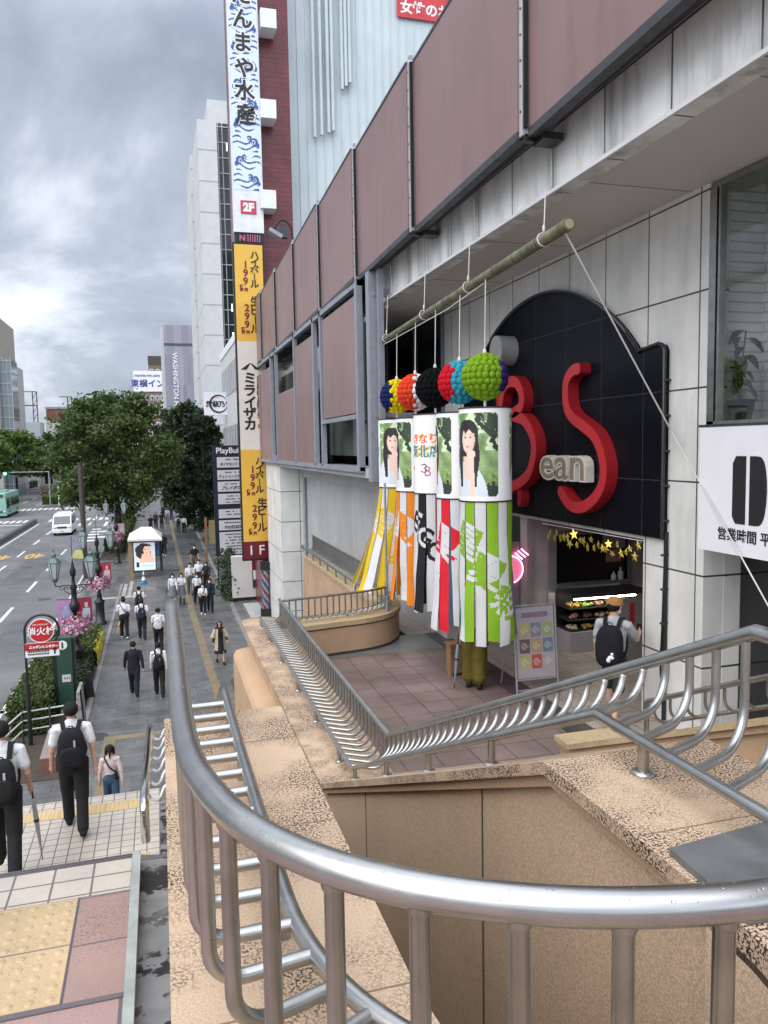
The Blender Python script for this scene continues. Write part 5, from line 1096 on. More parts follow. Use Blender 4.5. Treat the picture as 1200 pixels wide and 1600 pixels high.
for k, (x, y, zc, rx, rz, m_) in enumerate(((-25.5, 122, 7.4, 4.6, 4.2, LEAFY), (-22.8, 140, 7.6, 4.6, 4.4, LEAFY), (-20.5, 165, 7.6, 5, 4.6, LEAFG), (-15.6, 156, 7.4, 3.4, 4.3, LEAFD), (-15.5, 185, 7.0, 5, 6, LEAFG), (-30, 135, 6.4, 4.5, 5, LEAFY), (-11, 205, 6.6, 5.5, 6, LEAFD), (-5, 128, 5.6, 3.6, 4.6, LEAFD), (-5, 165, 6, 4.5, 5.2, LEAFD), (-26, 205, 6.0, 6, 6, LEAFG))):
    lab = ['bright green avenue tree at the left edge beside the bus', 'green avenue tree second from the left edge', 'green avenue tree below the cream building', 'thin dark avenue tree on the median island', 'tall avenue tree far down the median', 'bright avenue tree half cut by the left edge', 'dark tree far beyond the crossing', 'dark tree behind the big street tree by the kerb', 'dark tree deep behind the big street tree', 'far green tree beneath the viaduct'][k]
    tree(lab, (x, y, 0), zc, rx, rz, 7000, .75, m_, 30+k, group='avenue trees beyond the crossing', clumps=45)
def leaves_box(rr, x0, x1, y0, y1, z0, z1, n, ls, topw=.5):
    vs, fs = [], []
    for k in range(n):
        fce = rr.random(); x, y, z = rr.uniform(x0, x1), rr.uniform(y0, y1), rr.uniform(z0, z1)
        if fce < topw: z = z1-abs(rr.gauss(0, .05))+.05*noise.noise((x*2, y*2, 1))
        elif fce < topw+.25: x = (x1 if rr.random() < .5 else x0)+rr.gauss(0, .05)
        else: y = y0+rr.gauss(0, .05)
        n_ = Vector((rr.uniform(-1, 1), rr.uniform(-1, 1), rr.uniform(-.2, 1.2))).normalized(); u = n_.orthogonal().normalized(); w = n_.cross(u); L1 = ls*rr.uniform(.6, 1.3); p = Vector((x, y, z)); b = len(vs)
        vs += [p-u*L1*.5, p+w*L1*.3, p+u*L1*.5, p-w*L1*.3]; fs.append((b, b+1, b+2, b+3))
    return vs, fs
LEAFH = MLEAF('hedge leaf', [(.035, .062, .018), (.065, .10, .028), (.05, .075, .02), (.11, .13, .05)], .2)
def hedge(label, x0, x1, y0, y1, z1, n, mat, seed, ls=.11):
    rr = random.Random(seed); h = thing('hedge', label, 'hedge', ((x0+x1)/2, y0, 0))
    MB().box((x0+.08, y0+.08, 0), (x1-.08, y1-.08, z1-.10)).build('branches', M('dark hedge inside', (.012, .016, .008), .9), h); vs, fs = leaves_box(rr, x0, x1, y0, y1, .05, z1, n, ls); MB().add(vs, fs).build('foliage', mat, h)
hedge('clipped green hedge along the road behind the hydrant sign', -4.25, -3.25, 22.6, 31.5, 1.0, 9000, LEAFH, 1)
hedge('low dark hedge behind the green information pillar', -3.2, -2.55, 24.6, 28.8, .75, 4000, LEAFD, 2)
hedge('leafy bed of mixed plants beside the yellow netting', -3.9, -2.55, 29.2, 33.0, .8, 4500, LEAFH, 3)
hedge('hedge strip under the big street tree', -4.2, -2.8, 62, 90, 1.0, 6000, LEAFH, 4, .2)
hedge('grassy hedge on the median island beyond the crossing', -16.4, -13.7, 121, 200, 1.3, 7000, LEAFY, 5, .3)
hedge('low hedge behind the bus stop across the road', -30, -26.5, 100, 190, 1.4, 5000, LEAFD, 6, .35)
iv = thing('climbing_plant', 'green creeper climbing beside the low white slab', 'plant', (3.25, 40.2, 0))
rr = random.Random(8); vs, fs = [], []
for k in range(900):
    z = rr.random()**1.5*2.6; wd_ = .20*(.35+abs(math.sin(z*2.3))); p = Vector((3.24+rr.gauss(0, wd_), 40.4+rr.gauss(0, .5), z)); n_ = Vector((rr.uniform(-1, 1), -1, rr.uniform(0, 1))).normalized(); u = n_.orthogonal(); w = n_.cross(u); b = len(vs); vs += [p-u*.07, p+w*.045, p+u*.07, p-w*.045]; fs.append((b, b+1, b+2, b+3))
MB().tube([(3.2, 40.4, 0), (3.22, 40.5, 2.4)], .04, 6).build('stem', BARK, iv); MB().add(vs, fs).build('foliage', LEAFD, iv)
yn = thing('yellow_netting', 'crumpled yellow netting draped over the bed edge by the pavement', 'netting', (-2.5, 31, 0))
mb = MB(); n1_, n2_ = 22, 9
vs = [(-2.42+(-.35)*max(0, j/8-.5)*2+.05*noise.noise((i*.6, j*.8, 2)), 29.2+3.3*i/n1_, .04+.62*min(1, j/8*1.5)+.12*noise.noise((i*.7, j*.5, 7))) for j in range(n2_) for i in range(n1_+1)]
mb.add(vs, [(j*(n1_+1)+i, j*(n1_+1)+i+1, (j+1)*(n1_+1)+i+1, (j+1)*(n1_+1)+i) for j in range(n2_-1) for i in range(n1_)], 0, False); mb.build('net', M('yellow net', (.46, .42, .03), .7, 0, .3, 9), yn)

# ------------------------------------------------------------------ street furniture
GRN = M('verdigris lantern metal', (.10, .155, .150), .5, .2, .2, 8); LGL = MCLEAR('lantern glass', .55); IRON = BLACKM
PKF = MLEAF('pink petunia', [(.42, .12, .25), (.50, .22, .36), (.60, .50, .55), (.32, .07, .17), (.10, .16, .05)], .2)
def banner_img(bg, body, seed):
    im = np.zeros((24, 14, 3)); 
    for j in range(24):
        for i in range(14):
            u, v = i/14-.55, j/24; c = np.array(bg)*(1+.2*noise.noise((i*.3, j*.3, seed)))
            if v < .55 and abs(u) < .30-.14*abs(v-.2): c = np.array(body)
            if (u-.02)**2+(v-.66)**2*2.2 < .013: c = np.array((.55, .38, .32))
            if (u-.02)**2+(v-.75)**2*2.2 < .011: c = np.array(body)*.85
            im[j, i] = c
    return im
def lamp_post(label, x, y, banners, ang=0.0, basket=1.85):
    t = thing('street_lamp', label, 'street lamp', (x, y, 0), 0, 'ornate street lamps along the kerb')
    B = lambda mb, n, m: mb.build(n, m, t, local=True)
    B(MB().lathe([(.27, 0), (.27, .12), (.20, .16), (.19, .95), (.23, 1.0), (.23, 1.06), (.13, 1.14), (.10, 1.3), (.12, 1.34), (.075, 1.42), (.065, 2.3), (.10, 2.36), (.16, 2.44), (.17, 2.62), (.10, 2.7), (.085, 3.1), (.13, 3.16), (.06, 3.3), (.05, 3.55), (.09, 3.6), (.10, 3.75), (.05, 3.9), (.03, 4.05), (.012, 4.1), (.010, 4.95)], 18), 'post', IRON)
    ca, sa = math.cos(ang), math.sin(ang)
    for s_ in (-1, 1):
        e = lambda d, z: (s_*d*ca, s_*d*sa, z)
        mb = MB().tube(curve3([e(0, 3.22), e(.25, 3.26), e(.5, 3.24), e(.58, 3.3), e(.58, 3.42)], 5), .022, 8)
        mb.tube(curve3([e(.08, 2.95), e(.2, 3.0), e(.3, 3.12), e(.26, 3.2), e(.18, 3.16), e(.2, 3.1)], 5), .013, 6); mb.tube(curve3([e(.3, 3.18), e(.38, 3.1), e(.44, 3.16), e(.4, 3.22)], 5), .011, 6); B(mb, 'arm', IRON)
        cx, cy = s_*.58*ca, s_*.58*sa
        o = B(MB().lathe([(.20, .0), (.24, .02), (.13, .16), (.07, .18), (.075, .26), (.10, .28), (.05, .33), (.02, .38), (.03, .41), (.006, .52)], 6, 0, Matrix.Translation((cx, cy, 4.05)), smooth=False), 'lantern_roof', GRN)
        mb = MB()
        for k in range(6):
            a = 2*PI*k/6; mb.tube([(cx+.10*math.cos(a), cy+.10*math.sin(a), 3.50), (cx+.21*math.cos(a), cy+.21*math.sin(a), 4.06)], .014, 6)
        mb.lathe([(.05, 3.38), (.09, 3.42), (.11, 3.50), (.11, 3.52)], 6, c=(cx, cy, 0)); B(mb, 'lantern_frame', GRN)
        B(MB().lathe([(.095, 3.52), (.20, 4.05)], 6, c=(cx, cy, 0), smooth=False), 'lantern_glass', M('milky lantern glass', (.42, .44, .46), .15)) 
    rr = random.Random(int(y)); vs, fs = [], []
    for k in range(1500):
        a = rr.random()*2*PI; el = rr.gauss(0, .35); r_ = rr.uniform(.30, .52); p = Vector((r_*math.cos(a), r_*math.sin(a), basket+.12+el*.35-(r_-.3)*.5)); n_ = Vector((math.cos(a), math.sin(a), rr.uniform(-.2, 1))).normalized(); u = n_.orthogonal(); w = n_.cross(u); q = rr.uniform(.03, .055); b = len(vs); vs += [p-u*q, p+w*q, p+u*q, p-w*q]; fs.append((b, b+1, b+2, b+3))
    B(MB().add(vs, fs), 'flower_basket', PKF)
    for s_, bg, body in banners:
        x0 = .10 if s_ > 0 else -.56; im = banner_img(bg, body, s_)
        raster('banner', im, lambda u, v: (x0+.46*u, -.02-.03*math.sin(v*3), 1.98+.80*v), t, MVC('printed fabric', .75), local=True); B(MB().tube([(0, -.02, 2.79), (x0+(.46 if s_ > 0 else 0), -.02, 2.79)], .012, 6), 'banner_rod', IRON)
    return t
lamp_post('ornate black street lamp nearest the stairs, with pink flowers', -2.95, 27.9, [(-1, (.42, .22, .42), (.30, .36, .55)), (1, (.26, .02, .05), (.45, .50, .58))])
lamp_post('ornate black street lamp just past the yellow netting with a red banner', -2.80, 36.5, [(1, (.36, .03, .06), (.6, .5, .55))])
lamp_post('ornate black street lamp under the big street tree', -3.0, 56.0, [(-1, (.5, .42, .52), (.55, .5, .58)), (1, (.45, .3, .36), (.6, .5, .5))])
tpole = thing('tall_pole', 'tall plain brown steel pole behind the nearest lamp carrying signs', 'pole', (-4.55, 50, 0))
MB().tube([(-4.55, 50, -.1), (-4.55, 50, 7.05)], .15, 14).build('pole', M('brown painted steel', (.07, .055, .05), .5, .2), tpole); MB().tube([(-4.55, 50, 7.05), (-4.55, 50, 7.13)], .19, 14).build('cap', DARKG, tpole)
for px, py, r_ in ((113, 847, .42), (112, 868, .45)):
    p = at(px, py, 49.7); MB().lathe([(r_, 0), (r_, .03)], 24, 0, Matrix.Translation(p) @ Matrix.Rotation(PI/2, 4, 'X')).build('sign_back', GREYM, tpole)
p = at(112, 840, 49.6); MB().tube([(p.x-.35, 49.8, p.z), (-4.55, 49.9, p.z)], .03, 6).build('sign_bracket', GREYM, tpole)
p = at(126, 862, 49.4); o = MB().prism([(p.x-.6, p.z-.35), (p.x+.15, p.z-.45), (p.x+.1, p.z+.15), (p.x-.3, p.z+.1)], 'Y', 49.4, 49.44).build('flag', M('pale yellow flag', (.50, .52, .20), .7, 0, .2), tpole)
# hydrant sign
hy = thing('hydrant_sign', 'red round fire hydrant sign in a black hooped post with a rental board', 'sign', (-3.62, 21.8, 0))
c_ = at(63, 985, 21.8); xp = at(38, 985, 21.8).x; rr0 = (at(92, 985, 21.8).x-xp)/2
arcs = [(xp+rr0-rr0*math.cos(a), 21.8, c_.z+.0+rr0*math.sin(a)) for a in [PI*k/16*1.30 for k in range(17)]]
MB().tube([(xp, 21.8, 0), (xp, 21.8, 1.7)], .055, 12).build('post_base', IRON, hy); MB().tube([(xp, 21.8, 1.7), (xp, 21.8, 2.6)]+arcs, .032, 10).build('hoop_post', IRON, hy)
ry_ = Matrix.Rotation(PI/2, 4, 'X')
MB().lathe([(.325, 0), (.325, .02)], 32, 0, Matrix.Translation((c_.x+.02, 21.78, c_.z)) @ ry_).build('rim', WHITEP, hy); MB().lathe([(.298, 0), (.298, .026)], 32, 0, Matrix.Translation((c_.x+.02, 21.78, c_.z)) @ ry_).build('disc', M('red sign enamel', (.45, .015, .02), .4), hy)
MB().geo(text('消火栓', .232, .003, .005), front(c_.x+.02, 21.745, c_.z-.01)).build('lettering', WHITEP, hy); MB().geo(text('FIRE HYDRANT', .058, .003), front(c_.x+.02, 21.745, c_.z+.165)).build('lettering', WHITEP, hy)
a_, b_ = at(40, 1028, 21.75), at(92, 1002, 21.75)
MB().box((a_.x, 21.74, a_.z), (b_.x, 21.77, b_.z)).build('board', WHITEP, hy); MB().box((a_.x, 21.735, b_.z-.20), (b_.x, 21.74, b_.z)).build('red_band', M('red sign enamel', (.45, .015, .02), .4), hy)
MB().geo(text('ニッポンレンタカー', .088, .002, .006, .9), front((a_.x+b_.x)/2+.04, 21.73, b_.z-.105)).build('lettering', WHITEP, hy)
mb = MB(); mb.box((b_.x-.13, 21.732, a_.z+.05), (b_.x-.09, 21.739, a_.z+.19)); mb.prism([(b_.x-.17, a_.z+.16), (b_.x-.05, a_.z+.16), (b_.x-.11, a_.z+.25)], 'Y', 21.731, 21.739)
for q in range(3):
    x = a_.x+.06
    while x < b_.x-.25: w_ = rnd.uniform(.015, .04); mb.box((x, 21.733, a_.z+.06+.07*q), (x+w_, 21.739, a_.z+.10+.07*q)); x += w_+.012
mb.build('small_print', LETTER, hy)
# information pillar
ki = thing('information_pillar', 'dark green information pillar with a white letter i disc', 'sign', (-2.95, 24, 0))
DG = M('dark green enamel', (.020, .062, .042), .45, 0, .12, 3)
MB().box((-3.10, 24.0, 0), (-2.68, 24.30, 2.34)).build('pillar', DG, ki); MB().box((-3.22, 24.03, 0), (-3.10, 24.28, 2.30)).build('side_fin', M('black green enamel', (.010, .018, .015), .4), ki); MB().box((-2.68, 24.05, 0), (-2.60, 24.27, 2.30)).build('side_fin', M('black green enamel', (.010, .018, .015), .4), ki)
MB().lathe([(.135, 0), (.135, .012)], 28, 0, Matrix.Translation((-2.93, 24.0, 2.13)) @ ry_).build('disc', WHITEP, ki); MB().geo(text('i', .25, .003, .012), front(-2.93, 23.98, 2.13)).build('lettering', DG, ki)
raster('notice', np.array([[(.52, .52, .54)]*8, [(.5, .5, .52)]*2+[(.12, .12, .14), (.5, .5, .5)]*3, [(.52, .52, .54)]*8]), lambda u, v: (-2.98+.24*u, 23.995, 1.02+.22*v), ki)
# guard rail
gr = thing('guard_rail', 'white double tube guard rail in front of the hedge by the hydrant sign', 'railing', (-3.3, 21.6, 0))
GA, GB, GC_ = Vector((-4.15, 20.2, 0)), Vector((-3.78, 22.0, 0)), Vector((-2.45, 22.3, 0))
for zz in (.36, .62, .86): MB().tube([GA+Vector((0, 0, zz)), GB+Vector((0, 0, zz)), GC_+Vector((0, 0, zz))], .024, 8).build('rail', M('pale painted tube', (.55, .57, .55), .4, .2), gr)
for p in (GA, GB, GB.lerp(GC_, .5), GC_): MB().tube([p, p+Vector((0, 0, .92))], .03, 8).build('post', DARKG, gr)
p = atz(78, 1205, 0); cvs = thing('covered_stand', 'pale cloth covered stand on a terracotta block by the stair foot', 'stand', (p.x, p.y, 0))
MB().box((p.x-.20, p.y-.15, 0), (p.x+.16, p.y+.2, .38)).build('block', M('terracotta block', (.16, .075, .055), .8, 0, .2, 5), cvs); MB().prism([(p.x-.2, .38), (p.x+.16, .38), (p.x+.1, 1.0), (p.x+.02, 1.02)], 'Y', p.y-.12, p.y+.15).build('cover', M('pale cloth cover', (.42, .36, .34), .8, 0, .1, 4), cvs)
p = atz(122, 1150, 0); cvb = thing('covered_bicycle_rack', 'grey plastic wrapped stand beside the green pillar', 'stand', (p.x, p.y, 0))
mb = MB(); mb.prism([(p.x-.05, 0), (p.x+.16, 0), (p.x+.10, 1.25), (p.x+.02, 1.25)], 'Y', p.y-.1, p.y+.9); mb.build('wrap', M('grey plastic wrap', (.26, .27, .26), .35, 0, .5, 7), cvb); mb = MB(); mb.tube([(p.x+.2, p.y, 0), (p.x+.12, p.y, 1.3)], .02, 6); mb.build('strut', IRON, cvb)
p = atz(142, 1090, 0); o = MB().prism([(p.x-.16, 0), (p.x+.12, 0), (p.x+.05, .85), (p.x-.10, .85)], 'Y', p.y-.08, p.y+.08).build('small_sign_stand', M('black sign stand', (.02, .02, .022), .5, 0, .5, 12)); tag(o, 'small black sign stand at the edge of the planting bed', 'sign stand')
# shelter with advertising panel
sh_ = thing('bus_shelter', 'white roofed shelter with a lit beauty poster on the pavement', 'shelter', (-1, 50, 0))
RX0, RX1 = -1.98, .02
mb = MB(); vs = [(RX0, 48.6, 2.45), (RX1, 48.6, 2.40), (RX1, 52.2, 2.40), (RX0, 52.2, 2.45), (-1.2, 50.0, 3.05), (-.6, 50.3, 3.0), (RX0, 48.6, 2.33), (RX1, 48.6, 2.28), (RX1, 52.2, 2.28), (RX0, 52.2, 2.33)]
mb.add(vs, [(0, 1, 5, 4), (1, 2, 5), (2, 3, 4, 5), (3, 0, 4), (0, 6, 7, 1), (1, 7, 8, 2), (2, 8, 9, 3), (3, 9, 6, 0), (6, 9, 8, 7)]); mb.build('roof', M('white shelter roof', (.66, .66, .64), .45, 0, .08, 2), sh_)
for x in (-1.86, ): MB().box((x-.12, 48.9, 0), (x+.14, 49.15, 2.35)).build('post', M('tan post', (.26, .18, .11), .7), sh_)
MB().box((-.15, 51.5, 0), (0, 51.7, 2.35)).build('post', DARKG, sh_); MB().box((-1.72, 48.95, .35), (-.36, 49.15, 2.25)).build('poster_case', M('dark poster case', (.05, .05, .052), .4), sh_); MB().box((-1.95, 48.95, 1.2), (-1.74, 49.05, 2.3)).build('side_sign', BLK, sh_)
nx, ny = 30, 44; im = np.zeros((ny, nx, 3))
for j in range(ny):
    for i in range(nx):
        u, v = i/nx, j/ny*1.4; c = np.array(hexc(200, 205, 210))
        if (u-.42)**2/.36**2+(v-.95)**2/.42**2 < 1+.25*noise.noise((u*5, v*5, 0)): c = np.array(hexc(48, 42, 44))
        if v < .82 and abs(u-.60) < .34-.28*(v-.42) and v > .36: c = np.array(hexc(225, 180, 155))
        if (u-.60)**2/.17**2+(v-.98)**2/.25**2 < 1: c = np.array(hexc(232, 190, 168))
        if v > 1.18 and (u-.55)**2/.3**2+(v-1.12)**2/.2**2 < 1: c = np.array(hexc(44, 38, 40))
        for ex in (.53, .67):
            if abs(u-ex) < .035 and abs(v-1.02) < .018: c = np.array(hexc(60, 40, 38))
        if abs(u-.6) < .05 and abs(v-.86) < .02: c = np.array(hexc(190, 90, 90))
        if v < .36: c = np.array(hexc(205, 222, 228))
        if .08 < u < .22 and .14 < v < .40: c = np.array(hexc(36, 52, 64))
        if .35 < u < .85 and abs(v-.20) < .025 and (i % 2): c = np.array(hexc(140, 160, 170))
        im[j, i] = c
raster('poster', im, lambda u, v: (-1.66+1.24*u, 48.94, .48+1.70*v), sh_, MVC('lit poster', .4, .25))
co = thing('traffic_cone', 'blue and white traffic cone in front of the shelter', 'traffic cone', (-1.1, 46.8, 0))
BL = M('blue cone plastic', (.03, .16, .36), .5); MB().box((-1.32, 46.58, 0), (-.88, 47.02, .05)).build('base', BL, co)
MB().lathe([(.17, .05), (.13, .22)], 16, c=(-1.1, 46.8, 0)).build('body', BL, co); MB().lathe([(.13, .22), (.085, .42)], 16, c=(-1.1, 46.8, 0)).build('white_band', WHITEP, co); MB().lathe([(.085, .42), (.06, .55)], 16, c=(-1.1, 46.8, 0)).build('body', BL, co); MB().lathe([(.06, .55), (.03, .72)], 16, c=(-1.1, 46.8, 0)).build('top_band', WHITEP, co)
# traffic light, wire, far posts
tl = thing('traffic_light', 'green traffic light on a long arm over the far carriageway', 'traffic light', (-14.5, 120, 0))
g_ = at(8, 740, 120); e_ = at(76, 737, 120); MB().tube([(e_.x, 120, 0), (e_.x, 120, e_.z+.1)], .09, 8).build('post', GREYM, tl); MB().tube([(e_.x, 120, e_.z), (g_.x, 120, g_.z+.15)], .06, 8).build('arm', GREYM, tl); MB().box((g_.x-.7, 119.8, g_.z-.25), (g_.x+.6, 120, g_.z+.2)).build('housing', DARKG, tl); MB().lathe([(.2, 0), (.2, .05)], 16, 0, Matrix.Translation((g_.x, 119.78, g_.z)) @ ry_).build('green_lens', M('lit green lens', (.1, .8, .5), .4, emit=(.1, 1, .55), es=4), tl)
a_, b_ = at(-30, 767, 112), at(168, 757, 112); o = MB().tube([a_, a_.lerp(b_, .5)-Vector((0, 0, .2)), b_], .05, 6).build('overhead_cable', BLK); tag(o, 'dark cable hanging across the road above the crossing', 'cable')
for k in range(9):
    q = at(2+k*5.2, 768, 116+k*4); 
    if k % 2 == 0: o = MB().tube([(q.x, q.y, 0), (q.x, q.y, 2.2)], .06, 6).build('fence_post', GREYM); o_ = MB().box((q.x-.12, q.y-.06, 2.2), (q.x+.12, q.y+.06, 2.35)); tag(o, 'pale post in the row beyond the bus', 'post', 'row of pale posts beyond the bus')
for nm, px, py, hh in (('bollard', 212, 762, 0),): pass
p = at(93, 800, 119); mk_ = thing('island_marker', 'thin white marker post at the nose of the median island', 'post', (p.x, 119, .1)); MB().tube([(p.x, 119, .1), (p.x, 119, 3.0)], .07, 8).build('post', WHITEP, mk_); MB().box((p.x-.12, 118.9, 2.6), (p.x+.12, 118.95, 3.0)).build('reflector', YS, mk_)
bk = thing('board_sign', 'brown wooden notice post with a yellow board under the dark tree', 'sign', (3.0, 60, 0)); q = at(323, 862, 52)
MB().box((q.x-.07, 52, 0), (q.x+.07, 52.12, 3.3)).build('post', M('brown wood', (.12, .09, .06), .6, 0, .25, 9), bk); MB().box((q.x+.2, 52, 1.5), (q.x+.75, 52.06, 3.1)).build('board', M('ochre board', (.22, .17, .07), .6), bk)

# ------------------------------------------------------------------ vehicles
TYRE = M('tyre rubber', (.015, .015, .016), .8)
def wheel(parent, x, y, r, w):
    o = MB().lathe([(r*.55, -w/2), (r*.96, -w/2), (r, -w/3), (r, w/3), (r*.96, w/2), (r*.55, w/2)], 18, 0, Matrix.Translation((x, y, r)) @ Matrix.Rotation(PI/2, 4, 'Y')).build('wheel', TYRE, parent, local=True); MB().lathe([(0, -w*.42), (r*.56, -w*.42), (r*.56, w*.42), (0, w*.42)], 14, 0, Matrix.Translation((x, y, r)) @ Matrix.Rotation(PI/2, 4, 'Y')).build('rim', GREYM, o, local=True)
def vehicle(label, cat, name, loc, rz, w, prof, paint, glass, wheels, wr, group=None, plate=True, face=None):
    """prof: side outline (y, z), front at -y; glass: list of quads by side outline; all in the vehicle's own axes"""
    t = thing(name, label, cat, loc, rz, group); W2 = w/2
    mb = MB(); n = len(prof); zmid = max(z for _, z in prof)
    tp_ = lambda z: W2*(1-.10*max(0, (z-.95))/(zmid-.95+1e-6))
    vs = [(-tp_(z), y, z) for y, z in prof]+[(tp_(z), y, z) for y, z in prof]
    mb.add(vs, [tuple(range(n)), tuple(range(n, 2*n))[::-1]]+[(i, n+i, n+(i+1) % n, (i+1) % n) for i in range(n)]); o = mb.build('body', paint, t, local=True)
    bv = o.modifiers.new('soft edges', 'BEVEL'); bv.width = .07; bv.segments = 3; bv.limit_method = 'ANGLE'
    GL = MGLASS('vehicle glass', (.02, .025, .03), .05)
    for kind, a, b in glass:
        mb = MB()
        if kind == 'F':
            (y0, z0), (y1, z1) = a, b; nrm = Vector((0, -(z1-z0), (y1-y0))).normalized()*.012
            if nrm.y > 0: nrm = -nrm
            q = [(-tp_(z0)+.12, y0, z0), (tp_(z0)-.12, y0, z0), (tp_(z1)-.10, y1, z1), (-tp_(z1)+.10, y1, z1)]; mb.add([Vector(v)+nrm for v in q], [(0, 1, 2, 3)]); mb.build('windscreen', GL, t, local=True)
        else:
            for s_ in (-1, 1):
                mb = MB(); (y0, z0), (y1, z1) = a, b; q = [(s_*(tp_(z0)+.010), y0, z0), (s_*(tp_(z0)+.010), y1, z0), (s_*(tp_(z1)+.010), y1, z1), (s_*(tp_(z1)+.010), y0+(.0 if kind == 'S' else .25), z1)]; mb.add(q, [(0, 1, 2, 3)]); mb.build('side_window', GL, t, local=True)
    for y in wheels:
        for s_ in (-1, 1): wheel(t, s_*(W2-.12), y, wr, .22)
    yf = min(y for y, z in prof)
    hz = face or .78
    for s_ in (-1, 1): MB().ell((s_*(W2-.24), yf+.03, hz), (.17, .06, .11), 12, 8).build('headlight', M('headlight glass', (.55, .57, .58), .1), t, local=True)
    MB().box((-W2+.45, yf-.008, hz-.10), (W2-.45, yf+.03, hz+.08)).build('grille', DARKG, t, local=True); MB().box((-W2+.04, yf-.03, .28), (W2-.04, yf+.1, .50)).build('bumper', paint, t, local=True)
    if plate: MB().box((-.17, yf-.045, .36), (.17, yf-.031, .50)).build('number_plate', YS, t, local=True)
    for s_ in (-1, 1): MB().box((s_*(W2+.02)-.07, yf+.75, 1.12), (s_*(W2+.02)+.11*s_+.02, yf+.85, 1.36)).build('mirror', DARKG, t, local=True)
    return t
WPAINT = M('white car paint', (.72, .73, .74), .25, 0, .03)
vehicle('white box van driving towards the stairs past the lane line', 'van', 'delivery_van', (-9.0, 78, -.115), 0, 1.75, [(0, .30), (-.05, .55), (.02, .95), (.75, 1.85), (1.2, 1.98), (4.5, 1.98), (4.7, 1.0), (4.7, .30)], WPAINT,
        [('F', (.10, 1.03), (.70, 1.78)), ('P', (.62, 1.08), (1.9, 1.75)), ('S', (2.05, 1.08), (4.2, 1.75))], (.85, 3.6), .33)
BUSP = M('pale green bus paint', (.20, .36, .31), .35, 0, .06)
bus = vehicle('pale green city bus waiting beyond the crossing at the left edge', 'bus', 'city_bus', (-19.1, 102, -.115), 0, 2.5, [(0, .32), (-.05, .9), (.05, 2.0), (.25, 3.0), (9.4, 3.05), (9.5, .35)], BUSP,
        [('F', (.02, 1.25), (.18, 2.5)), ('S', (.5, 1.3), (3.2, 2.4)), ('S', (3.4, 1.3), (6.2, 2.4)), ('S', (6.4, 1.3), (9.0, 2.4))], (2.2, 7.2), .48)
MB().box((-.7, 3.5, 3.05), (.7, 5.4, 3.28)).build('roof_unit', BUSP, bus, local=True); MB().box((-.9, .02, 2.58), (.9, .14, 2.85)).build('destination_panel', DARKG, bus, local=True)
tr_ = vehicle('brown flatbed truck on the far carriageway by the median island', 'truck', 'flatbed_truck', (-19.3, 146, -.115), -.5, 2.1, [(0, .45), (-.03, 1.1), (.15, 2.2), (1.6, 2.25), (1.65, 1.05), (5.6, 1.05), (5.6, .6), (1.7, .45)], M('brown truck paint', (.15, .10, .07), .5), [('F', (.0, 1.3), (.13, 2.05)), ('S', (.4, 1.3), (1.4, 2.0))], (1.0, 4.4), .4)
MB().box((-1.04, 1.7, 1.05), (1.04, 5.6, 1.45)).build('cargo_bed', M('brown bed', (.12, .075, .05), .7), tr_, local=True)
CARP = [(0, .30), (-.04, .62), (.25, .85), (1.05, .93), (1.75, 1.42), (3.2, 1.45), (3.95, .98), (4.3, .92), (4.35, .35)]
CARG = [('F', (1.10, .97), (1.72, 1.38)), ('S', (1.75, .98), (2.5, 1.36)), ('S', (2.55, .98), (3.35, 1.34))]
vehicle('white saloon car far off under the big street tree', 'car', 'passenger_car', (-6.6, 122, -.115), 0, 1.7, CARP, WPAINT, CARG, (.8, 3.5), .31)
vehicle('white car waiting beyond the median island trees', 'car', 'passenger_car', (-11.5, 168, -.115), .0, 1.7, CARP, WPAINT, CARG, (.8, 3.5), .31)
vehicle('small grey car behind the truck near the far trees', 'car', 'passenger_car', (-21.5, 180, -.115), 0, 1.7, CARP, M('grey car paint', (.18, .18, .19), .3), CARG, (.8, 3.5), .31)

# ------------------------------------------------------------------ people
SKIN = M('skin', (.50, .30, .22), .55, 0, .06, 6); HAIRM = M('black hair', (.013, .011, .011), .7, 0, .4, 60, bump=.8, bs=90, spec=.2); MASKM = M('white face mask', (.72, .73, .74), .7)
EYEM = M('dark eyes', (.02, .015, .012), .3); LIPM = M('lips', (.36, .13, .11), .5)
CLO = {}
def cloth(c, k=''):
    key = tuple(round(x, 3) for x in c)
    if key not in CLO: CLO[key] = M('cloth %d' % len(CLO), c, .85, 0, .14, 9, bump=.9, bs=16, spec=.25)
    return CLO[key]
WHT, BLKC, NAV, GRY = (.66, .67, .70), (.014, .014, .016), (.018, .024, .045), (.10, .105, .115)
def capsule(mb, a, b, ra, rb, mi, n=12, flat=1.0, fy=None):
    a, b = Vector(a), Vector(b); d = b-a; l = d.length; d = d.normalized() if l > 1e-6 else Vector((0, 0, 1)); pts, rs = [], []
    for k in range(4): t = PI/2*(1-k/4); pts.append(a-d*ra*math.sin(t)); rs.append(max(.001, ra*math.cos(t)))
    for k in range(5): t = PI/2*k/4; pts.append(b+d*rb*math.sin(t)); rs.append(max(.001, rb*math.cos(t)))
    s0 = len(mb.v); mb.tube(pts, rs, n, mi)
    if flat != 1.0:
        for i in range(s0, len(mb.v)):
            x, y, z = mb.v[i]; t = max(0, min(1, (Vector((x, y, z))-a).dot(d)/max(l, 1e-6))); yc = a.y+(b.y-a.y)*t; mb.v[i] = (x, yc+(y-yc)*flat, z)
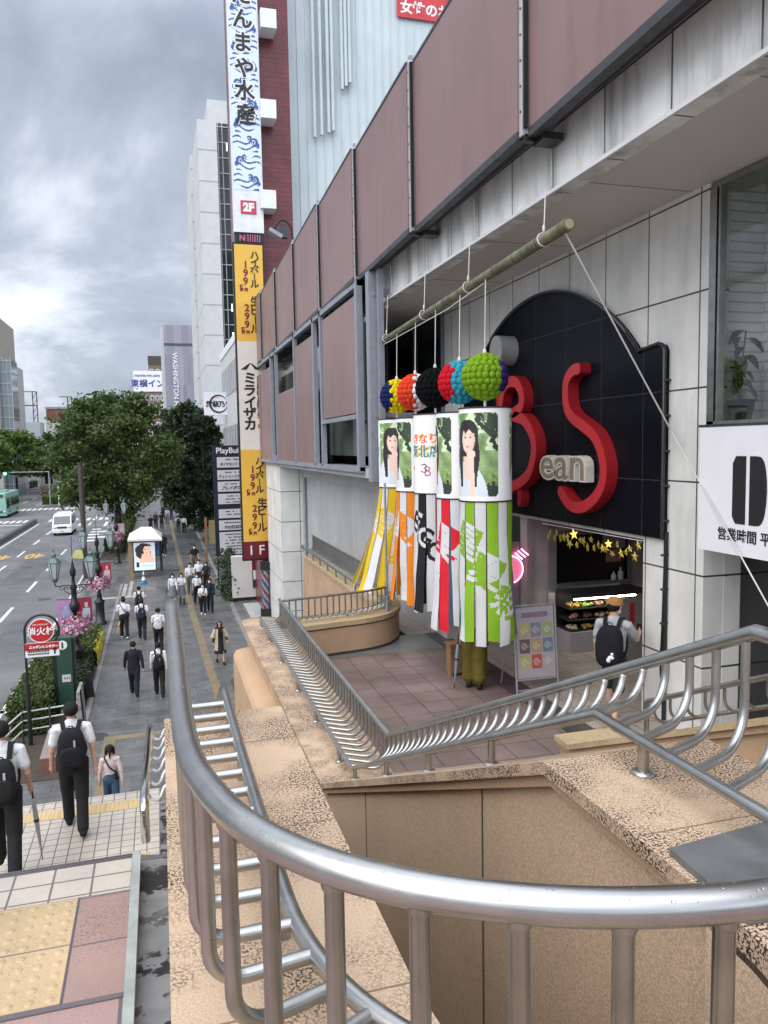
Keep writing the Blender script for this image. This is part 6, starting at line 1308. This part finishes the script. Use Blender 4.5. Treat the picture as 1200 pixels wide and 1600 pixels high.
def remesh(mb, segs, mats, name, parent, vox, smooth=4):
    me = bpy.data.meshes.new('tmp'); me.from_pydata(mb.v, [], mb.f); me.update(); ob = bpy.data.objects.new('tmp', me); COL.objects.link(ob)
    md = ob.modifiers.new('r', 'REMESH'); md.mode = 'VOXEL'; md.voxel_size = vox; md.use_smooth_shade = True
    sm = ob.modifiers.new('s', 'SMOOTH'); sm.iterations = smooth; sm.factor = .5
    bpy.context.view_layer.update(); dg = bpy.context.evaluated_depsgraph_get(); m2 = bpy.data.meshes.new_from_object(ob.evaluated_get(dg)); bpy.data.objects.remove(ob)
    n = len(m2.polygons); ce = np.zeros(n*3); m2.polygons.foreach_get('center', ce); ce = ce.reshape(-1, 3); best = np.full(n, 1e9); lab = np.zeros(n, int)
    for (a, b, ra, rb, mi, flat) in segs:
        a, b = np.array(a), np.array(b); d = b-a; L2 = max(1e-9, d@d); t = np.clip(((ce-a)@d)/L2, 0, 1); q = ce-(a+t[:, None]*d); q[:, 1] /= flat; dist = np.linalg.norm(q, axis=1)-(ra+(rb-ra)*t)
        m_ = dist < best; best[m_] = dist[m_]; lab[m_] = mi
    m2.materials.clear()
    for m in mats: m2.materials.append(m)
    m2.polygons.foreach_set('material_index', lab.astype(np.int32)); m2.polygons.foreach_set('use_smooth', [True]*n); m2.name = name
    o = bpy.data.objects.new(name, m2); COL.objects.link(o); o.parent = parent; return o
def person(label, loc, rz, h=1.7, top=WHT, bottom=BLKC, shoe=BLKC, sleeve='short', legs='trousers', hair='short', hairc=None, lstep=.25, arms=((.15, .15), (-.15, .15)), abd=.12, mask_=False, vox=.016, group=None, build=1.0, collar=False, sock=None, coat=None, headturn=0, lean=0, socks_h=.3, knees=None, apron=None, head_dn=0):
    """a walking or standing figure facing its own +Y; arms = (swing, elbow bend) left, right"""
    lstep = lstep*1.4 if lstep < .5 else lstep; arms = tuple((a_*1.5, b_) for a_, b_ in arms)
    s = h/1.72; root = thing('person', label, 'person', loc, rz, group); mb = MB(); segs = []
    mats = [SKIN, cloth(top), cloth(bottom), cloth(shoe), cloth(sock or WHT), cloth(coat or top), cloth(apron or top)]
    def cap(a, b, ra, rb, mi, flat=1.0):
        a = [v*s for v in a]; b = [v*s for v in b]; capsule(mb, a, b, ra*s, rb*s, mi, 12, flat); segs.append((a, b, ra*s, rb*s, mi, flat))
    bw = build; kn = knees or ((.12 if lstep > 0 else .45*abs(lstep)), (.55*abs(lstep)+.05))
    legsP = []
    for sd_, an, kb in ((-1, lstep, kn[0]), (1, -lstep, kn[1])):
        hip = Vector((sd_*.088, 0, .90)); k_ = hip+Vector((sd_*.005, math.sin(an)*.42, -math.cos(an)*.42)); an2 = an-kb; a_ = k_+Vector((0, math.sin(an2)*.41, -math.cos(an2)*.41)); legsP.append((sd_, hip, k_, a_, an2))
    zmin = min(a_.z-.075 for *_, a_, _ in [(l[0], l[3], l[4]) for l in legsP]) if False else min(l[3].z-.075 for l in legsP)
    dz_ = Vector((0, 0, -zmin))
    up = lambda v: tuple(Vector(v)+dz_)
    for sd_, hip, k_, a_, an2 in legsP:
        if legs in ('trousers', 'wide'):
            e = .035 if legs == 'wide' else 0
            cap(up(hip), up(k_), .112*bw+e*.3, .086+e*.8, 2); tgt = k_.lerp(a_, .95 if legs == 'trousers' else .72); cap(up(k_), up(tgt), .084+e*.8, .072+e*1.2, 2)
            if legs == 'wide': cap(up(tgt), up(a_), .043, .040, 0)
        elif legs == 'shorts': cap(up(hip), up(hip.lerp(k_, .92)), .095, .085, 2); cap(up(k_), up(a_), .055, .038, 0)
        else:
            cap(up(hip), up(k_), .078, .054, 0); m_ = k_.lerp(a_, .45); cap(up(k_), up(m_), .056, .048, 0); cap(up(m_), up(a_), .050, .040, 4 if sock else 0)
        tilt = max(-.5, min(.9, an2*-.7)) if an2 < 0 else 0
        heel = a_+Vector((0, -.035, -.035)); toe = a_+Vector((0, .175*math.cos(tilt), -.04-.175*math.sin(tilt)*.9)); cap(up(heel), up(toe), .048, .040, 3)
        cap(up(a_), up(heel), .043, .045, 3 if legs != 'trousers' else 2)
    L_ = lean; off = lambda v: up((v[0], v[1]+(v[2]-.95)*math.sin(L_), v[2]))
    cap(off((0, -.01, .90)), off((0, 0, 1.02)), .150*bw, .142*bw, 2 if legs != 'dress' else 1, .74)
    cap(off((0, 0, 1.03)), off((0, .0, 1.27)), .143*bw, .165*bw, 1, .68); cap(off((0, 0, 1.27)), off((0, -.005, 1.38)), .165*bw, .125*bw, 1, .64); cap(off((-.145*bw, -.01, 1.385)), off((.145*bw, -.01, 1.385)), .066, .066, 1)
    if coat: cap(off((0, 0, .80)), off((0, 0, 1.30)), .178*bw, .172*bw, 5, .74)
    cap(off((0, -.01, 1.42)), off((0, .005, 1.53)), .056, .052, 0)
    if collar: cap(off((0, -.012, 1.425)), off((0, -.006, 1.475)), .068, .060, 1)
    hd = Vector(off((0, .012, 1.60))); q = -Vector((0, 0, 0))
    hz = lambda v: tuple(Matrix.Rotation(headturn, 3, 'Z') @ Matrix.Rotation(-head_dn, 3, 'X') @ Vector(v)+hd)
    cap(hz((0, -.012, .020)), hz((0, .016, .024)), .083, .079, 0); cap(hz((0, .02, -.03)), hz((0, .048, -.065)), .068, .044, 0); cap(hz((0, .095, -.005)), hz((0, .112, -.028)), .010, .016, 0)
    for sd_ in (-1, 1): cap(hz((sd_*.088, -.005, -.015)), hz((sd_*.090, -.008, .02)), .016, .019, 0)
    hands = []
    for sd_, (sw, eb) in zip((-1, 1), arms):
        sh0 = Vector((sd_*.185*bw, -.01, 1.375)); d1 = Vector((sd_*math.sin(abd), math.sin(sw), -math.cos(sw))).normalized(); el = sh0+d1*.285; f_ = sw+eb; inw = .35*max(0, eb-.5); d2 = Vector((sd_*math.sin(abd)*.4-sd_*inw, math.sin(f_), -math.cos(f_))).normalized(); wr_ = el+d2*.235
        if sleeve == 'short': e = sh0.lerp(el, .62); cap(off(sh0), off(e), .064, .064, 1); cap(off(e), off(el), .047, .042, 0); cap(off(el), off(wr_), .042, .030, 0)
        elif sleeve == 'none': cap(off(sh0), off(el), .050, .042, 0); cap(off(el), off(wr_), .042, .030, 0)
        else: mi = 5 if coat else 1; cap(off(sh0), off(el), .066, .056, mi); cap(off(el), off(el.lerp(wr_, .93)), .055, .042, mi); cap(off(el.lerp(wr_, .93)), off(wr_), .030, .028, 0)
        pm = wr_+d2*.07; cap(off(wr_), off(pm), .028, .036, 0, .9); hands.append((sd_, wr_, pm, d2))
    mats_used = mats
    body = remesh(mb, segs, mats_used, 'body', root, vox)
    # fingers and thumbs rooted in the palms
    fb = MB()
    for sd_, wr_, pm, d2 in hands:
        sidev = d2.cross(Vector((sd_*1.0, 0, .0))).normalized(); acr = Vector((0, 1, 0)) if abs(d2.y) < .75 else Vector((0, 0, 1)); acr = (acr-d2*acr.dot(d2)).normalized(); curl = Vector((-sd_, 0, 0)); curl = (curl-d2*curl.dot(d2)).normalized()
        for f in range(4):
            o_ = (f-1.5)*.0165; ln = (.062, .072, .068, .052)[f]; p0 = pm+acr*o_+d2*.018; p1 = p0+d2*ln*.5+curl*.006; p2 = p1+d2*ln*.35+curl*.022
            fb.tube([[v*s for v in off(p)] for p in (p0, p1, p2)], [.0085*s, .0080*s, .006*s], 6)
        p0 = wr_+d2*.03+acr*.028; p1 = p0+d2*.03+acr*.024; p2 = p1+d2*.03+acr*.006+curl*.006; fb.tube([[v*s for v in off(p)] for p in (p0, p1, p2)], [.0105*s, .0095*s, .007*s], 6)
    nV = len(body.data.vertices)
    fo = fb.build('fingers', SKIN, root, local=True)
    # hair
    hb = MB(); HM = M('brown hair', (.045, .028, .018), .5, 0, .3, 40) if hairc == 'brown' else HAIRM
    S3 = Matrix.Diagonal((s, s, s, 1)); TT = Matrix.Translation(Vector(hd)*s) @ Matrix.Rotation(headturn, 4, 'Z') @ Matrix.Rotation(-head_dn, 4, 'X') @ S3
    hm = MB(); hm.ell((0, -.010, .030), (.097, .110, .094), 22, 16, 0)
    keep = [f for f in hm.f if (lambda c: c[2] > .045-.15*max(0, -(c[1]-.02)/.12) + (.28*max(0, c[1]-.055)) and c[2] > -.075)([sum(hm.v[i][k] for i in f)/len(f) for k in range(3)])]
    rr = random.Random(int(abs(loc[0]*100)+abs(loc[1]*10))); vs = [(v[0]*(1+.05*noise.noise((v[0]*40, v[1]*40, v[2]*40+rr.random()*0))), v[1]*(1+.05*noise.noise((v[0]*38, v[1]*44, 3))), v[2]*(1+.06*noise.noise((v[0]*35, v[1]*35, 9)))) for v in hm.v]
    hb.add(vs, keep, 0, True, TT)
    H = lambda a, b, ra, rb, fl=1.0: hb.tube([TT @ (Vector(a)+(Vector(b)-Vector(a))*k/4) for k in range(5)], [(ra+(rb-ra)*k/4)*s for k in range(5)], 9)
    hb.ell((0, -.048, .012), (.073, .053, .056), 14, 10, 0, TT)
    if hair in ('long', 'pony', 'bob'): 
        for sd_ in (-1, 1): H((sd_*.075, -.01, .06), (sd_*.088, -.015, -.10), .030, .034)
    if hair == 'long':
        for sx_ in (-.07, -.025, .025, .07): H((sx_, -.065, .02), (sx_*1.15, -.085, -.30), .045, .032)
    if hair == 'bob': hb.ell((0, -.045, -.05), (.098, .075, .085), 14, 10, 0, TT)
    if hair == 'pony': hb.ell((0, -.115, .00), (.035, .035, .035), 10, 8, 0, TT); H((0, -.12, .0), (0, -.105, -.17), .026, .012)
    if hair == 'bun': hb.ell((0, -.11, .07), (.048, .045, .045), 12, 9, 0, TT)
    hb.build('hair', HM, root, local=True)
    fc = MB()
    for sd_ in (-1, 1): fc.ell((sd_*.033, .088, .008), (.013, .008, .007), 8, 6, 0, TT); fc.ell((sd_*.034, .090, .030), (.018, .006, .004), 8, 5, 0, TT)
    if not mask_: fc.ell((0, .088, -.062), (.022, .010, .007), 8, 6, 1, TT)
    fc.build('face', [EYEM, LIPM], root, local=True)
    if mask_: MB().ell((0, .050, -.050), (.066, .070, .050), 14, 10, 0, TT).build('face_mask', MASKM, root, local=True)
    if legs in ('skirt', 'dress'):
        zb_ = (.50 if legs == 'skirt' else .42); sk = MB(); n = 28; pr = [(.135, 1.04), (.165, .92), (.20, .75), (.235, zb_)]; vs = []
        for r_, z_ in pr:
            for k in range(n): a = 2*PI*k/n; rp = r_*(1+.05*math.sin(a*9)*(1.04-z_)*1.8); vs.append((rp*math.cos(a)*s, rp*math.sin(a)*.82*s, (z_+dz_.z)*s))
        sk.add(vs, [(i*n+k, i*n+(k+1) % n, (i+1)*n+(k+1) % n, (i+1)*n+k) for i in range(3) for k in range(n)], 0, True); sk.build('skirt', cloth(bottom), root, local=True)
    root['hz'] = float(dz_.z); return root, s, dz_.z, hands
def backpack(pr, label, c=BLKC, w=.30, hh=.44, d=.15, z=1.19, pocket=True, strapc=None, sag=0, extra=None):
    root, s, dz_, _ = pr; Mx = root.matrix_basis.copy(); base = Mx @ Vector((0, -.21*s, (z-hh/2+dz_)*s))
    b = thing('backpack', label, 'backpack', base, root.rotation_euler.z); O = Vector((0, -.21*s, (z-hh/2+dz_)*s)); mc = cloth(c)
    def rbox(c_, r_, e=.55, n=20, m=12):
        mb = MB(); vs = []; f = lambda v: math.copysign(abs(v)**e, v)
        for i in range(m+1):
            ph = -PI/2+PI*i/m
            for k in range(n): a = 2*PI*k/n; vs.append((c_[0]+r_[0]*f(math.cos(ph))*f(math.cos(a)), c_[1]+r_[1]*f(math.cos(ph))*f(math.sin(a)), c_[2]+r_[2]*f(math.sin(ph))))
        mb.add(vs, [(i*n+k, i*n+(k+1) % n, (i+1)*n+(k+1) % n, (i+1)*n+k) for i in range(m) for k in range(n)], 0, True); return mb
    zc = hh/2*s; bo = rbox((0, -.01*s, zc), (w/2*s, d/2*s, hh/2*s)); 
    for i, v in enumerate(bo.v):
        t = max(0, (v[2]/s-hh*.55)/(hh*.45)); bo.v[i] = (v[0]*(1-.22*t*t), v[1]+.02*s*t, v[2])
    bo.build('body', mc, b, local=True)
    if pocket: rbox((0, -d*.45*s, zc*.62), (w*.40*s, d*.26*s, hh*.27*s)).build('pocket', mc, b, local=True); MB().tube([(-.06*s, -d*.62*s, zc*1.12), (0, -d*.66*s, zc*1.14), (.06*s, -d*.62*s, zc*1.12)], .004*s, 5).build('zip', DARKG, b, local=True); MB().box((.03*s, -d*.60*s-.012, zc*1.20), (.055*s, -d*.60*s, zc*1.52)).build('tag', M('grey woven tag', (.35, .35, .36), .7), b, local=True)
    sc_ = cloth(strapc or c)
    for sd_ in (-1, 1):
        P = [Vector((sd_*.085, -.13, z+hh*.42+dz_)), Vector((sd_*.10, -.075, 1.445+dz_)), Vector((sd_*.105, .0, 1.465+dz_)), Vector((sd_*.115, .085, 1.38+dz_)), Vector((sd_*.13, .115, 1.22+dz_)), Vector((sd_*.165, .03, 1.06+dz_)), Vector((sd_*.14, -.13, z-hh*.36+dz_))]
        path = curve3([p*s-O for p in P], 5); mb = MB(); vs = []
        for i, p in enumerate(path): k_ = 1 if i < len(path)*.62 else .5; vs += [p+Vector((-.028*s*k_, 0, 0)), p+Vector((.028*s*k_, 0, 0)), p+Vector((.028*s*k_, .004, .012)), p+Vector((-.028*s*k_, .004, .012))]
        mb.add(vs, [(4*i+a, 4*i+(a+1) % 4, 4*i+4+(a+1) % 4, 4*i+4+a) for i in range(len(path)-1) for a in range(4)], 0, False); mb.build('strap', sc_, b, local=True)
    MB().tube(curve3([(-.03*s, -.0*s, hh*.97*s), (-.025*s, .01, hh*1.05*s), (.025*s, .01, hh*1.05*s), (.03*s, 0, hh*.97*s)], 4), .008*s, 6).build('handle', sc_, b, local=True)
    if extra: MB().ell((.05*s, -d*.55*s, zc*.55), (.045, .03, .03), 10, 8).ell((.02*s, -d*.58*s, zc*.42), (.03, .028, .035), 10, 8).ell((.065*s, -d*.56*s, zc*.72), (.022, .02, .022), 8, 6).build('charm', WHITEP, b, local=True)
    return b
def crossbag(pr, label, c, side=-1, back=-.13, z=.98, w=.20):
    root, s, dz_, _ = pr; O = Vector((side*.12*s, back*s, (z-.1+dz_)*s)); b = thing('shoulder_bag', label, 'bag', root.matrix_basis @ O, root.rotation_euler.z); mc = cloth(c)
    MB().ell((0, 0, .11*s), (w/2*s, .05*s, .12*s), 14, 10).build('body', mc, b, local=True)
    for yy, z1 in ((-.115, 1.24), (.11, 1.22)):
        P = [Vector((side*.13, back if yy < 0 else .08, z+.08+dz_)), Vector((side*-.01, yy*1.12, z1+dz_)), Vector((side*-.11, yy*.62, 1.43+dz_)), Vector((side*-.13, 0, 1.455+dz_))]; path = curve3([p*s-O for p in P], 4); mb = MB(); vs = []
        for p in path: vs += [p+Vector((-.012, 0, -.010)), p+Vector((.012, 0, .010)), p+Vector((.012, math.copysign(.006, yy), .010)), p+Vector((-.012, math.copysign(.006, yy), -.010))]
        mb.add(vs, [(4*i+a, 4*i+(a+1) % 4, 4*i+4+(a+1) % 4, 4*i+4+a) for i in range(len(path)-1) for a in range(4)]); mb.build('strap', mc, b, local=True)
    return b
def umbrella(top, bot, label, c, clear=False, hook=True):
    t, b_ = Vector(top), Vector(bot); u = thing('umbrella', label, 'umbrella', tuple(b_)); d = (b_-t).normalized(); L0 = (b_-t).length
    cm = M('umbrella cover %.2f %.2f %.2f' % c, c, .35 if clear else .7, 0, .15, 20)
    MB().tube([t, t+d*L0*.22], .012, 8).build('handle', BLKC_M, u); MB().tube([t+d*L0*.2, t+d*L0*.24, t+d*L0*.45, t+d*L0*.9], [.012, .024, .030, .012], 10).build('cover', cm, u); MB().tube([t+d*L0*.9, b_], .006, 6).build('tip', BLKC_M, u)
    MB().tube([t+d*L0*.46, t+d*L0*.49], .031, 10).build('strap', BLKC_M, u)
    return u
BLKC_M = M('black plastic', (.012, .012, .013), .45)
A = PI                                            # facing the deck
# the two commuters on the landing and the woman at the stair foot
pr = person('person in white short sleeved shirt and black trousers walking down the middle of the landing', (-1.24, 10.62, 2.80), .06, 1.74, WHT, BLKC, BLKC, lstep=.20, arms=((.10, .22), (-.10, .10)), abd=.20, vox=.010, collar=True, build=1.04)
backpack(pr, 'big black backpack with a grey tag worn on the stair landing', (.012, .013, .016), w=.34, hh=.50, d=.20, z=1.19)
pr = person('person in white shirt holding a clear umbrella at the left edge of the landing', (-1.86, 9.44, 2.974), .10, 1.80, WHT, BLKC, BLKC, lstep=.22, arms=((.1, .2), (.02, .55)), abd=.20, vox=.010, collar=True)
backpack(pr, 'black sling backpack of the person at the left edge', (.014, .016, .017), w=.30, hh=.46, d=.17, z=1.13)
sd_, wr_, pm, d2 = pr[3][1]; um = pr[0].matrix_basis @ (Vector((pm.x, pm.y, pm.z+pr[2]))*pr[1]); umbrella((um.x, um.y+.01, um.z+.07), (um.x+.05, um.y+.22, 2.83), 'closed clear umbrella held beside the left edge commuter', (.34, .36, .37), True)
pr = person('person with a ponytail in pale blouse and blue jeans at the stair foot', (-1.24, 16.85, 0), 0, 1.60, (.52, .43, .43), (.035, .065, .11), WHT, sleeve='long', hair='pony', lstep=.15, arms=((.1, .1), (-.1, .1)), abd=.22, vox=.012, build=.92)
crossbag(pr, 'small dark crossbody bag of the woman at the stair foot', BLKC, 1, -.06, 1.0, .09)
def P0(px, py, z=0): v = atz(px, py, z); return (v.x, v.y, v.z)
# on the pavement, walking away
pr = person('person in a dark suit walking away behind the netting', P0(211, 1085), -.05, 1.76, (.016, .017, .024), (.014, .015, .020), BLKC, sleeve='long', lstep=.22, arms=((.15, .12), (-.1, .1)), abd=.22, vox=.014, coat=(.016, .017, .024), build=1.08)
pr = person('person in white shirt with a black backpack nearest the handrail end', P0(250, 1086), .0, 1.74, WHT, BLKC, BLKC, sleeve='long', lstep=.2, vox=.014, collar=True); backpack(pr, 'black backpack of the walker nearest the handrail end', BLKC, z=1.16)
pr = person('person in white shirt with a white backpack half hidden by the handrail end', P0(249, 1018), 0, 1.74, WHT, BLKC, BLKC, lstep=.2, vox=.016); backpack(pr, 'white backpack half hidden by the handrail end', (.55, .56, .58), z=1.17, hh=.46)
pr = person('person in loose white T shirt with a yellow umbrella by the kerb', P0(195, 997), .1, 1.72, WHT, BLKC, WHT, lstep=.2, arms=((.15, .9), (-.1, .15)), vox=.016, build=1.12); crossbag(pr, 'dark shoulder bag of the person with the yellow umbrella', NAV, 1, -.13, 1.02)
q = P0(188, 1000); umbrella((q[0]+.05, q[1], .95), (q[0]-.12, q[1]-.1, .18), 'closed yellow umbrella hanging from a walker by the kerb', (.55, .38, .02))
pr = person('person in white shirt and dark trousers with a black backpack, front of a pair', P0(223, 998), .02, 1.70, WHT, (.016, .018, .03), BLKC, lstep=.2, legs='trousers', vox=.016, build=1.1); backpack(pr, 'black backpack of the walker in front of the pair', NAV, z=1.15, hh=.46)
pr = person('person with a bun in white T shirt with black backpack, beyond the pair', P0(219, 972), -.05, 1.66, WHT, BLKC, BLKC, lstep=.15, hair='bun', vox=.016); backpack(pr, 'black backpack of the walker with the bun', BLKC, z=1.17, hh=.40)
# coming towards the deck
SKT = (.15, .17, .20)
person('schoolgirl in white blouse and grey skirt carrying a dark umbrella, left of two', P0(271, 945), A+.1, 1.60, WHT, SKT, BLKC, sleeve='long', legs='skirt', sock=WHT, mask_=True, vox=.016, build=.9, hair='bob', lstep=.12)
q = P0(265, 935); umbrella((q[0]-.05, q[1], .78), (q[0]-.2, q[1], .05), 'closed dark umbrella beside the left schoolgirl', (.03, .03, .04))
person('schoolgirl in white blouse and grey skirt with folded arms, right of two', P0(285, 943), A, 1.58, WHT, SKT, BLKC, legs='skirt', sock=BLKC, mask_=True, vox=.016, build=.9, hair='bob', lstep=.16, arms=((.2, 1.3), (.2, 1.3)))
person('person in white shirt and grey trousers with crossed arms over the tactile strip', P0(298, 929), A, 1.74, (.60, .60, .60), GRY, BLKC, mask_=True, vox=.016, lstep=.15, arms=((.2, 1.5), (.15, 1.2)))
person('person in white shirt standing just right of the crossed arms walker', P0(312, 922), A-.1, 1.73, WHT, (.03, .03, .035), BLKC, mask_=True, vox=.016, lstep=.12, arms=((.1, .9), (.1, .2)))
person('person in dark cardigan and white collar at the back of the group', P0(323, 922), A, 1.58, (.03, .03, .035), BLKC, BLKC, sleeve='long', mask_=True, vox=.018, hair='bob', lstep=.1, build=.92)
person('person in white top with dark vest straps at the group centre', P0(309, 944), A+.1, 1.60, WHT, BLKC, BLKC, sleeve='short', mask_=True, vox=.016, hair='bob', lstep=.2, build=.93)
pr = person('short person in white T shirt holding a dark bag in front of the group', P0(318, 960), A, 1.50, WHT, BLKC, WHT, mask_=True, vox=.015, hair='bob', lstep=.14, arms=((.25, 1.1), (.25, 1.1)), build=.95); crossbag(pr, 'dark bag carried by the short person in front', (.03, .03, .04), 1, .12, .95, .26)
person('person all in navy with long sleeves at the right of the group', P0(329, 956), A-.08, 1.64, NAV, (.02, .022, .035), BLKC, sleeve='long', mask_=True, vox=.015, hair='bob', lstep=.16, build=.98)
person('person in black T shirt and brown trousers under the tenant board', P0(305, 893), A, 1.72, BLKC, (.12, .085, .06), BLKC, mask_=True, vox=.018, lstep=.12)
pr = person('woman in black dress and long beige cardigan walking alone', P0(345, 1036), A+.12, 1.60, (.02, .018, .018), (.022, .02, .02), BLKC, sleeve='long', legs='dress', hair='long', hairc='brown', vox=.013, coat=None, build=.9, lstep=.2, arms=((.1, .7), (-.1, .2)), mask_=False, abd=.22)
root, s_, dzz, _ = pr                                   # open cardigan with wide half sleeves
BEI = cloth((.42, .345, .25)); mb = MB(); n = 26; vs = []
for r_, z_ in ((.150, 1.40), (.185, 1.25), (.19, 1.0), (.215, .72), (.235, .56)):
    for k in range(n): a = PI/2+.55+(2*PI-1.1)*k/(n-1); vs.append((r_*math.cos(a)*s_, r_*math.sin(a)*.85*s_, (z_+dzz)*s_))
mb.add(vs, [(i*n+k, i*n+k+1, (i+1)*n+k+1, (i+1)*n+k) for i in range(4) for k in range(n-1)], 0, True)
for sd_, sw in ((-1, .1), (1, -.1)): mb.tube([Vector((sd_*.15, -.01, 1.39+dzz))*s_, Vector((sd_*.22, math.sin(sw)*.15, 1.23+dzz))*s_, Vector((sd_*.27, math.sin(sw)*.28, 1.07+dzz))*s_], [.075*s_, .085*s_, .105*s_], 12, caps=False)
mb.build('cardigan', BEI, root, local=True)
# by the shelter and farther along
person('person in navy top and jeans half behind the shelter', P0(247, 868), .05, 1.74, NAV, (.035, .055, .11), BLKC, sleeve='long', vox=.02, lstep=.1)
person('person with long hair all in black walking past the shelter', P0(257, 868), A, 1.66, BLKC, BLKC, WHT, sleeve='long', hair='long', vox=.02, lstep=.2)
pr = person('person in white shirt and dark skirt, left of a far couple', P0(279, 833), 0, 1.68, WHT, (.05, .06, .09), BLKC, vox=.024, lstep=.1); backpack(pr, 'dark backpack of the left one of a far couple', BLKC)
person('person in cream jacket, right of a far couple', P0(288, 833), 0, 1.66, (.55, .54, .48), BLKC, BLKC, sleeve='long', vox=.024, lstep=.12, hair='bob')
for k, (px, py, c, c2, lab) in enumerate(((253, 826, BLKC, BLKC, 'far person in black walking left of the tactile strip'), (262, 818, (.30, .33, .38), GRY, 'far person in blue grey shirt beyond the shelter'), (268, 813, BLKC, NAV, 'tiny far person in black under the dark trees'), (244, 826, (.05, .04, .04), BLKC, 'far person in dark brown beside the shelter roof'), (283, 818, (.12, .13, .15), BLKC, 'far person in grey behind the far couple'), (256, 812, NAV, BLKC, 'tiny far person in navy in the distance'), (291, 808, (.4, .4, .4), BLKC, 'tiny far person in pale grey in the distance'))):
    person(lab, P0(px, py), A if k % 2 else 0, 1.66+.02*k, c, c2, BLKC, sleeve='long' if k % 2 else 'short', vox=.028, lstep=.15+.02*k)
# a cyclist
cyp = P0(236, 833); cy = thing('bicycle', 'dark bicycle ridden towards the deck beside the shelter roof', 'bicycle', cyp, 0)
for yy in (-.52, .52):
    MB().tube([(0, yy+.33*math.cos(a), .34+.33*math.sin(a)) for a in [2*PI*k/20 for k in range(20)]], .022, 6, closed=True).build('wheel', TYRE, cy, local=True)
mb = MB()
for a, b in (((0, -.52, .34), (0, -.40, .95)), ((0, -.42, .8), (0, .05, .36)), ((0, -.42, .82), (0, .22, .78)), ((0, .05, .36), (0, .25, .92)), ((0, .05, .36), (0, .52, .34)), ((0, .22, .78), (0, .52, .34)), ((-.28, -.36, 1.02), (.28, -.36, 1.02)), ((0, -.40, .95), (0, -.36, 1.02))): mb.tube([a, b], .018, 6)
mb.build('frame', BLKC_M, cy, local=True); MB().ell((0, .26, .95), (.09, .13, .04), 10, 6).build('saddle', BLKC_M, cy, local=True)
person('cyclist in black riding beside the shelter roof', (cyp[0], cyp[1]+.22, .17), A, 1.68, BLKC, BLKC, BLKC, sleeve='long', vox=.024, lstep=.75, knees=(1.3, .2), arms=((.6, .3), (.6, .3)), lean=.2)
# on the terrace
pr = person('person in olive wide cropped trousers hidden above by the streamers', (4.62, 10.95, PZ), -.5, 1.62, (.03, .03, .035), (.125, .095, .018), BLKC, legs='wide', vox=.012, lstep=.05, arms=((.0, .1), (.1, .2)), hair='bob', sock=WHT)
q = pr[0].location; umbrella((q.x-.30, q.y-.12, PZ+.92), (q.x-.40, q.y-.16, PZ+.08), 'closed blue grey umbrella beside the olive trousers', (.13, .20, .25))
MB().ell((q.x-.34, q.y-.12, PZ+1.10), (.07, .07, .11), 10, 8)
pr = person('person in grey T shirt and tan cap looking at the shop with a phone', (5.80, 8.92, PZ), -.85, 1.72, (.36, .37, .40), (.03, .032, .03), (.30, .075, .03), legs='shorts', vox=.010, lstep=.20, arms=((.1, .35), (.45, 1.05)), abd=.22, headturn=-.25, head_dn=.12, sock=(.2, .15, .12), build=1.05)
root, s_, dzz, hands = pr; hd = Vector((0, .012, 1.60+dzz))*s_; TT = Matrix.Translation(hd) @ Matrix.Rotation(-.25, 4, 'Z') @ Matrix.Rotation(-.12, 4, 'X') @ Matrix.Diagonal((s_, s_, s_, 1))
TAN = cloth((.34, .175, .06)); mb = MB(); mb.lathe([(.112, .035), (.113, .07), (.100, .115), (.065, .145), (.0, .152)], 22, 0, TT @ Matrix.Translation((0, -.006, 0))); 
vs = []
for k in range(13): a = PI*k/12; vs += [(.098*math.cos(a), .075+.01*math.sin(a), .048), (.088*math.cos(a), .085+.095*math.sin(a), .030)]
mb.add(vs, [(2*k, 2*k+1, 2*k+3, 2*k+2) for k in range(12)], 0, True, TT); mb.build('cap', TAN, root, local=True)
MB().ell((0, .05, -.05), (.064, .068, .048), 14, 10, 0, TT).build('face_mask', MASKM, root, local=True)
backpack(pr, 'soft black rucksack with a white charm worn by the capped person', (.010, .010, .013), w=.36, hh=.56, d=.19, z=1.12, pocket=False, extra=True)
sd_, wr_, pm, d2 = hands[1]; hp = root.matrix_basis @ (Vector((pm.x, pm.y, pm.z+dzz))*s_); o = MB().box((-.035, -.006, -.03), (.035, .006, .11)).build('phone', BLKC_M, None, loc=hp); o.rotation_euler = (.2, 0, -.85); tag(o, 'black phone held up by the capped person', 'phone')
o = MB().lathe([(.33, 0), (.33, .004)], 24, c=(0, 0, 0)).build('manhole_cover', M('iron manhole cover', (.06, .06, .06), .5, .3, .3, 12), None, loc=P0(150, 1152)); tag(o, 'round iron manhole cover beside the stair foot paving', 'manhole cover')
o = MB().box((-.5, -.25, 0), (.5, .25, .004)).build('drain_cover', M('dark drain cover', (.04, .04, .042), .5, .2), None, loc=P0(345, 930)); tag(o, 'dark rectangular drain cover on the pavement near the group', 'drain cover')
for k, (x, y) in enumerate(((-6.2, 44.5), (-9.0, 57.5), (-11.6, 89.0))):
    o = MB().lathe([(.36, 0), (.36, .004)], 20).build('manhole_cover', M('iron manhole cover', (.06, .06, .06), .5, .3, .3, 12), None, loc=(x, y, -.117)); tag(o, ('iron manhole cover in the kerbside lane', 'iron manhole cover near the orange speed figures', 'iron manhole cover by the end of the dark median kerb')[k], 'manhole cover')
